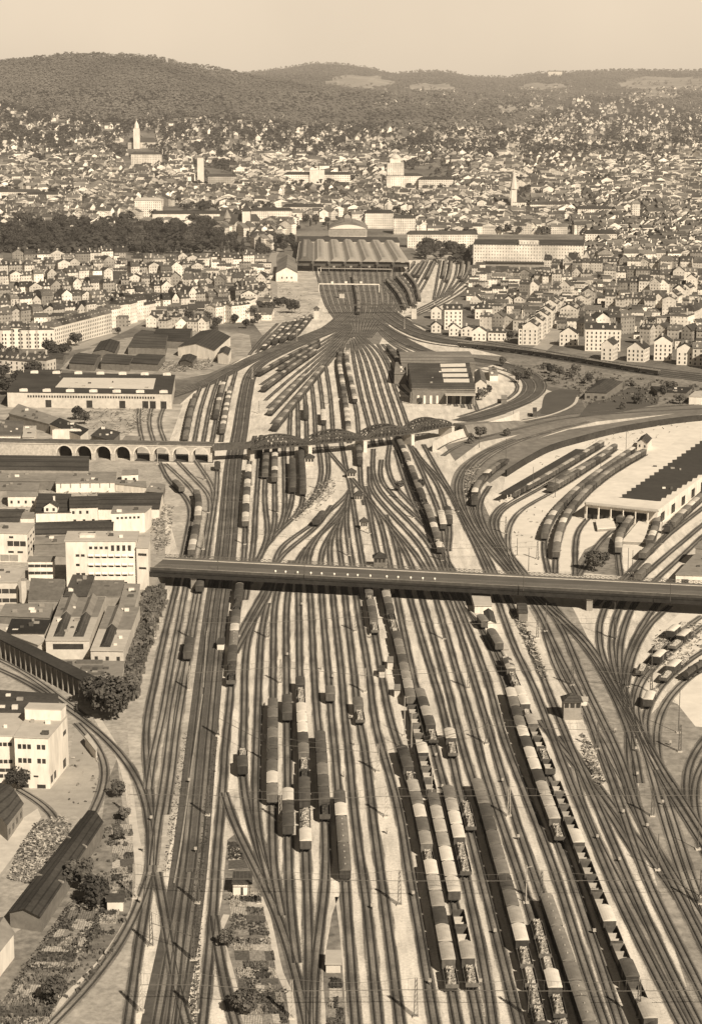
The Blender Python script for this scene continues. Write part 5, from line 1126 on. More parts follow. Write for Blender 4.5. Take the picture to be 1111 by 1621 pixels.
block('garden_hut', [(170, 1427), (195, 1427), (196, 1417), (172, 1417)], 2.6, WHITE, ROOFD, 'white hut with a dark flat roof among the garden plots', 'hut')
r, q = block('garden_hut', [(369, 1399), (398, 1399), (398, 1382), (371, 1382)], 3.2, WHITE, ROOFD, 'hut with a square black roof between the curving tracks', 'hut'); wins(r, q, 0, 1, .2, 2.2, 1, 1, u0=.42, u1=.55, name='door')
block('garden_hut', [(516, 1526), (539, 1526), (539, 1507), (517, 1507)], 2.2, CREAM, ROOFP, 'small pale-roofed hut in the wedge garden', 'hut')
block('garden_hut', [(84, 1566), (98, 1566), (98, 1556), (86, 1556)], 2, WHITE, ROOFP, 'tiny white tool shed among the lower plots', 'hut')
block('garden_hut', [(135, 1168), (152, 1190), (154, 1184), (140, 1163)], 2.6, WHITE, ROOFP, 'narrow white shed on the forecourt by the big tree', 'hut')
# ------------------------------------------------------------------ right side buildings
HZ = 7.2
r, q = block('goods_hall', [(925, 797), (1040, 809), (1230, 665), (1135, 655)], HZ, WHITE, LOT, 'huge goods hall with a black toothed roof panel on the right', over=.6)
dark = [(977, 787), (1039, 792)]; n = 24; right = []; left = []
def lerp2(a, b, t): return (a[0] + (b[0] - a[0]) * t, a[1] + (b[1] - a[1]) * t)
la, lb_ = (977, 787), (1150, 668); ra, rb = (1039, 793), (1235, 668)
for i in range(n):
    p = lerp2(la, lb_, i / n); p2 = lerp2(la, lb_, (i + 1) / n); left += [p, (p2[0], p[1] - .5)]
    p = lerp2(ra, rb, i / n); p2 = lerp2(ra, rb, (i + 1) / n); right += [p, (p2[0] - 2, p[1])]
pl = [G(x, y, HZ + .5) for x, y in [p for p in right] + [p for p in left[::-1]]]
m = MB(); m.face([(p.x - r.location.x, p.y - r.location.y, HZ + .40) for p in pl]); o = part(m, 'tar_panel', M('tar_black', .05, .15, .3), r)
bm = bmesh.new(); bm.from_mesh(o.data); bmesh.ops.triangulate(bm, faces=bm.faces[:]); 
for f in bm.faces:
    if f.normal.z < 0: f.normal_flip()
bm.to_mesh(o.data); bm.free()
m = MB(); a, b = q[0], q[1]; dn = Vector((0, -1)); m.prism([tuple(a + dn * 4), tuple(b + dn * 4), tuple(b - dn * .2), tuple(a - dn * .2)], HZ + .36, HZ + .8, bot=True); part(m, 'canopy', ROOFP, r)
wins(r, q, 0, 1, .3, 5.4, 5, .92, u0=.02, u1=.86, name='gateway')
for i in range(6): p = q[0].lerp(q[1], .02 + .168 * i) + dn * 3; m = MB(); m.box(p.x - .2, p.y - .2, 0, p.x + .2, p.y + .2, HZ + .35); part(m, 'pillar', WHITE, r)
wins(r, q, 1, 2, .5, 4.8, 14, .35, name='gateway')
root2, _ = block('loading_platform', [(984, 857), (1023, 859), (1030, 828), (1010, 826)], 1.3, GREYW, LOT, 'pale wedge-shaped loading platform in front of the goods hall', 'platform', over=.1)
block('loading_platform', [(945, 838), (974, 836), (969, 820), (942, 824)], 1.2, GREYW, LOT, 'small pale loading platform under the left end of the hall canopy', 'platform', over=.1)
r, q = block('office_house', [(1069, 910), (1160, 913), (1160, 868), (1098, 880)], 5.5, WHITE, ROOFM, 'white house with an arched gateway at the right edge beside the road bridge', 'house'); wins(r, q, 0, 1, .2, 3.8, 1, 1, u0=.1, u1=.22, name='gateway')
block('office_house', [(1100, 868), (1170, 872), (1170, 855), (1108, 858)], 8, GREYW, ROOFM, 'grey upper block behind the arched gateway house', 'house')
r, q = block('small_house', [(1008, 700), (1024, 702), (1031, 694), (1014, 691)], 4.5, WHITE, ROOFD, 'bright gabled cottage at the head of the goods yard', 'house', rh=2.4, axis=1); wins(r, q, 0, 1, 2, 3.4, 2, .3)
# platform canopy: narrow open roof on posts
A, B = G(797, 783, 4), G(918, 712, 4); A.z = B.z = 0; d = B - A; L = d.length; root = empty('platform_canopy', tuple(A), math.atan2(d.y, d.x))
m = MB(); m.box(0, -2.6, 4.0, L, 2.6, 4.35); part(m, 'roof', ROOFD, root); m = MB(); m.box(0, -1.8, 0, L, 1.8, 1.1); part(m, 'platform', LOT, root)
for i in range(26): m = MB(); m.box(i * L / 25 - .15, -2.0, 1.1, i * L / 25 + .15, -1.7, 3.99); part(m, 'post', WHITE, root)
tag(root, 'long narrow dark-roofed platform canopy on pale posts in the goods yard', 'platform canopy')
r, q = block('railway_house', [(925, 621), (960, 622), (985, 604), (948, 601)], 5, BRICK, ROOFD, 'railway house with a hipped dark roof beside the dark field', 'house', rh=3.5, axis=1, hip=.25); wins(r, q, 0, 1, 1.2, 2.8, 3, .4)
r, q = block('office_house', [(1090, 628), (1160, 630), (1160, 618), (1100, 620)], 5, WHITE, ROOFP, 'white flat-roofed pavilion at the right edge beyond the retaining wall', 'house')
block('railway_hut', [(1040, 620), (1085, 622), (1095, 614), (1030, 612)], 3.5, BRICK, ROOFD, 'low dark shed left of the white pavilion', 'shed')
block('railway_hut', [(843, 650), (849, 650), (849, 646), (843, 646)], 4, STEEL, ROOFD, 'small dark hut on the pale slope', 'hut')
# engine sheds
r, q = block('engine_shed', [(652, 616), (752, 617), (742, 575), (645, 577)], 9.5, BRICK, ROOFG, 'main engine shed with a broad ribbed roof beside the yard throat', over=.6)
for i in range(5):
    t0, t1 = i / 5, (i + 1) / 5; A, B = q[0].lerp(q[3], t0), q[1].lerp(q[2], t0); C2, D2 = q[1].lerp(q[2], t1), q[0].lerp(q[3], t1); m = MB(); z = 9.9; tm = .5; m0, m1 = A.lerp(D2, tm), B.lerp(C2, tm)
    m.face([E(A, z), E(B, z), E(m1, z + 1.9), E(m0, z + 1.9)]); m.face([E(m0, z + 1.9), E(m1, z + 1.9), E(C2, z), E(D2, z)]); m.face([E(A, z), E(m0, z + 1.9), E(D2, z)]); m.face([E(B, z), E(C2, z), E(m1, z + 1.9)]); part(m, 'roof_bay', ROOFD, r)
    if i: 
        m = MB(); s0 = .52; P1, P2, P3, P4 = A.lerp(B, s0), A.lerp(B, .93), m0.lerp(m1, .93), m0.lerp(m1, s0); m.face([E(P1.lerp(P4, .15), z + .4), E(P2.lerp(P3, .15), z + .4), E(P3.lerp(P2, .2), z + 1.64), E(P4.lerp(P1, .2), z + 1.64)]); part(m, 'rooflight', M('glazed_roof_pale', .55, .08, .3), r)
wins(r, q, 0, 1, .2, 5.5, 4, .35, u0=.05, u1=.45, mat=WHITE, name='door'); wins(r, q, 0, 1, .2, 6, 3, .6, u0=.5, u1=.98, name='gateway')
m = MB(); p, p2 = q[0].lerp(q[1], .52), q[0].lerp(q[1], 1.0); m.prism([(p.x, p.y - 7), (p2.x, p2.y - 7), (p2.x, p2.y - .1), (p.x, p.y - .1)], 6.6, 7.1, bot=True); part(m, 'front_canopy', ROOFP, r)
for i in range(3): u = p.lerp(p2, .05 + i * .45); m = MB(); m.box(u.x - .25, u.y - 6.6, 0, u.x + .25, u.y - 6.1, 6.6); part(m, 'canopy_post', STEELL, r)
block('engine_shed', [(635, 574), (752, 576), (742, 556), (632, 557)], 9, BRICK, ROOFG, 'rear engine shed with a long ribbed roof adjoining the main one', rh=1.5)
block('engine_shed', [(624, 592), (643, 592), (642, 574), (626, 574)], 7, BRICK, ROOFG, 'small dark engine shed wing left of the main shed')
r, q = block('railway_house', [(752, 607), (770, 607), (766, 590), (750, 590)], 8, CREAM, ROOFG, 'gabled brick office house at the right end of the engine shed', 'house', rh=3, axis=1); wins(r, q, 0, 1, 4, 5.6, 2, .3)
block('railway_hut', [(775, 594), (788, 594), (785, 582), (773, 582)], 4, WHITE, ROOFM, 'small shed with pale lean-to roof right of the engine shed office', 'shed')
block('railway_hut', [(793, 632), (802, 632), (802, 626), (793, 626)], 3, BRICK, ROOFM, 'brick hut inside the curved embankment', 'hut')
# signal boxes and huts in the yard
def signal_box(px_, py, lab, h=5.5, w=4.2, pale=True):
    g = G(px_, py); root = empty('signal_box', tuple(g)); m = MB(); m.box(-w / 2, 0, 0, w / 2, w, h); part(m, 'wall', GREYW if (pale and h > 5.5 and w > 5) else (CREAM if pale else BRICK), root)
    for i in range(3): mm = MB(); x = -w / 2 + w * (i + .5) / 3; mm.box(x - w * .12, -.06, h - 1.9, x + w * .12, .02, h - .5); part(mm, 'window', WIN, root)
    r_ = MB(); b = [(-w / 2 - .6, -.6), (w / 2 + .6, -.6), (w / 2 + .6, w + .6), (-w / 2 - .6, w + .6)]; ap = (0, w / 2, h + 2.2)
    for i in range(4): p_, q_ = b[i], b[(i + 1) % 4]; r_.face([(*p_, h), (*q_, h), ap])
    r_.face([(*p_, h) for p_ in b[::-1]]); part(r_, 'roof', ROOFD, root); st = MB()
    for i in range(6): st.box(w / 2 + .05, .4 + i * .5, .1 + i * .5, w / 2 + .9, .9 + i * .5, .25 + i * .5)
    part(st, 'stair', STEELL, root); tag(root, lab, 'signal box'); return root
signal_box(905, 1140, 'tall signal box with a pyramid roof between the right-hand tracks', 6, 5.5)
signal_box(490, 737, 'white signal cabin with a hipped roof below the truss pier', 4, 4.6)
signal_box(556, 757, 'small white cabin at the crossing tracks in mid yard', 3, 4.2)
signal_box(567, 792, 'little pale cabin below the track crossing', 2.4, 3.6)
signal_box(576, 838, 'narrow white cabin between the tracks above the road bridge', 3.4, 3)
signal_box(601, 898, 'dark flat-topped signal hut just behind the road bridge', 4, 5, False)
signal_box(541, 450 + 22, 'round-topped signal cabin under the station signal bridge', 6, 5)
signal_box(655, 505, 'tall slim white tower at the foot of the station throat', 11, 4.5)
signal_box(501, 505, 'slim white tower on the left of the station throat', 9, 4.5)
r, q = block('yard_hut', [(751, 959), (778, 959), (774, 941), (746, 941)], 3.2, WHITE, ROOFP, 'bright white yard hut just below the road bridge', 'hut'); 
r, q = block('yard_hut', [(821, 970), (835, 970), (832, 955), (817, 955)], 3.4, BRICK, ROOFD, 'dark-roofed gabled hut just below the road bridge', 'hut', rh=1)
block('yard_hut', [(768, 986), (785, 986), (780, 968), (765, 968)], 3, WHITE, ROOFD, 'white-fronted hut at the head of the hopper tracks', 'hut', rh=1.2, axis=1)
for x, y, lb in [(617, 1048, 'pale little yard hut beside the shunting neck'), (628, 1092, 'small round-backed hut right of the shunting neck'), (604, 1062, 'dark trolley shed by the long mixed rake')]:
    block('yard_hut', [(x - 4, y), (x + 5, y), (x + 5, y - 7), (x - 3, y - 7)], 2.6, CREAM, ROOFM if x != 604 else ROOFD, lb, 'hut')
r, q = block('yard_hut', [(344, 1025 - 6), (355, 1019), (356, 1012), (346, 1012)], 2.4, WHITE, ROOFD, 'little white-fronted hut at the right edge of the main line', 'hut')
block('yard_hut', [(917, 1026 + 83), (929, 1109), (929, 1105), (918, 1104)], 2, WHITE, ROOFP, 'low white platform hut right of the pyramid-roofed signal box', 'hut')
# ------------------------------------------------------------------ main station
def station():
    HS = 12; px = [(470, 413), (648, 415), (627, 384), (474, 382)]; w = ground_poly(px, HS); A, B = V2(w[0]), V2(w[1]); D, C_ = V2(w[3]), V2(w[2]); root = empty('train_shed', (A.x, A.y, 0)); f = lambda p: p - A
    a, b, c, d = [f(p) for p in (A, B, C_, D)]; E = lambda p, z: (p.x, p.y, z)
    N = 7; SR = M('shed_roof_pale', .34, .12, .2); SD = M('shed_roof_band', .14, .2, .2)
    for i in range(N):
        t0, t1 = i / N, (i + 1) / N; p0, p1, p2, p3 = a.lerp(b, t0), a.lerp(b, t1), d.lerp(c, t1), d.lerp(c, t0)
        g = .1; L0, R0, R3, L3 = p0.lerp(p1, g), p0.lerp(p1, 1 - g), p3.lerp(p2, 1 - g), p3.lerp(p2, g)
        k0, k1, k2, k3 = p0.lerp(p1, .3), p0.lerp(p1, .7), p3.lerp(p2, .7), p3.lerp(p2, .3)
        m = MB(); zt = HS + 3.2
        m.face([E(L0, HS), E(k0, zt), E(k3, zt), E(L3, HS)][::-1]); m.face([E(k0, zt), E(k1, zt), E(k2, zt), E(k3, zt)]); m.face([E(k1, zt), E(R0, HS), E(R3, HS), E(k2, zt)][::-1]); m.face([E(L0, HS), E(R0, HS), E(k1, zt), E(k0, zt)])
        m.face([E(p0, HS - .6), E(L0, HS), E(L3, HS), E(p3, HS - .6)][::-1]); m.face([E(R0, HS), E(p1, HS - .6), E(p2, HS - .6), E(R3, HS)][::-1]); part(m, 'shed_bay', SR if i else SD, root)
        m = MB(); s0, s1, s2, s3 = k0.lerp(k1, .2).lerp(k3, .08), k0.lerp(k1, .62).lerp(k2, .08), k3.lerp(k2, .62).lerp(k1, .06), k3.lerp(k2, .2).lerp(k0, .06); m.face([E(s0, zt + .06), E(s1, zt + .06), E(s2, zt + .06), E(s3, zt + .06)]); part(m, 'rooflight', M('rooflight_grey', .24, .2, .3), root)
        for u in (L0, R0): 
            q = u + Vector((0, 0)); 
        m = MB(); q = p0; m.prism([(q.x - 1.6, q.y - .2), (q.x + 1.6, q.y - .2), (q.x + 1.2, q.y + 1.5), (q.x - 1.2, q.y + 1.5)], HS - 3.2, HS - .7); m.box(q.x - .5, q.y, 0, q.x + .5, q.y + .8, HS - 3.2); part(m, 'column', STEEL, root)
    m = MB(); m.prism([tuple(a + Vector((0, 3))), tuple(b + Vector((0, 3))), tuple(b + Vector((0, 3.6))), tuple(a + Vector((0, 3.6)))], 6.5, HS - .8); part(m, 'gable_screen', STEEL, root)
    m = MB(); m.prism([tuple(d), tuple(c), tuple(c + Vector((0, .6))), tuple(d + Vector((0, .6)))], 0, HS); m.prism([tuple(b), tuple(b + Vector((.6, 0))), tuple(c + Vector((.6, 0))), tuple(c)], 4, HS - .7); m.prism([tuple(a), tuple(a + Vector((-.6, 0))), tuple(d + Vector((-.6, 0))), tuple(d)], 4, HS - .7); part(m, 'wall', CREAM, root)
    tag(root, 'wide train shed of the main station with seven long parallel roof bays', 'station')
    r, q = block('station_building', [(474, 382), (632, 384), (628, 376), (470, 374)], 13, CREAM, ROOFD, 'long dark-roofed cross building behind the train shed', 'station')
    # arched hall
    w = ground_poly([(521, 372), (579, 373), (579, 356), (521, 355)], 11); root = empty('arched_station_hall', (w[0].x, w[0].y, 0)); Wd = (w[1] - w[0]).length; Dp = 75; m = MB(); m.box(0, 0, 0, Wd, Dp, 19); part(m, 'wall', CREAM, root)
    m = MB(); n = 14; pt = [(-1 + (Wd + 2) * i / n, 19.02 + 9 * (1 - (2 * i / n - 1) ** 2)) for i in range(n + 1)]
    for i in range(n): (x0, z0), (x1, z1) = pt[i], pt[i + 1]; m.face([(x0, -1, z0), (x1, -1, z1), (x1, Dp, z1), (x0, Dp, z0)], None, 0, True)
    m.face([(x, -1, z) for x, z in pt]); part(m, 'barrel_roof', ROOFG, root)
    m = MB(); pt2 = [(.5 + (Wd - 1) * i / n, 19.1 + 5.4 * (1 - (2 * i / n - 1) ** 2)) for i in range(n + 1)]; m.face([(x, -1.15, z) for x, z in pt2]); part(m, 'glazed_gable', M('gable_pale', .7, .05, .5), root)
    m = MB(); m.box(.6, -.2, 10, Wd - .6, -.02, 17.6); part(m, 'glazed_front', GREYW, root)
    tag(root, 'great arched station hall with a barrel roof and bright glazed gable', 'station')
    # signal bridges
    for (x0, y0, x1, y1, hh, mt, lb) in [(503, 436, 620, 438, 8, STEELL, 'nearer pale signal gantry across the station throat'), (505, 462, 600, 463, 8, WHITE, 'bright white signal gantry in the middle of the station throat'), (508, 430, 618, 430, 6, WHITE, 'bright cross platform edge beam in front of the train shed'), (520, 497, 640, 497, 8, STEEL, 'dark signal gantry at the narrow end of the station throat')]:
        A, B = G(x0, y0), G(x1, y1); root = empty('signal_gantry', tuple(A)); d = B - A; m = MB(); m.bar((0, 0, hh), (d.x, d.y, hh), 1.1, 1.0); part(m, 'beam', mt, root)
        for t in (0, 1): m = MB(); m.bar((d.x * t, d.y * t, 0), (d.x * t, d.y * t, hh), .6); part(m, 'leg', mt, root)
        for t in (.22, .45, .7): m = MB(); m.box(d.x * t - 1.2, -.9, hh + .6, d.x * t + 1.2, .9, hh + 2.4); part(m, 'signal_cabin', mt, root)
        tag(root, lb, 'signal gantry', 'signal gantries in the station throat')
station()
r, q = block('gabled_store', [(437, 432), (471, 432), (470, 411), (441, 411)], 9, WHITE, ROOFG, 'white gabled goods store just left of the train shed', rh=6, axis=1)
for i in range(3): wins(r, q, 0, 1, 3 , 5, 1, 1, u0=.25 + i * .22, u1=.31 + i * .22)
# the big postal building
FACW = wall_mat('office_grid_wall', .68, 3.2, 3.6, .1, .05, (.36, .66), (.3, .72)); FAC = wall_mat('facade_windows', .74, 3.1, 3.3, .08, .1)
FACG = wall_mat('facade_windows_grey', .5, 3.1, 3.3, .05, .15); 
r, q = block('postal_building', [(749, 387), (923, 389), (925, 380), (752, 379)], 24, FACW, ROOFD, 'huge pale office building with a grid of windows on the right of the station', over=.4)
m = MB(); a, b = q[0].lerp(q[1], .42) + Vector((0, 3)), q[0].lerp(q[1], .6) + Vector((0, 3)); m.prism([tuple(a), tuple(b), tuple(b + Vector((0, 14))), tuple(a + Vector((0, 14)))], 24.4, 28.5); part(m, 'roof_storey', FACW, r)
m = MB(); a, b = q[0].lerp(q[1], .1), q[0].lerp(q[1], .68); m.prism([(a.x, a.y - 12), (b.x, b.y - 12), (b.x, b.y - .1), (a.x, a.y - .1)], 0, 4.6, tmi=0); part(m, 'loading_wing', GREYW, r)
m = MB(); m.prism([(a.x - 1, a.y - 14), (b.x + 1, b.y - 14), (b.x + 1, b.y - .1), (a.x - 1, a.y - .1)], 4.7, 5.3, bot=True); part(m, 'loading_roof', ROOFD, r)
# ------------------------------------------------------------------ landmarks on the rising ground
def landmark(name, px, py, w, d, h, wall, roof, label, cat='building', rh=4, hip=.2, off=0):
    g = GT(px, py)
    if g is None: return
    root = empty(name, tuple(g)); m = MB(); m.box(-w / 2, 0, -4, w / 2, d, h); part(m, 'wall', wall, root)
    r_ = MB(); o = .8; A, B, C_, D = (-w / 2 - o, -o), (w / 2 + o, -o), (w / 2 + o, d + o), (-w / 2 - o, d + o); m0, m1 = (-w / 2 + hip * d, d / 2), (w / 2 - hip * d, d / 2)
    r_.face([(*A, h), (*B, h), (*m1, h + rh), (*m0, h + rh)]); r_.face([(*C_, h), (*D, h), (*m0, h + rh), (*m1, h + rh)]); r_.face([(*D, h), (*A, h), (*m0, h + rh)]); r_.face([(*B, h), (*C_, h), (*m1, h + rh)]); part(r_, 'roof', roof, root)
    tag(root, label, cat); return root
def spire_tower(root, x, y, w, h, sh, wall, roof, n=4):
    m = MB(); m.box(x - w / 2, y - w / 2, -4, x + w / 2, y + w / 2, h); part(m, 'tower', wall, root); m = MB(); m.cone((x, y), w * .75, .05, h, h + sh, n if n > 4 else 4, cap=False)
    if n == 4: m.v = [((vx - x) * math.cos(PI / 4) - (vy - y) * math.sin(PI / 4) + x, (vx - x) * math.sin(PI / 4) + (vy - y) * math.cos(PI / 4) + y, vz) for vx, vy, vz in m.v]
    part(m, 'spire', roof, root)
u = landmark('university', 640, 298, 62, 40, 20, FAC, ROOFD, 'domed university building with a tall square tower above the old town', 'university')
m = MB(); m.box(-30, 2, 0, -1, 28, 42); part(m, 'tower', FAC, u); m = MB(); m.prism([(-25, 7), (-6, 7), (-6, 23), (-25, 23)], 42, 49); part(m, 'tower_drum', WHITE, u); m = MB()
for k, (r0, r1, z0, z1) in enumerate([(9.5, 8.5, 49, 52), (8.5, 5.5, 52, 55), (5.5, .5, 55, 57)]): m.cone((-15.5, 15), r0, r1, z0, z1, 16)
part(m, 'dome', M('pale_dome', .5, .1, .3), u)
landmark('university_wing', 690, 300, 60, 30, 15, FAC, ROOFD, 'long wing right of the domed university tower', 'university')
e = landmark('institute_building', 502, 294, 118, 30, 18, FAC, ROOFD, 'long pale institute palace with a raised centre block on the slope', 'building')
m = MB(); m.box(-13, -3, 0, 13, 32, 25); part(m, 'centre_block', WHITE, e)
c_ = landmark('spired_church', 822, 335, 20, 46, 14, FAC, ROOFD, 'old town church with the tallest slender pale spire', 'church', rh=9); spire_tower(c_, -9, 4, 8.5, 34, 32, WHITE, M('spire_pale', .55, .1, .4), 8)
c_ = landmark('domed_church', 225, 236, 60, 26, 13, FACG, ROOFD, 'hillside church with a tall pale domed bell tower', 'church', rh=9); spire_tower(c_, -10, -3, 13, 42, 0.1, WHITE, CREAM); m = MB(); m.cone((-10, -3), 5.5, 4.5, 42, 50, 10); m.cone((-10, -3), 4.5, .3, 50, 58, 10); m.cone((-10, -3), .3, .1, 58, 66, 5); part(m, 'lantern', WHITE, c_)
t_ = landmark('office_tower', 318, 292, 11, 12, 46, WHITE, ROOFP, 'slim pale tower block rising among the town houses', 'tower', rh=.5)
landmark('long_office', 352, 296, 50, 16, 18, FACG, ROOFD, 'dark-roofed office wing right of the slim tower')
c_ = landmark('museum', 385, 366, 46, 24, 13, FACG, ROOFD, 'museum castle with a pale square tower and pointed roof beside the park', 'museum', rh=9); spire_tower(c_, 5, -3, 11, 27, 14, WHITE, ROOFD)
m = MB(); m.cone((-22, 0), 5, 4.5, 0, 17, 10); m.cone((-22, 0), 6, .1, 17, 29, 10); part(m, 'round_turret', GREYW, c_)
landmark('school_building', 232, 265, 58, 22, 24, FAC, ROOFD, 'big pale palace block on the slope below the domed church')
landmark('technical_hall', 235, 345, 40, 20, 24, FAC, ROOFP, 'square pale block at the left end of the long white exhibition building')
landmark('exhibition_building', 305, 354, 115, 22, 14, WHITE, ROOFD, 'long low white building above the park trees')
landmark('tower_building', 1005, 352, 12, 12, 26, FAC, ROOFG, 'round pale tower among the right-hand old town roofs', 'tower')
landmark('hill_hotel', 878, 121, 60, 20, 20, WHITE, ROOFM, 'white hotel alone on the far forest ridge')
for i, (x, y, w, h, lb) in enumerate([(20, 318, 90, 14, 'long white block at the left edge'), (70, 322, 60, 14, 'long white block right of the edge block'), (130, 300, 50, 12, 'white block on the left slope with a dark roof'), (430, 352, 60, 16, 'pale block left of the arched hall'), (600, 362, 40, 22, 'tall pale block just right of the arched hall'), (640, 372, 30, 22, 'grey corner block beside the station square'), (700, 392, 90, 17, 'long white riverside block behind the square trees'), (870, 345, 60, 18, 'pale hotel below the slender spire'), (940, 350, 50, 16, 'pale court building right of the slender spire'), (480, 348, 60, 17, 'balconied block left behind the arched hall'), (950, 395, 40, 20, 'dark-sided tall block right of the postal building'), (790, 300, 40, 14, 'pale school above the old town')]):
    landmark('city_block', x, y, w, 20, h, FAC, ROOFD, lb, 'building')
# ------------------------------------------------------------------ town houses one by one
WL = [wall_mat('house_wall_white', .74, 3.1, 3.1, .16, .12, (.34, .62), (.36, .72)), wall_mat('house_wall_cream', .54, 2.8, 3.1, .1), wall_mat('house_wall_grey', .28, 2.9, 3.1, .06)]
ROOFT2 = roof_mat('tile_roof_town', .075, .4); ROOFG2 = roof_mat('slate_roof_town', .12, .4)
RF = [ROOFT2, ROOFD, ROOFG2]
PLW = [M('house_plaster_white', .64, .1, .5, .1), M('house_plaster_cream', .48, .12, .5, .1), M('house_plaster_grey', .32, .15, .5, .1)]
DORM = M('dormer_pale', .5, .1, .5)
HP = {}
def house_proto(w, d, h, rh, kind, wi, ri, detail):
    key = (w, d, h, rh, kind, wi, ri, detail)
    if key in HP: return HP[key]
    root = empty('town_house', (0, 0, -300)); m = MB(); m.prism([(-w / 2, 0), (w / 2, 0), (w / 2, d), (-w / 2, d)], -1.5, h)
    if kind == 'end': m.face([(-w / 2, 0, h), (w / 2, 0, h), (0, 0, h + rh - .2)]); m.face([(w / 2, d, h), (-w / 2, d, h), (0, d, h + rh - .2)])
    if kind == 'row': m.face([(w / 2, 0, h), (w / 2, d, h), (w / 2, d / 2, h + rh - .2)]); m.face([(-w / 2, d, h), (-w / 2, 0, h), (-w / 2, d / 2, h + rh - .2)])
    part(m, 'wall', PLW[wi] if detail else WL[wi], root); r_ = MB(); o = .5; A, B, C_, D = (-w / 2 - o, -o, h), (w / 2 + o, -o, h), (w / 2 + o, d + o, h), (-w / 2 - o, d + o, h)
    if kind == 'end': m0, m1 = (0, -o, h + rh), (0, d + o, h + rh); r_.face([B, C_, m1, m0]); r_.face([D, A, m0, m1])
    elif kind == 'row': m0, m1 = (-w / 2 - o, d / 2, h + rh), (w / 2 + o, d / 2, h + rh); r_.face([A, B, m1, m0]); r_.face([C_, D, m0, m1])
    elif kind == 'hip': m0, m1 = (-w / 2 + d * .35, d / 2, h + rh), (w / 2 - d * .35, d / 2, h + rh); r_.face([A, B, m1, m0]); r_.face([C_, D, m0, m1]); r_.face([B, C_, m1]); r_.face([D, A, m0])
    else:   # mansard
        i_ = 1.6; a, b, c, e_ = (-w / 2 + .1, i_, h + rh * .7), (w / 2 - .1, i_, h + rh * .7), (w / 2 - .1, d - i_, h + rh * .7), (-w / 2 + .1, d - i_, h + rh * .7)
        r_.face([A, B, b, a]); r_.face([B, C_, c, b]); r_.face([C_, D, e_, c]); r_.face([D, A, a, e_]); m0, m1 = (-w / 2 + .1, d / 2, h + rh), (w / 2 - .1, d / 2, h + rh); r_.face([a, b, m1, m0]); r_.face([c, e_, m0, m1]); r_.face([b, c, m1]); r_.face([e_, a, m0])
    rf = part(r_, 'roof', RF[ri], root)
    rnd = random.Random(len(HP) + 5)
    if kind != 'end':
        for i in range(2 if w < 14 else 3):
            x = -w / 2 + w * (i + .5) / (2 if w < 14 else 3); m = MB(); m.prism([(x - .8, 1.0), (x + .8, 1.0), (x + .8, d / 2 - .5), (x - .8, d / 2 - .5)], h + .3, h + 2.2); m.face([(x - .8, 1.0, h + 2.2), (x + .8, 1.0, h + 2.2), (x, 1.0, h + 3.1)]); part(m, 'dormer', DORM, rf)
    for i in range(2):
        x = rnd.uniform(-w * .4, w * .4) if kind != 'end' else rnd.uniform(-w * .2, w * .2); y = d * rnd.uniform(.3, .7); m = MB(); m.box(x - .6, y - .45, h + 1, x + .6, y + .45, h + rh + 1.5); part(m, 'chimney', DORM if i else BRICK, rf)
    if detail:
        nf = max(2, int(h / 3.1)); 
        for f in range(nf):
            nn = max(2, int(w / 3.2))
            for i in range(nn):
                x = -w / 2 + w * (i + .5) / nn; m = MB(); m.box(x - .55, -.05, 1 + f * 3.05, x + .55, .05, 2.7 + f * 3.05); part(m, 'window', WIN, root)
            nn = max(2, int(d / 4))
            for sx in (-1, 1):
                for i in range(nn):
                    y = d * (i + .5) / nn; m = MB(); m.box(sx * w / 2 - .05, y - .5, 1 + f * 3.05, sx * w / 2 + .05, y + .5, 2.7 + f * 3.05); part(m, 'window', WIN, root)
    HP[key] = root; return root
NH = [0]; OCC = []
WN = ['white', 'cream', 'grey']; RN = ['tiled', 'dark', 'grey-tiled']; KN = {'end': 'gable-fronted house', 'row': 'terraced house', 'hip': 'hip-roofed house', 'man': 'mansard-roofed tenement'}
def house(px, py, w, d, h, rh, kind, wi, ri, rz, desc, detail=False, group=None):
    g = G(px, py) if py > 376 else GT(px, py)
    o = copy_tree(house_proto(w, d, h, rh, kind, wi, ri, detail)); o.location = tuple(g); o.rotation_euler = (0, 0, rz); NH[0] += 1; OCC.append((px, py, scale_at(py) * w * .6))
    tag(o, '%s %s, %s roof, %s' % (WN[wi], KN[kind], RN[ri], desc) if len(desc.split()) < 12 else '%s %s, %s' % (WN[wi], KN[kind], desc), 'house', group); return o
def row(x0, y0, x1, y1, n, w, d, h, desc, rh=4.5, kinds=('row', 'man'), jit=0, detail=False, wis=(0, 0, 1), gap=0):
    """n houses in a row between two street corners, fronts facing the street line"""
    A, B = G(x0, y0), G(x1, y1); dv = B - A; L = dv.length; rz = math.atan2(dv.y, dv.x)
    for i in range(n):
        t = (i + .5) / n; p = A.lerp(B, t); px, py = PX(p); ww = round(min(L / n - gap, w * 1.6))
        ww = max(8, ww); far_ = not detail; house(px + (rr(-2, 2) if far_ else 0), py + rr(-jit - (2.2 if far_ else 0), jit + (1.2 if far_ else 0)), ww if not far_ else random.choice((ww, ww, ww - 2, ww + 2)), d if not far_ else random.choice((d, d - 2, d + 3)), h + random.choice((0, 0, 1.5, -3) if far_ else (0, 0, 1.5)), rh + (random.choice((0, 1, -1)) if far_ else 0), random.choice(kinds if not far_ or len(kinds) == 1 else kinds + ('end', 'hip')), random.choice(wis if not far_ or len(wis) == 1 else (0, 1, 1, 2)), random.choice((0, 1, 1, 2)), rz + (rr(-.14, .14) if far_ else 0), '%s from left in %s' % (nth(i), desc[4:] if desc.startswith('the ') else desc), detail, 'houses in ' + desc)
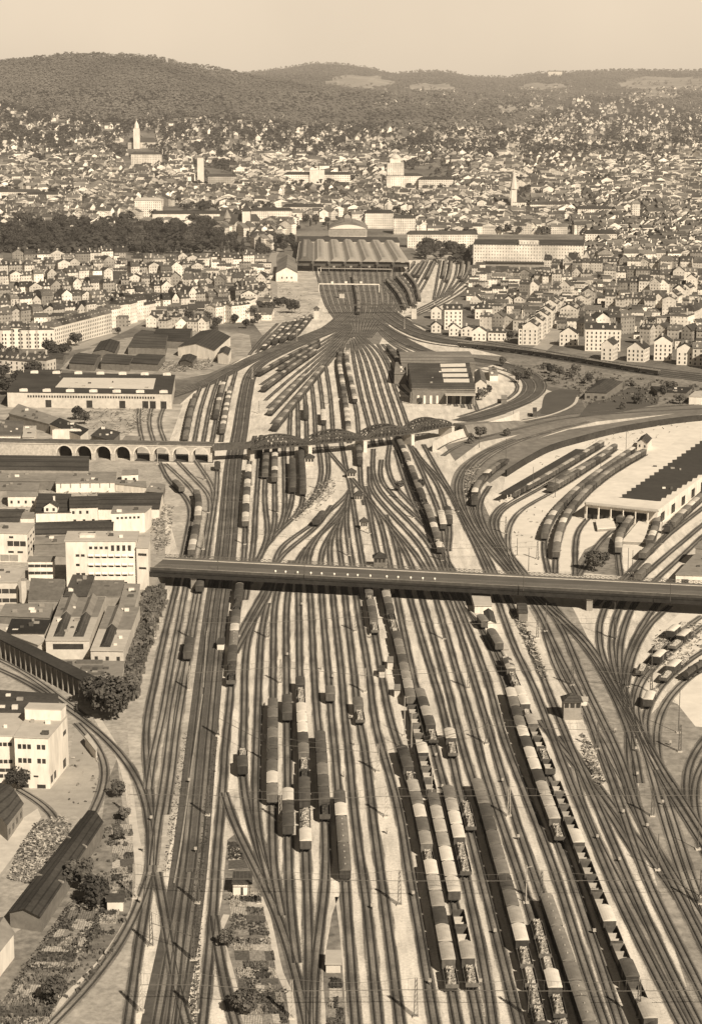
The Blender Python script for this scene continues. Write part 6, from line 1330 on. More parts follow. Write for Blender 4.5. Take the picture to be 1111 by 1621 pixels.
# near right district, detailed
for q_ in [(717, 522, 15, 12, 17, 4, 'row', 0, 1, .05, 'largest house directly behind the curved main line'), (690, 527, 8, 10, 6, 3.5, 'end', 0, 1, 0, 'lowest one left of the large house by the line'), (718, 532, 8, 9, 7, 3.5, 'end', 0, 0, 0, 'small one in front of the large house by the line'), (741, 533, 12, 9, 6, 3, 'end', 0, 1, -.1, 'small one right of the large house by the line'),
           (690, 505, 9, 10, 8, 3.5, 'end', 0, 1, 0, 'upper one left of the large house by the line'), (765, 505, 15, 12, 9, 5, 'hip', 0, 1, 0, 'broad one behind the small houses by the line'), (786, 540, 14, 9, 7, 4, 'hip', 0, 1, -.2, 'low one beside the stretch of line with the parked coaches'), (758, 540, 11, 9, 8, 4, 'end', 0, 0, -.1, 'one beside the parked coaches on the curve'),
           (833, 546, 13, 12, 13, 3.5, 'row', 0, 1, -.15, 'corner house where the street meets the line'), (899, 548, 14, 11, 10, 5, 'end', 0, 0, -.2, 'gabled one across the street from the corner house'), (953, 556, 27, 14, 17, 4, 'row', 0, 1, -.12, 'broadest tenement by the line'),
           (960, 571, 9, 16, 12, 4, 'end', 0, 1, -.35, 'narrow deep one in front of the broadest tenement'), (1005, 573, 13, 16, 10, 5, 'end', 0, 1, -.4, 'gabled one second from the broadest tenement'), (1048, 571, 13, 13, 14, 4.5, 'end', 0, 1, -.2, 'tall gabled one near the right end of the line'), (1083, 578, 12, 13, 12, 4, 'end', 0, 1, -.25, 'gabled one next to the right edge terrace'), (1108, 580, 12, 13, 13, 4, 'row', 1, 2, -.2, 'terrace end at the right edge'), (1135, 586, 16, 13, 13, 4, 'row', 1, 2, -.2, 'one just beyond the right edge terrace')]:
    house(*q_[:10], q_[10], True, 'houses facing the curved main line')
row(848, 549, 893, 498, 6, 12, 12, 15, 'the white street front receding from the corner house', 4, ('row',), 0, True, (0,))
row(912, 520, 948, 478, 5, 12, 12, 14, 'the second receding street front', 4, ('row',), 0, False, (0, 0, 1))
row(1062, 505, 1105, 462, 5, 12, 12, 14, 'the bright street front near the right edge', 4, ('row',), 0, False, (0,))
row(925, 535, 1000, 528, 4, 14, 12, 14, 'the terrace behind the broadest tenement'); row(1010, 545, 1120, 552, 5, 14, 12, 13, 'the terrace behind the gabled houses by the line')
row(760, 520, 830, 524, 4, 12, 11, 9, 'the low row behind the parked coaches', 4, ('hip', 'end', 'row')); row(745, 490, 830, 492, 5, 13, 11, 9, 'the villas above the low row', 4, ('hip', 'end'))
row(820, 475, 900, 478, 5, 13, 12, 14, 'the terrace behind the villas'); row(955, 497, 1050, 500, 6, 13, 12, 14, 'the third terrace behind the broadest tenement', detail=False)
row(960, 470, 1075, 474, 7, 14, 12, 14, 'the fourth terrace behind the broadest tenement'); row(845, 452, 935, 454, 6, 13, 12, 13, 'the upper terrace behind the villas'); row(955, 449, 1100, 452, 8, 14, 12, 13, 'the fifth terrace behind the broadest tenement')
row(790, 445, 840, 447, 3, 13, 12, 9, 'the sheds row below the postal building', 3, ('hip', 'end')); row(860, 432, 950, 434, 6, 13, 12, 13, 'the terrace right below the postal building'); row(960, 430, 1111, 434, 9, 14, 12, 13, 'the sixth terrace on the right')
row(930, 415, 1111, 418, 10, 15, 12, 14, 'the seventh terrace on the right'); row(905, 428, 935, 420, 2, 14, 12, 10, 'the gabled pair beside the postal building', 6, ('end',))
row(1085, 530, 1125, 500, 4, 12, 12, 14, 'the street front cut by the right edge')
# left district
row(88, 552, 178, 527, 8, 12, 12, 17, 'the long curved tenement front in the left district', 4, ('man',), 0, True, (0,))
row(-5, 553, 85, 552, 7, 14, 12, 15, 'the white tenement front at the left edge', 4.5, ('man', 'row'), 0, True, (0, 0, 1))
row(180, 520, 255, 500, 6, 13, 12, 16, 'the upper part of the curved tenement front', 4, ('man',), 0, False, (0,))
row(-10, 590, 75, 596, 5, 15, 12, 10, 'the front row of houses above the carriage shed', 5, ('end', 'hip', 'row'), 0, True, (0, 1))
row(185, 505, 300, 498, 8, 13, 12, 14, 'the terrace behind the curved tenement front'); row(340, 515, 395, 507, 4, 14, 12, 15, 'the bright block by the timber yard trees', 3, ('row',), 0, False, (0,)); row(232, 520, 330, 523, 6, 13, 11, 8, 'the low row between tenements and timber yard', 4, ('end', 'hip'), 1)
row(395, 500, 425, 480, 3, 12, 12, 12, 'the short row beside the storage sidings', 3); row(0, 522, 170, 505, 10, 15, 12, 13, 'the second terrace of the left district'); row(300, 490, 420, 480, 8, 13, 12, 13, 'the terrace above the timber yard trees')
row(0, 500, 180, 487, 11, 15, 12, 13, 'the third terrace of the left district'); row(185, 482, 330, 474, 10, 14, 12, 13, 'the middle terrace of the left district'); row(0, 480, 180, 468, 11, 15, 12, 13, 'the fourth terrace of the left district')
row(190, 462, 420, 462, 14, 15, 12, 13, 'the fifth terrace of the left district'); row(0, 459, 180, 450, 10, 16, 12, 13, 'the sixth terrace of the left district'); row(330, 447, 420, 447, 5, 16, 13, 10, 'the broad white halls row', 3, ('row', 'hip'), 0, False, (0,))
row(0, 440, 200, 433, 11, 16, 12, 13, 'the seventh terrace of the left district'); row(205, 445, 320, 440, 7, 15, 12, 13, 'the short upper terrace of the left district'); row(210, 428, 420, 424, 12, 15, 12, 12, 'the terrace just below the park trees'); row(380, 470, 420, 466, 3, 13, 11, 10, 'the trio beside the service road')
row(20, 420, 200, 416, 9, 16, 12, 11, 'the last terrace before the park')
print('HOUSES', NH[0])
drop(HP.values())
# ------------------------------------------------------------------ the far town: too many roofs to count
CLEAR = [(606, 262, 720, 310), (452, 282, 555, 304), (806, 300, 848, 345), (195, 205, 250, 245), (300, 262, 372, 304), (362, 340, 412, 372), (190, 248, 268, 274), (215, 330, 352, 362), (996, 330, 1014, 358), (745, 372, 930, 400), (0, 306, 95, 326), (410, 335, 470, 360), (580, 340, 660, 378), (660, 375, 760, 400), (866, 114, 892, 126)]
def far_town():
    m = MB(); rnd = random.Random(3); cnt = 0
    def put(g, w, d, h, rh, rz, wi, ri):
        cx, sx = math.cos(rz), math.sin(rz); T_ = lambda x, y, z: (g.x + x * cx - y * sx, g.y + x * sx + y * cx, g.z + z)
        P = [(-w / 2, 0), (w / 2, 0), (w / 2, d), (-w / 2, d)]; off = rnd.randint(0, 40) * 2.9
        for i in range(4):
            a, b = P[i], P[(i + 1) % 4]; L = w if i % 2 == 0 else d
            if i == 2: continue
            m.face([T_(*a, -4), T_(*b, -4), T_(*b, h), T_(*a, h)], [(off, -4), (off + L, -4), (off + L, h), (off, h)], wi)
        if rnd.random() < .45: m0, m1 = (0, -.4), (0, d + .4); F_ = [((w / 2 + .4, -.4), (w / 2 + .4, d + .4), m1, m0), ((-w / 2 - .4, d + .4), (-w / 2 - .4, -.4), m0, m1)]; m.face([T_(-w / 2, 0, h), T_(w / 2, 0, h), T_(0, 0, h + rh)], None, wi)
        else: m0, m1 = (-w / 2 - .3, d / 2), (w / 2 + .3, d / 2); F_ = [((-w / 2 - .4, -.4), (w / 2 + .4, -.4), m1, m0), ((w / 2 + .4, d + .4), (-w / 2 - .4, d + .4), m0, m1)]; m.face([T_(w / 2, 0, h), T_(w / 2, d, h), T_(w / 2, d / 2, h + rh)], None, wi)
        for f in F_: m.face([T_(*f[0], h), T_(*f[1], h), T_(*f[2], h + rh), T_(*f[3], h + rh)], None, ri)
        if rnd.random() < .5: x = rnd.uniform(-w * .3, w * .3); m.face([T_(x - .7, d * .3, h), T_(x + .7, d * .3, h), T_(x + .7, d * .3, h + rh + 1.4), T_(x - .7, d * .3, h + rh + 1.4)], None, wi)
    for k in range(15000):
        x = rnd.uniform(-30, 1140); y = rnd.uniform(118, 420)
        if y > 395 and not (660 < x < 750 or x > 930): continue
        if y > 376 and (430 < x < 935 or x < 400): continue
        if 350 < y <= 376 and (x < 345 and rnd.random() < .9): continue
        if 465 < x < 635 and y > 352: continue
        if any(a_ < x < c_ and b_ < y < d_ for a_, b_, c_, d_ in CLEAR): continue
        # forest boundary on the hills
        fb = li([(0, 158), (60, 178), (120, 186), (200, 190), (300, 182), (400, 186), (480, 196), (600, 196), (700, 205), (780, 200), (850, 190), (1000, 175), (1111, 190)], x)
        if y < fb:
            if not (x > 560 and 146 < y < 172 and rnd.random() < .6 or x > 820 and 140 < y < 190 and rnd.random() < .75 or x > 700 and 185 < y and rnd.random() < .5): continue
        dens = li([(118, .5), (200, .38), (235, .55), (260, .85), (300, 1), (420, 1)], y)
        if x > 700 and y < 235: dens = max(dens, .75)
        dens *= .55 + .8 * (pnoise(Vector((x / 60, y / 22, 1))) * .5 + .5)
        if rnd.random() > dens: continue
        g = GT(x, y)
        if g is None: continue
        big = y > 250
        w = rnd.uniform(9, 24) if big else rnd.uniform(7, 12); d = rnd.uniform(8, 12); h = rnd.uniform(7, 14) if big else rnd.uniform(4.5, 8)
        put(g, w, d, h, rnd.uniform(3, 5.5), pnoise(Vector((g.x / 260, g.y / 420, 7))) * 1.6 + rnd.gauss(0, .08), rnd.choice((0, 0, 1, 1, 2)), rnd.choice((3, 4, 4, 5))); cnt += 1
    o = m.build('distant_town', WL + RF); tag(o, 'dense distant mass of town houses climbing the hillside', 'town', kind='stuff'); print('FAR', cnt)
far_town()

def backyards():
    """low sheds, annexes and yard walls packed between the terraces"""
    m = MB(); rnd = random.Random(19); c = 0
    while c < 1300:
        if rnd.random() < .5: x, y = rnd.uniform(-20, 425), rnd.uniform(414, 532)
        else: x, y = rnd.uniform(745, 1130), rnd.uniform(412, 560)
        if x < 425 and y > 520 + (0 if x < 200 else -12): continue
        if x < 140 and y > 548: continue
        if x > 700 and y > 500 + (x - 745) * .16: continue
        if 745 < x < 935 and y < 428: continue
        g = G(x, y); w, d, h = rnd.uniform(5, 15), rnd.uniform(5, 10), rnd.uniform(3, 9); rz = rnd.gauss(.0, .1) + (.0 if x < 500 else -.1); cx, sx = math.cos(rz), math.sin(rz); T_ = lambda a, b, z: (g.x + a * cx - b * sx, g.y + a * sx + b * cx, z); c += 1
        wi, ri = rnd.choice((0, 0, 1, 2)), rnd.choice((3, 4, 4, 5)); P = [(-w / 2, 0), (w / 2, 0), (w / 2, d), (-w / 2, d)]
        for i in (0, 1, 3): a, b = P[i], P[(i + 1) % 4]; m.face([T_(*a, 0), T_(*b, 0), T_(*b, h), T_(*a, h)], [(0, 0), (w, 0), (w, h), (0, h)], wi)
        rh = rnd.uniform(.4, 3.5); m.face([T_(-w / 2 - .3, -.3, h), T_(w / 2 + .3, -.3, h), T_(w / 2 + .3, d / 2, h + rh), T_(-w / 2 - .3, d / 2, h + rh)], None, ri); m.face([T_(w / 2 + .3, d + .3, h), T_(-w / 2 - .3, d + .3, h), T_(-w / 2 - .3, d / 2, h + rh), T_(w / 2 + .3, d / 2, h + rh)], None, ri); m.face([T_(w / 2, 0, h), T_(w / 2, d, h), T_(w / 2, d / 2, h + rh - .1)], None, wi); m.face([T_(-w / 2, d, h), T_(-w / 2, 0, h), T_(-w / 2, d / 2, h + rh - .1)], None, wi)
    tag(m.build('backyard_buildings', WL + RF), 'jumble of low sheds and annexes packed between the terraces', 'sheds', kind='stuff')
backyards()
# ------------------------------------------------------------------ vegetation
def leaf_mat(name, v, big=.05):
    t = NT(name); p = t.obj(); n = t.noise(p, .9, 3, .7); n2 = t.noise(t.pos(), big, 3); f = t.math('MULTIPLY', t.mr(n, .3, .7, .5, 1.6), t.mr(n2, .3, .7, .7, 1.35)); f = t.math('MULTIPLY', f, t.mr(t.rnd(), 0, 1, .75, 1.3)); t.base(t.math('MULTIPLY', f, v)); return t.m
LEAF = leaf_mat('leaves_dark', .060); LEAF2 = leaf_mat('leaves_mid', .095); BARK = M('bark', .09, .3, 2)
def leafy(m, c, r, n, size, rnd, flat=.8):
    for _ in range(n):
        while True:
            v = Vector((rnd.uniform(-1, 1), rnd.uniform(-1, 1), rnd.uniform(-1, 1)))
            if .25 < v.length < 1: break
        v = v.normalized() * (v.length ** .45); p = Vector(c) + Vector((v.x * r, v.y * r, v.z * r * flat)); nrm = (v + Vector((rnd.uniform(-.7, .7), rnd.uniform(-.7, .7), rnd.uniform(-.2, .9)))).normalized()
        a = nrm.orthogonal().normalized(); b = nrm.cross(a); s = size * rnd.uniform(.6, 1.4); t = rnd.uniform(0, 6); a, b = a * math.cos(t) + b * math.sin(t), b * math.cos(t) - a * math.sin(t)
        m.face([p - a * s - b * s * .6, p + a * s - b * s * .5, p + a * s * .7 + b * s * .7, p - a * s * .8 + b * s * .6])
TP = []
def tree_proto(i, h, r, nb, nl, ls, mat, poplar=False):
    rnd = random.Random(i * 13 + 1); root = empty('tree', (0, 0, -400)); t = MB(); t.cone((0, 0), .32, .14, 0, h * .6, 7)
    m = MB(); 
    for k in range(nb):
        a = rnd.uniform(0, 6.28); q = rnd.uniform(.15, .75) * r; z = h * (.42 + .4 * rnd.random()); c = (math.cos(a) * q, math.sin(a) * q, z)
        if poplar: c = (c[0] * .3, c[1] * .3, h * (.2 + .75 * k / nb))
        t.bar((0, 0, h * .3), c, .16); leafy(m, c, r * rnd.uniform(.38, .62), nl, ls, rnd)
    leafy(m, (0, 0, h * .62), r * .7, nl, ls, rnd); part(t, 'trunk', BARK, root); part(m, 'crown', mat, root); TP.append(root); return root
tree_proto(0, 10, 4.6, 10, 100, .45, LEAF); tree_proto(1, 12, 5.6, 12, 110, .5, LEAF); tree_proto(2, 8, 3.8, 9, 90, .4, LEAF2); tree_proto(3, 15, 3.2, 10, 34, .7, LEAF, True); tree_proto(4, 3.2, 2.2, 6, 40, .34, LEAF2); tree_proto(5, 14, 7.2, 15, 130, .55, LEAF)
NTt = [0]
def tree(px, py, k, s=1.0, label=None, group=None, name=None):
    TPEND.append((py, px, k, s, label, group, name))
TPEND = []
def tree_now(py, px, k, s, label, group, name):
    g = GT(px, py) if py < 376 else G(px, py); o = copy_tree(TP[k]); o.name = name or ('bush' if k == 4 else 'tree'); o.location = tuple(g); o.rotation_euler = (0, 0, rr(0, 6.28)); o.scale = (s, s, s * rr(.9, 1.1)); NTt[0] += 1
    tag(o, label, 'bush' if k == 4 else 'tree', group); return o
tree(176, 1140, 5, 1.05, 'largest dark spreading tree where the curved siding leaves the factories', 'big trees by the curved siding'); tree(158, 1122, 1, 1.0, 'dark tree tucked behind the largest one by the siding', 'big trees by the curved siding'); tree(205, 1112, 1, .5, 'dark tree on the bank right of the largest one', 'big trees by the curved siding')
tree(192, 1128, 0, .6, 'round dark tree between the largest tree and the bank', 'big trees by the curved siding')
tree(152, 1440, 0, .9, 'leafy tree right of the long diagonal shed', 'garden trees'); tree(128, 1410, 2, 1.0, 'pale leafy tree close to the long diagonal shed', 'garden trees'); 0
tree(90, 1590, 0, .7, 'round dark tree among the lowest plots', 'garden trees'); tree(389, 1606, 1, .55, 'dark round tree at the bottom of the middle gardens', 'garden trees'); tree(197, 1300, 2, .5, 'tree beside the footpath at the top of the gardens', 'garden trees'); tree(186, 1262, 1, .42, 'dark tree at the bend of the footpath', 'garden trees'); tree(190, 1330, 2, .45, 'small tree halfway down the footpath plots', 'garden trees')
tree(28, 1250, 1, .6, 'dark tree at the corner of the lower left factory block', 'garden trees'); tree(362, 1500, 2, .55, 'small tree at the left path of the middle gardens', 'garden trees'); tree(940, 905, 0, .9, 'dark tree right behind the road bridge by the goods yard', 'trees by the road bridge'); tree(952, 898, 2, .8, 'smaller tree right of the one behind the road bridge', 'trees by the road bridge'); tree(665, 540 + 235, 0, .55, 'lone dark tree standing between yard tracks', 'trees by the road bridge')
tree(632, 778, 2, .7, 'small dark tree beside the curving tracks in mid yard', 'trees by the road bridge'); tree(125, 665, 0, .9, 'tree in front of the carriage shed', 'trees by the carriage shed'); tree(135, 672, 2, .9, 'smaller tree in front of the carriage shed', 'trees by the carriage shed')
for i, (x, y) in enumerate([(245, 950), (240, 975), (234, 998), (228, 1018), (222, 1040), (214, 1062), (208, 1080), (240, 962), (230, 1030), (216, 1090), (236, 988), (222, 1055)]): tree(x, y, [2, 4, 0][i % 3], [.34, 1.0, .28][i % 3], '%s one down from the bridge in the scrub along the factory bank' % nth(i), 'scrub on the factory bank')
for i, (x, y) in enumerate([(8, 600), (20, 575), (0, 560), (30, 610), (12, 625), (-4, 590), (78, 560), (92, 568), (105, 562), (120, 548), (52, 600), (60, 588)]): tree(x, y, [1, 5, 0][i % 3], .9, '%s one among the dark trees at the left edge above the carriage shed' % nth(i), 'dark trees left of the carriage shed')
for i, (x, y) in enumerate([(318, 515), (328, 520), (336, 512), (345, 520), (372, 512), (385, 508), (400, 505), (408, 512), (420, 500), (430, 495), (390, 520), (362, 505), (440, 488), (450, 485), (462, 496), (300, 512), (412, 492)]): tree(x, y, [1, 0, 5][i % 3], .9, '%s one in the tree belt left of the storage sidings' % nth(i), 'tree belt by the storage sidings')
for i, (x, y) in enumerate([(820, 606), (836, 600), (815, 595), (870, 592), (885, 598), (905, 600), (930, 608), (950, 612), (1000, 612), (1050, 628), (1060, 618), (745, 702), (735, 690), (760, 696), (800, 660 + 30), (795, 580), (910, 592), (985, 648), (1008, 640), (1075, 640), (860, 585), (770, 625), (762, 634), (752, 632), (850, 520), (846, 535), (870, 610 - 6)]): tree(x, y, [0, 2, 4][i % 3], [.75, .9, 1.2][i % 3], '%s one of the bushes and trees around the embankment curve' % nth(i), 'trees around the embankment curve')
rt = random.Random(11)
def grove(n, box, ks, s, desc, ok=None):
    pts = []
    while len(pts) < n:
        x, y = rt.uniform(box[0], box[2]), rt.uniform(box[1], box[3])
        if ok is None or ok(x, y): pts.append((x, y))
    pts.sort()
    for i, (x, y) in enumerate(pts): tree(x, y, rt.choice(ks), s * rt.uniform(.8, 1.2), 'dark leafy tree, %s from left in %s' % (nth(i), desc), 'trees of ' + desc)
grove(150, (-10, 358, 352, 408), (1, 5, 5, 0), 1.25, 'the long dark park wood', lambda x, y: y < 396 + 10 * math.sin(x / 30) and y > 362 - 5 * math.sin(x / 45))
grove(34, (345, 380, 472, 408), (1, 5, 3), 1.1, 'the wood between the park and the train shed', lambda x, y: y > 378 and not (425 < x and y > 400))
grove(20, (662, 396, 748, 412), (1, 5), .95, 'the square trees beside the postal building'); grove(10, (455, 352, 520, 368), (3, 0), .9, 'the promenade trees behind the station'); grove(22, (940, 400, 1115, 430), (1, 0), 1, 'the park trees at the right edge')
grove(45, (745, 430, 1111, 540), (0, 2), .8, 'the yards between the right-hand terraces'); grove(45, (0, 420, 420, 530), (0, 2), .8, 'the courtyards between the left-hand terraces')
TPEND.sort(key=lambda q: -q[0]); ft = MB()
for i, q in enumerate(TPEND):
    if i < 296: tree_now(*q); continue
    py, px, k, s_, *_r = q; g = GT(px, py) if py < 376 else G(px, py); an = rr(0, 6.28); c_, n_ = math.cos(an) * s_, math.sin(an) * s_
    for ch in KIDS[TP[k].name]:
        vs = [(g.x + v.co.x * c_ - v.co.y * n_, g.y + v.co.x * n_ + v.co.y * c_, g.z + v.co.z * s_) for v in ch.data.vertices]
        for f in ch.data.polygons: ft.face([vs[j] for j in f.vertices], None, 0 if ch.name.startswith('crown') else 1)
tag(ft.build('park_wood', [LEAF, BARK]), 'far half of the dark park wood, crowns merging into one mass', 'trees', kind='stuff')
drop(TP)
# far woods and town trees as one leafy mass each
def clumps(name, label, n, pick, size, mat, seed, kk=7, flat=0):
    m = MB(); rnd = random.Random(seed); c = 0
    for _ in range(n):
        q = pick(rnd)
        if q is None: continue
        g = GT(*q)
        if g is None: continue
        s = rnd.uniform(*size); c += 1
        # lumpy crown: irregular low dome built from leaf sheets
        for j in range(kk):
            a = rnd.uniform(0, 6.28); e = rnd.uniform(0, 1.3); rad = s * rnd.uniform(.55, 1.05); v = Vector((math.cos(a) * math.cos(e), math.sin(a) * math.cos(e), math.sin(e))); p = g + Vector((v.x * rad * .8, v.y * rad * .8, s * .5 + v.z * rad * .9))
            nrm = (v + Vector((rnd.uniform(-.5, .5), rnd.uniform(-.5, .5), rnd.uniform(0, .5)))).normalized()
            if flat: nrm = (nrm * (1 - flat) + Vector((.15, -.45, .9)) * flat).normalized()
            A = nrm.orthogonal().normalized(); B = nrm.cross(A); z = s * rnd.uniform(.24, .5)
            m.face([p - A * z - B * z * .6, p + A * z * .9 - B * z * .5, p + A * z * .7 + B * z * .8, p - A * z * .8 + B * z * .6])
    o = m.build(name, mat); tag(o, label, 'trees', kind='stuff'); print(name, c)
FB = [(0, 158), (60, 178), (120, 186), (200, 190), (300, 182), (400, 186), (480, 196), (600, 196), (700, 208), (780, 204), (850, 194), (900, 150), (1000, 150), (1111, 178)]
FIELDS = [(515, 121, 625, 143), (780, 165, 862, 184), (685, 203, 775, 222), (975, 123, 1130, 146), (820, 133, 900, 144), (640, 134, 720, 146), (985, 146, 1080, 160)]
if 1: pass
def pick_forest(r):
    x = r.uniform(-40, 1150); top = min(li(R1, x), li(R2, x)); y = r.uniform(top - 2, li(FB, x) + 6)
    for a, b, c, d in FIELDS:
        if ((x - (a + c) / 2) / ((c - a) / 2)) ** 2 + ((y - (b + d) / 2) / ((d - b) / 2)) ** 2 < 1 + .5 * pnoise(Vector((x / 14, y / 5, 2))) and r.random() < .95: return None
    return (x, max(y, top + 1.2))
clumps('forest_canopy', 'dark continuous forest covering the hills on the horizon', 30000, pick_forest, (5, 9.5), leaf_mat('forest_leaves', .105, .004), 5, 9, .62)
def pick_town(r):
    x = r.uniform(-40, 1150); y = r.uniform(150, 420)
    if y > 372 and (x < 660 or 745 < x < 930): return None
    if y > 352 and 462 < x < 640: return None
    if any(a_ < x < c_ and b_ + 6 < y < d_ + 6 for a_, b_, c_, d_ in CLEAR) and r.random() < .75: return None
    d = li([(150, 1), (200, 1), (260, .85), (300, .6), (360, .45), (420, .5)], y) * (.12 + 2.3 * max(0, pnoise(Vector((x / 38, y / 13, 9))) + .22))
    return (x, y) if r.random() < d else None
clumps('town_trees', 'countless dark trees growing between the distant houses', 30000, pick_town, (5.5, 9.5), leaf_mat('town_leaves', .042), 8, 9, .25)
clumps('park_undergrowth', 'dense crowns filling the dark park wood', 1500, lambda r: (r.uniform(-20, 352), r.uniform(360, 401)), (4.5, 8), leaf_mat('park_leaves', .045), 12, 12, .2)
# pale meadows on the far hills
for i, (a, b, c, d) in enumerate(FIELDS):
    m = MB(); n = 10; tab = {}
    ok = True
    for u in range(n + 1):
        for v in range(4):
            x = a + (c - a) * u / n; y = b + (d - b) * (v / 3) + 1.5 * math.sin(u * 1.3 + v); g = GT(x, y)
            if g is None: g = GT(x, y + 8)
            tab[u, v] = (g.x, g.y, terr(g.x, g.y) + 3.0) if g is not None else None
    for u in range(n):
        for v in range(3):
            f = [tab[u, v + 1], tab[u + 1, v + 1], tab[u + 1, v], tab[u, v]]
            if None in f: continue
            if abs(u + .5 - n / 2) > n / 2 * (1.02 - .22 * abs(v - 1)): continue
            ysp = [q[1] for q in f]
            if max(ysp) - min(ysp) > 900: continue
            m.face(f)
    if m.f: tag(m.build('hill_meadow', M('meadow_pale', .3, .3, .01, sc2=.004)), kind='structure')
# grass tufts and scrub on the banks (uncountable)
def scatter(name, label, poly, n, size, mat, seed, h=.5):
    rnd = random.Random(seed); m = MB(); xs = [p[0] for p in poly]; ys = [p[1] for p in poly]; c = 0
    while c < n:
        x, y = rnd.uniform(min(xs), max(xs)), rnd.uniform(min(ys), max(ys)); ins = False; j = len(poly) - 1
        for i in range(len(poly)):
            (xi, yi), (xj, yj) = poly[i], poly[j]
            if (yi > y) != (yj > y) and x < (xj - xi) * (y - yi) / (yj - yi) + xi: ins = not ins
            j = i
        if not ins: continue
        g = G(x, y); c += 1; s = rnd.uniform(*size)
        for k in range(4):
            a = rnd.uniform(0, 6.28); q = Vector((math.cos(a), math.sin(a), 0)) * s; p = g + Vector((rnd.uniform(-s, s), rnd.uniform(-s, s), .04)); up = Vector((rnd.uniform(-.4, .4), rnd.uniform(-.4, .4), 1)) * s * h * 2; m.face([p - q, p + q, p + q * .6 + up, p - q * .5 + up])
    tag(m.build(name, mat), label, 'scrub', kind='stuff')
scatter('bank_scrub', 'rough dark scrub covering the factory bank', [(255, 925), (262, 950), (240, 1010), (225, 1060), (214, 1110), (190, 1110), (205, 1030), (228, 940)], 900, (.4, 1.1), LEAF2, 21, 1)
scatter('track_weeds', 'line of dark weeds and stones beside the main line', [(340, 1160), (346, 1160), (322, 1400), (312, 1620), (298, 1620), (308, 1400), (330, 1230)], 900, (.08, .26), LEAF, 22)
scatter('track_weeds', 'sparse weeds and stones left of the main line', [(290, 1160), (300, 1160), (272, 1380), (258, 1380), (270, 1270)], 400, (.07, .2), LEAF, 23)
scatter('garden_scrub', 'untidy grass and shrubs around the left garden plots', [(190, 1290), (208, 1330), (210, 1440), (185, 1500), (125, 1575), (40, 1640), (-30, 1640), (100, 1470), (160, 1320)], 330, (.2, .6), LEAF2, 24, .8)
scatter('verge_scrub', 'low scrub along the verge of the curved line', [(780, 585), (860, 575), (1111, 612), (1111, 640), (930, 640), (880, 610), (840, 600)], 420, (.5, 1.2), LEAF2, 25, .6)
# heap of scrap wood lower left
def heap(name, label, poly, n, sx, h, seed, mats):
    rnd = random.Random(seed); m = MB(); xs = [p[0] for p in poly]; ys = [p[1] for p in poly]; c = 0; cx = sum(xs) / len(xs); cy = sum(ys) / len(ys)
    while c < n:
        x, y = rnd.uniform(min(xs), max(xs)), rnd.uniform(min(ys), max(ys)); ins = False; j = len(poly) - 1
        for i in range(len(poly)):
            (xi, yi), (xj, yj) = poly[i], poly[j]
            if (yi > y) != (yj > y) and x < (xj - xi) * (y - yi) / (yj - yi) + xi: ins = not ins
            j = i
        if not ins: continue
        c += 1; g = G(x, y); e = 1 - min(1, math.hypot((x - cx) / (max(xs) - min(xs)), (y - cy) / (max(ys) - min(ys))) * 2); z = h * e * rnd.uniform(.5, 1); L = rnd.uniform(*sx); a = rnd.uniform(0, 3.14); t = rnd.uniform(-.5, .5)
        d = Vector((math.cos(a) * math.cos(t), math.sin(a) * math.cos(t), math.sin(t))) * L / 2; p = g + Vector((0, 0, z + .3)); m.bar(p - d, p + d, rnd.uniform(.15, .45), rnd.uniform(.08, .3), rnd.randint(0, len(mats) - 1))
    tag(m.build(name, mats), label, 'heap', kind='stuff')
SCR = [M('scrap_pale', .42, .3, 1), M('scrap_mid', .2, .3, 1), M('scrap_mid', .2, .3, 1), M('scrap_dark', .07, .3, 1)]
heap('scrap_heap', 'heap of scrap wood and rubble in the dusty yard at lower left', [(100, 1292), (112, 1310), (100, 1345), (50, 1400), (14, 1392), (30, 1350), (62, 1305)], 1900, (.4, 1.8), 1.8, 31, SCR)
heap('yard_clutter', 'scattered timber and crates beside the road bridge end', [(238, 800), (275, 800), (270, 860), (250, 880), (240, 850)], 260, (.8, 2.5), 1.2, 32, SCR)
heap('yard_clutter', 'sheds goods and crates in the side yard left of the station throat', [(438, 445), (470, 440), (500, 470), (490, 505), (440, 505), (430, 480)], 160, (1.5, 5), 2, 45, SCR)
heap('yard_clutter', 'carts, barrels and boards in the lanes between the left sheds', [(0, 800), (60, 770), (235, 780), (240, 800), (180, 815), (60, 865), (0, 880)], 240, (.6, 2.6), 1.0, 41, SCR)
heap('yard_clutter', 'crates and carts spread over the pale goods yard paving', [(815, 880), (810, 820), (850, 800), (905, 830), (900, 900), (860, 900)], 40, (.5, 1.6), .5, 42, SCR)
heap('yard_clutter', 'small stores along the upper goods yard road', [(850, 735), (990, 678), (1100, 662), (1100, 672), (1030, 700), (930, 715), (880, 745)], 70, (.6, 2.4), 1.0, 43, SCR)
heap('yard_clutter', 'boards and barrels on the forecourt by the factory block', [(112, 1215), (125, 1160), (165, 1215), (150, 1280), (110, 1280)], 24, (.4, 1.4), .4, 44, SCR)
heap('yard_clutter', 'scattered stacks in front of the carriage shed', [(120, 645), (230, 645), (245, 660), (200, 690), (140, 678)], 260, (1, 4), 1.2, 33, SCR)
heap('yard_clutter', 'stacks of timber around the timber yard sheds', [(200, 575), (300, 575), (370, 560), (330, 585), (280, 590)], 420, (1.5, 5), 1.6, 34, SCR)
heap('yard_clutter', 'stacks of rails and sleepers between the right-hand tracks', [(808, 965), (822, 968), (855, 1040), (868, 1075), (858, 1078), (835, 1030)], 260, (.6, 2.2), .8, 35, SCR)
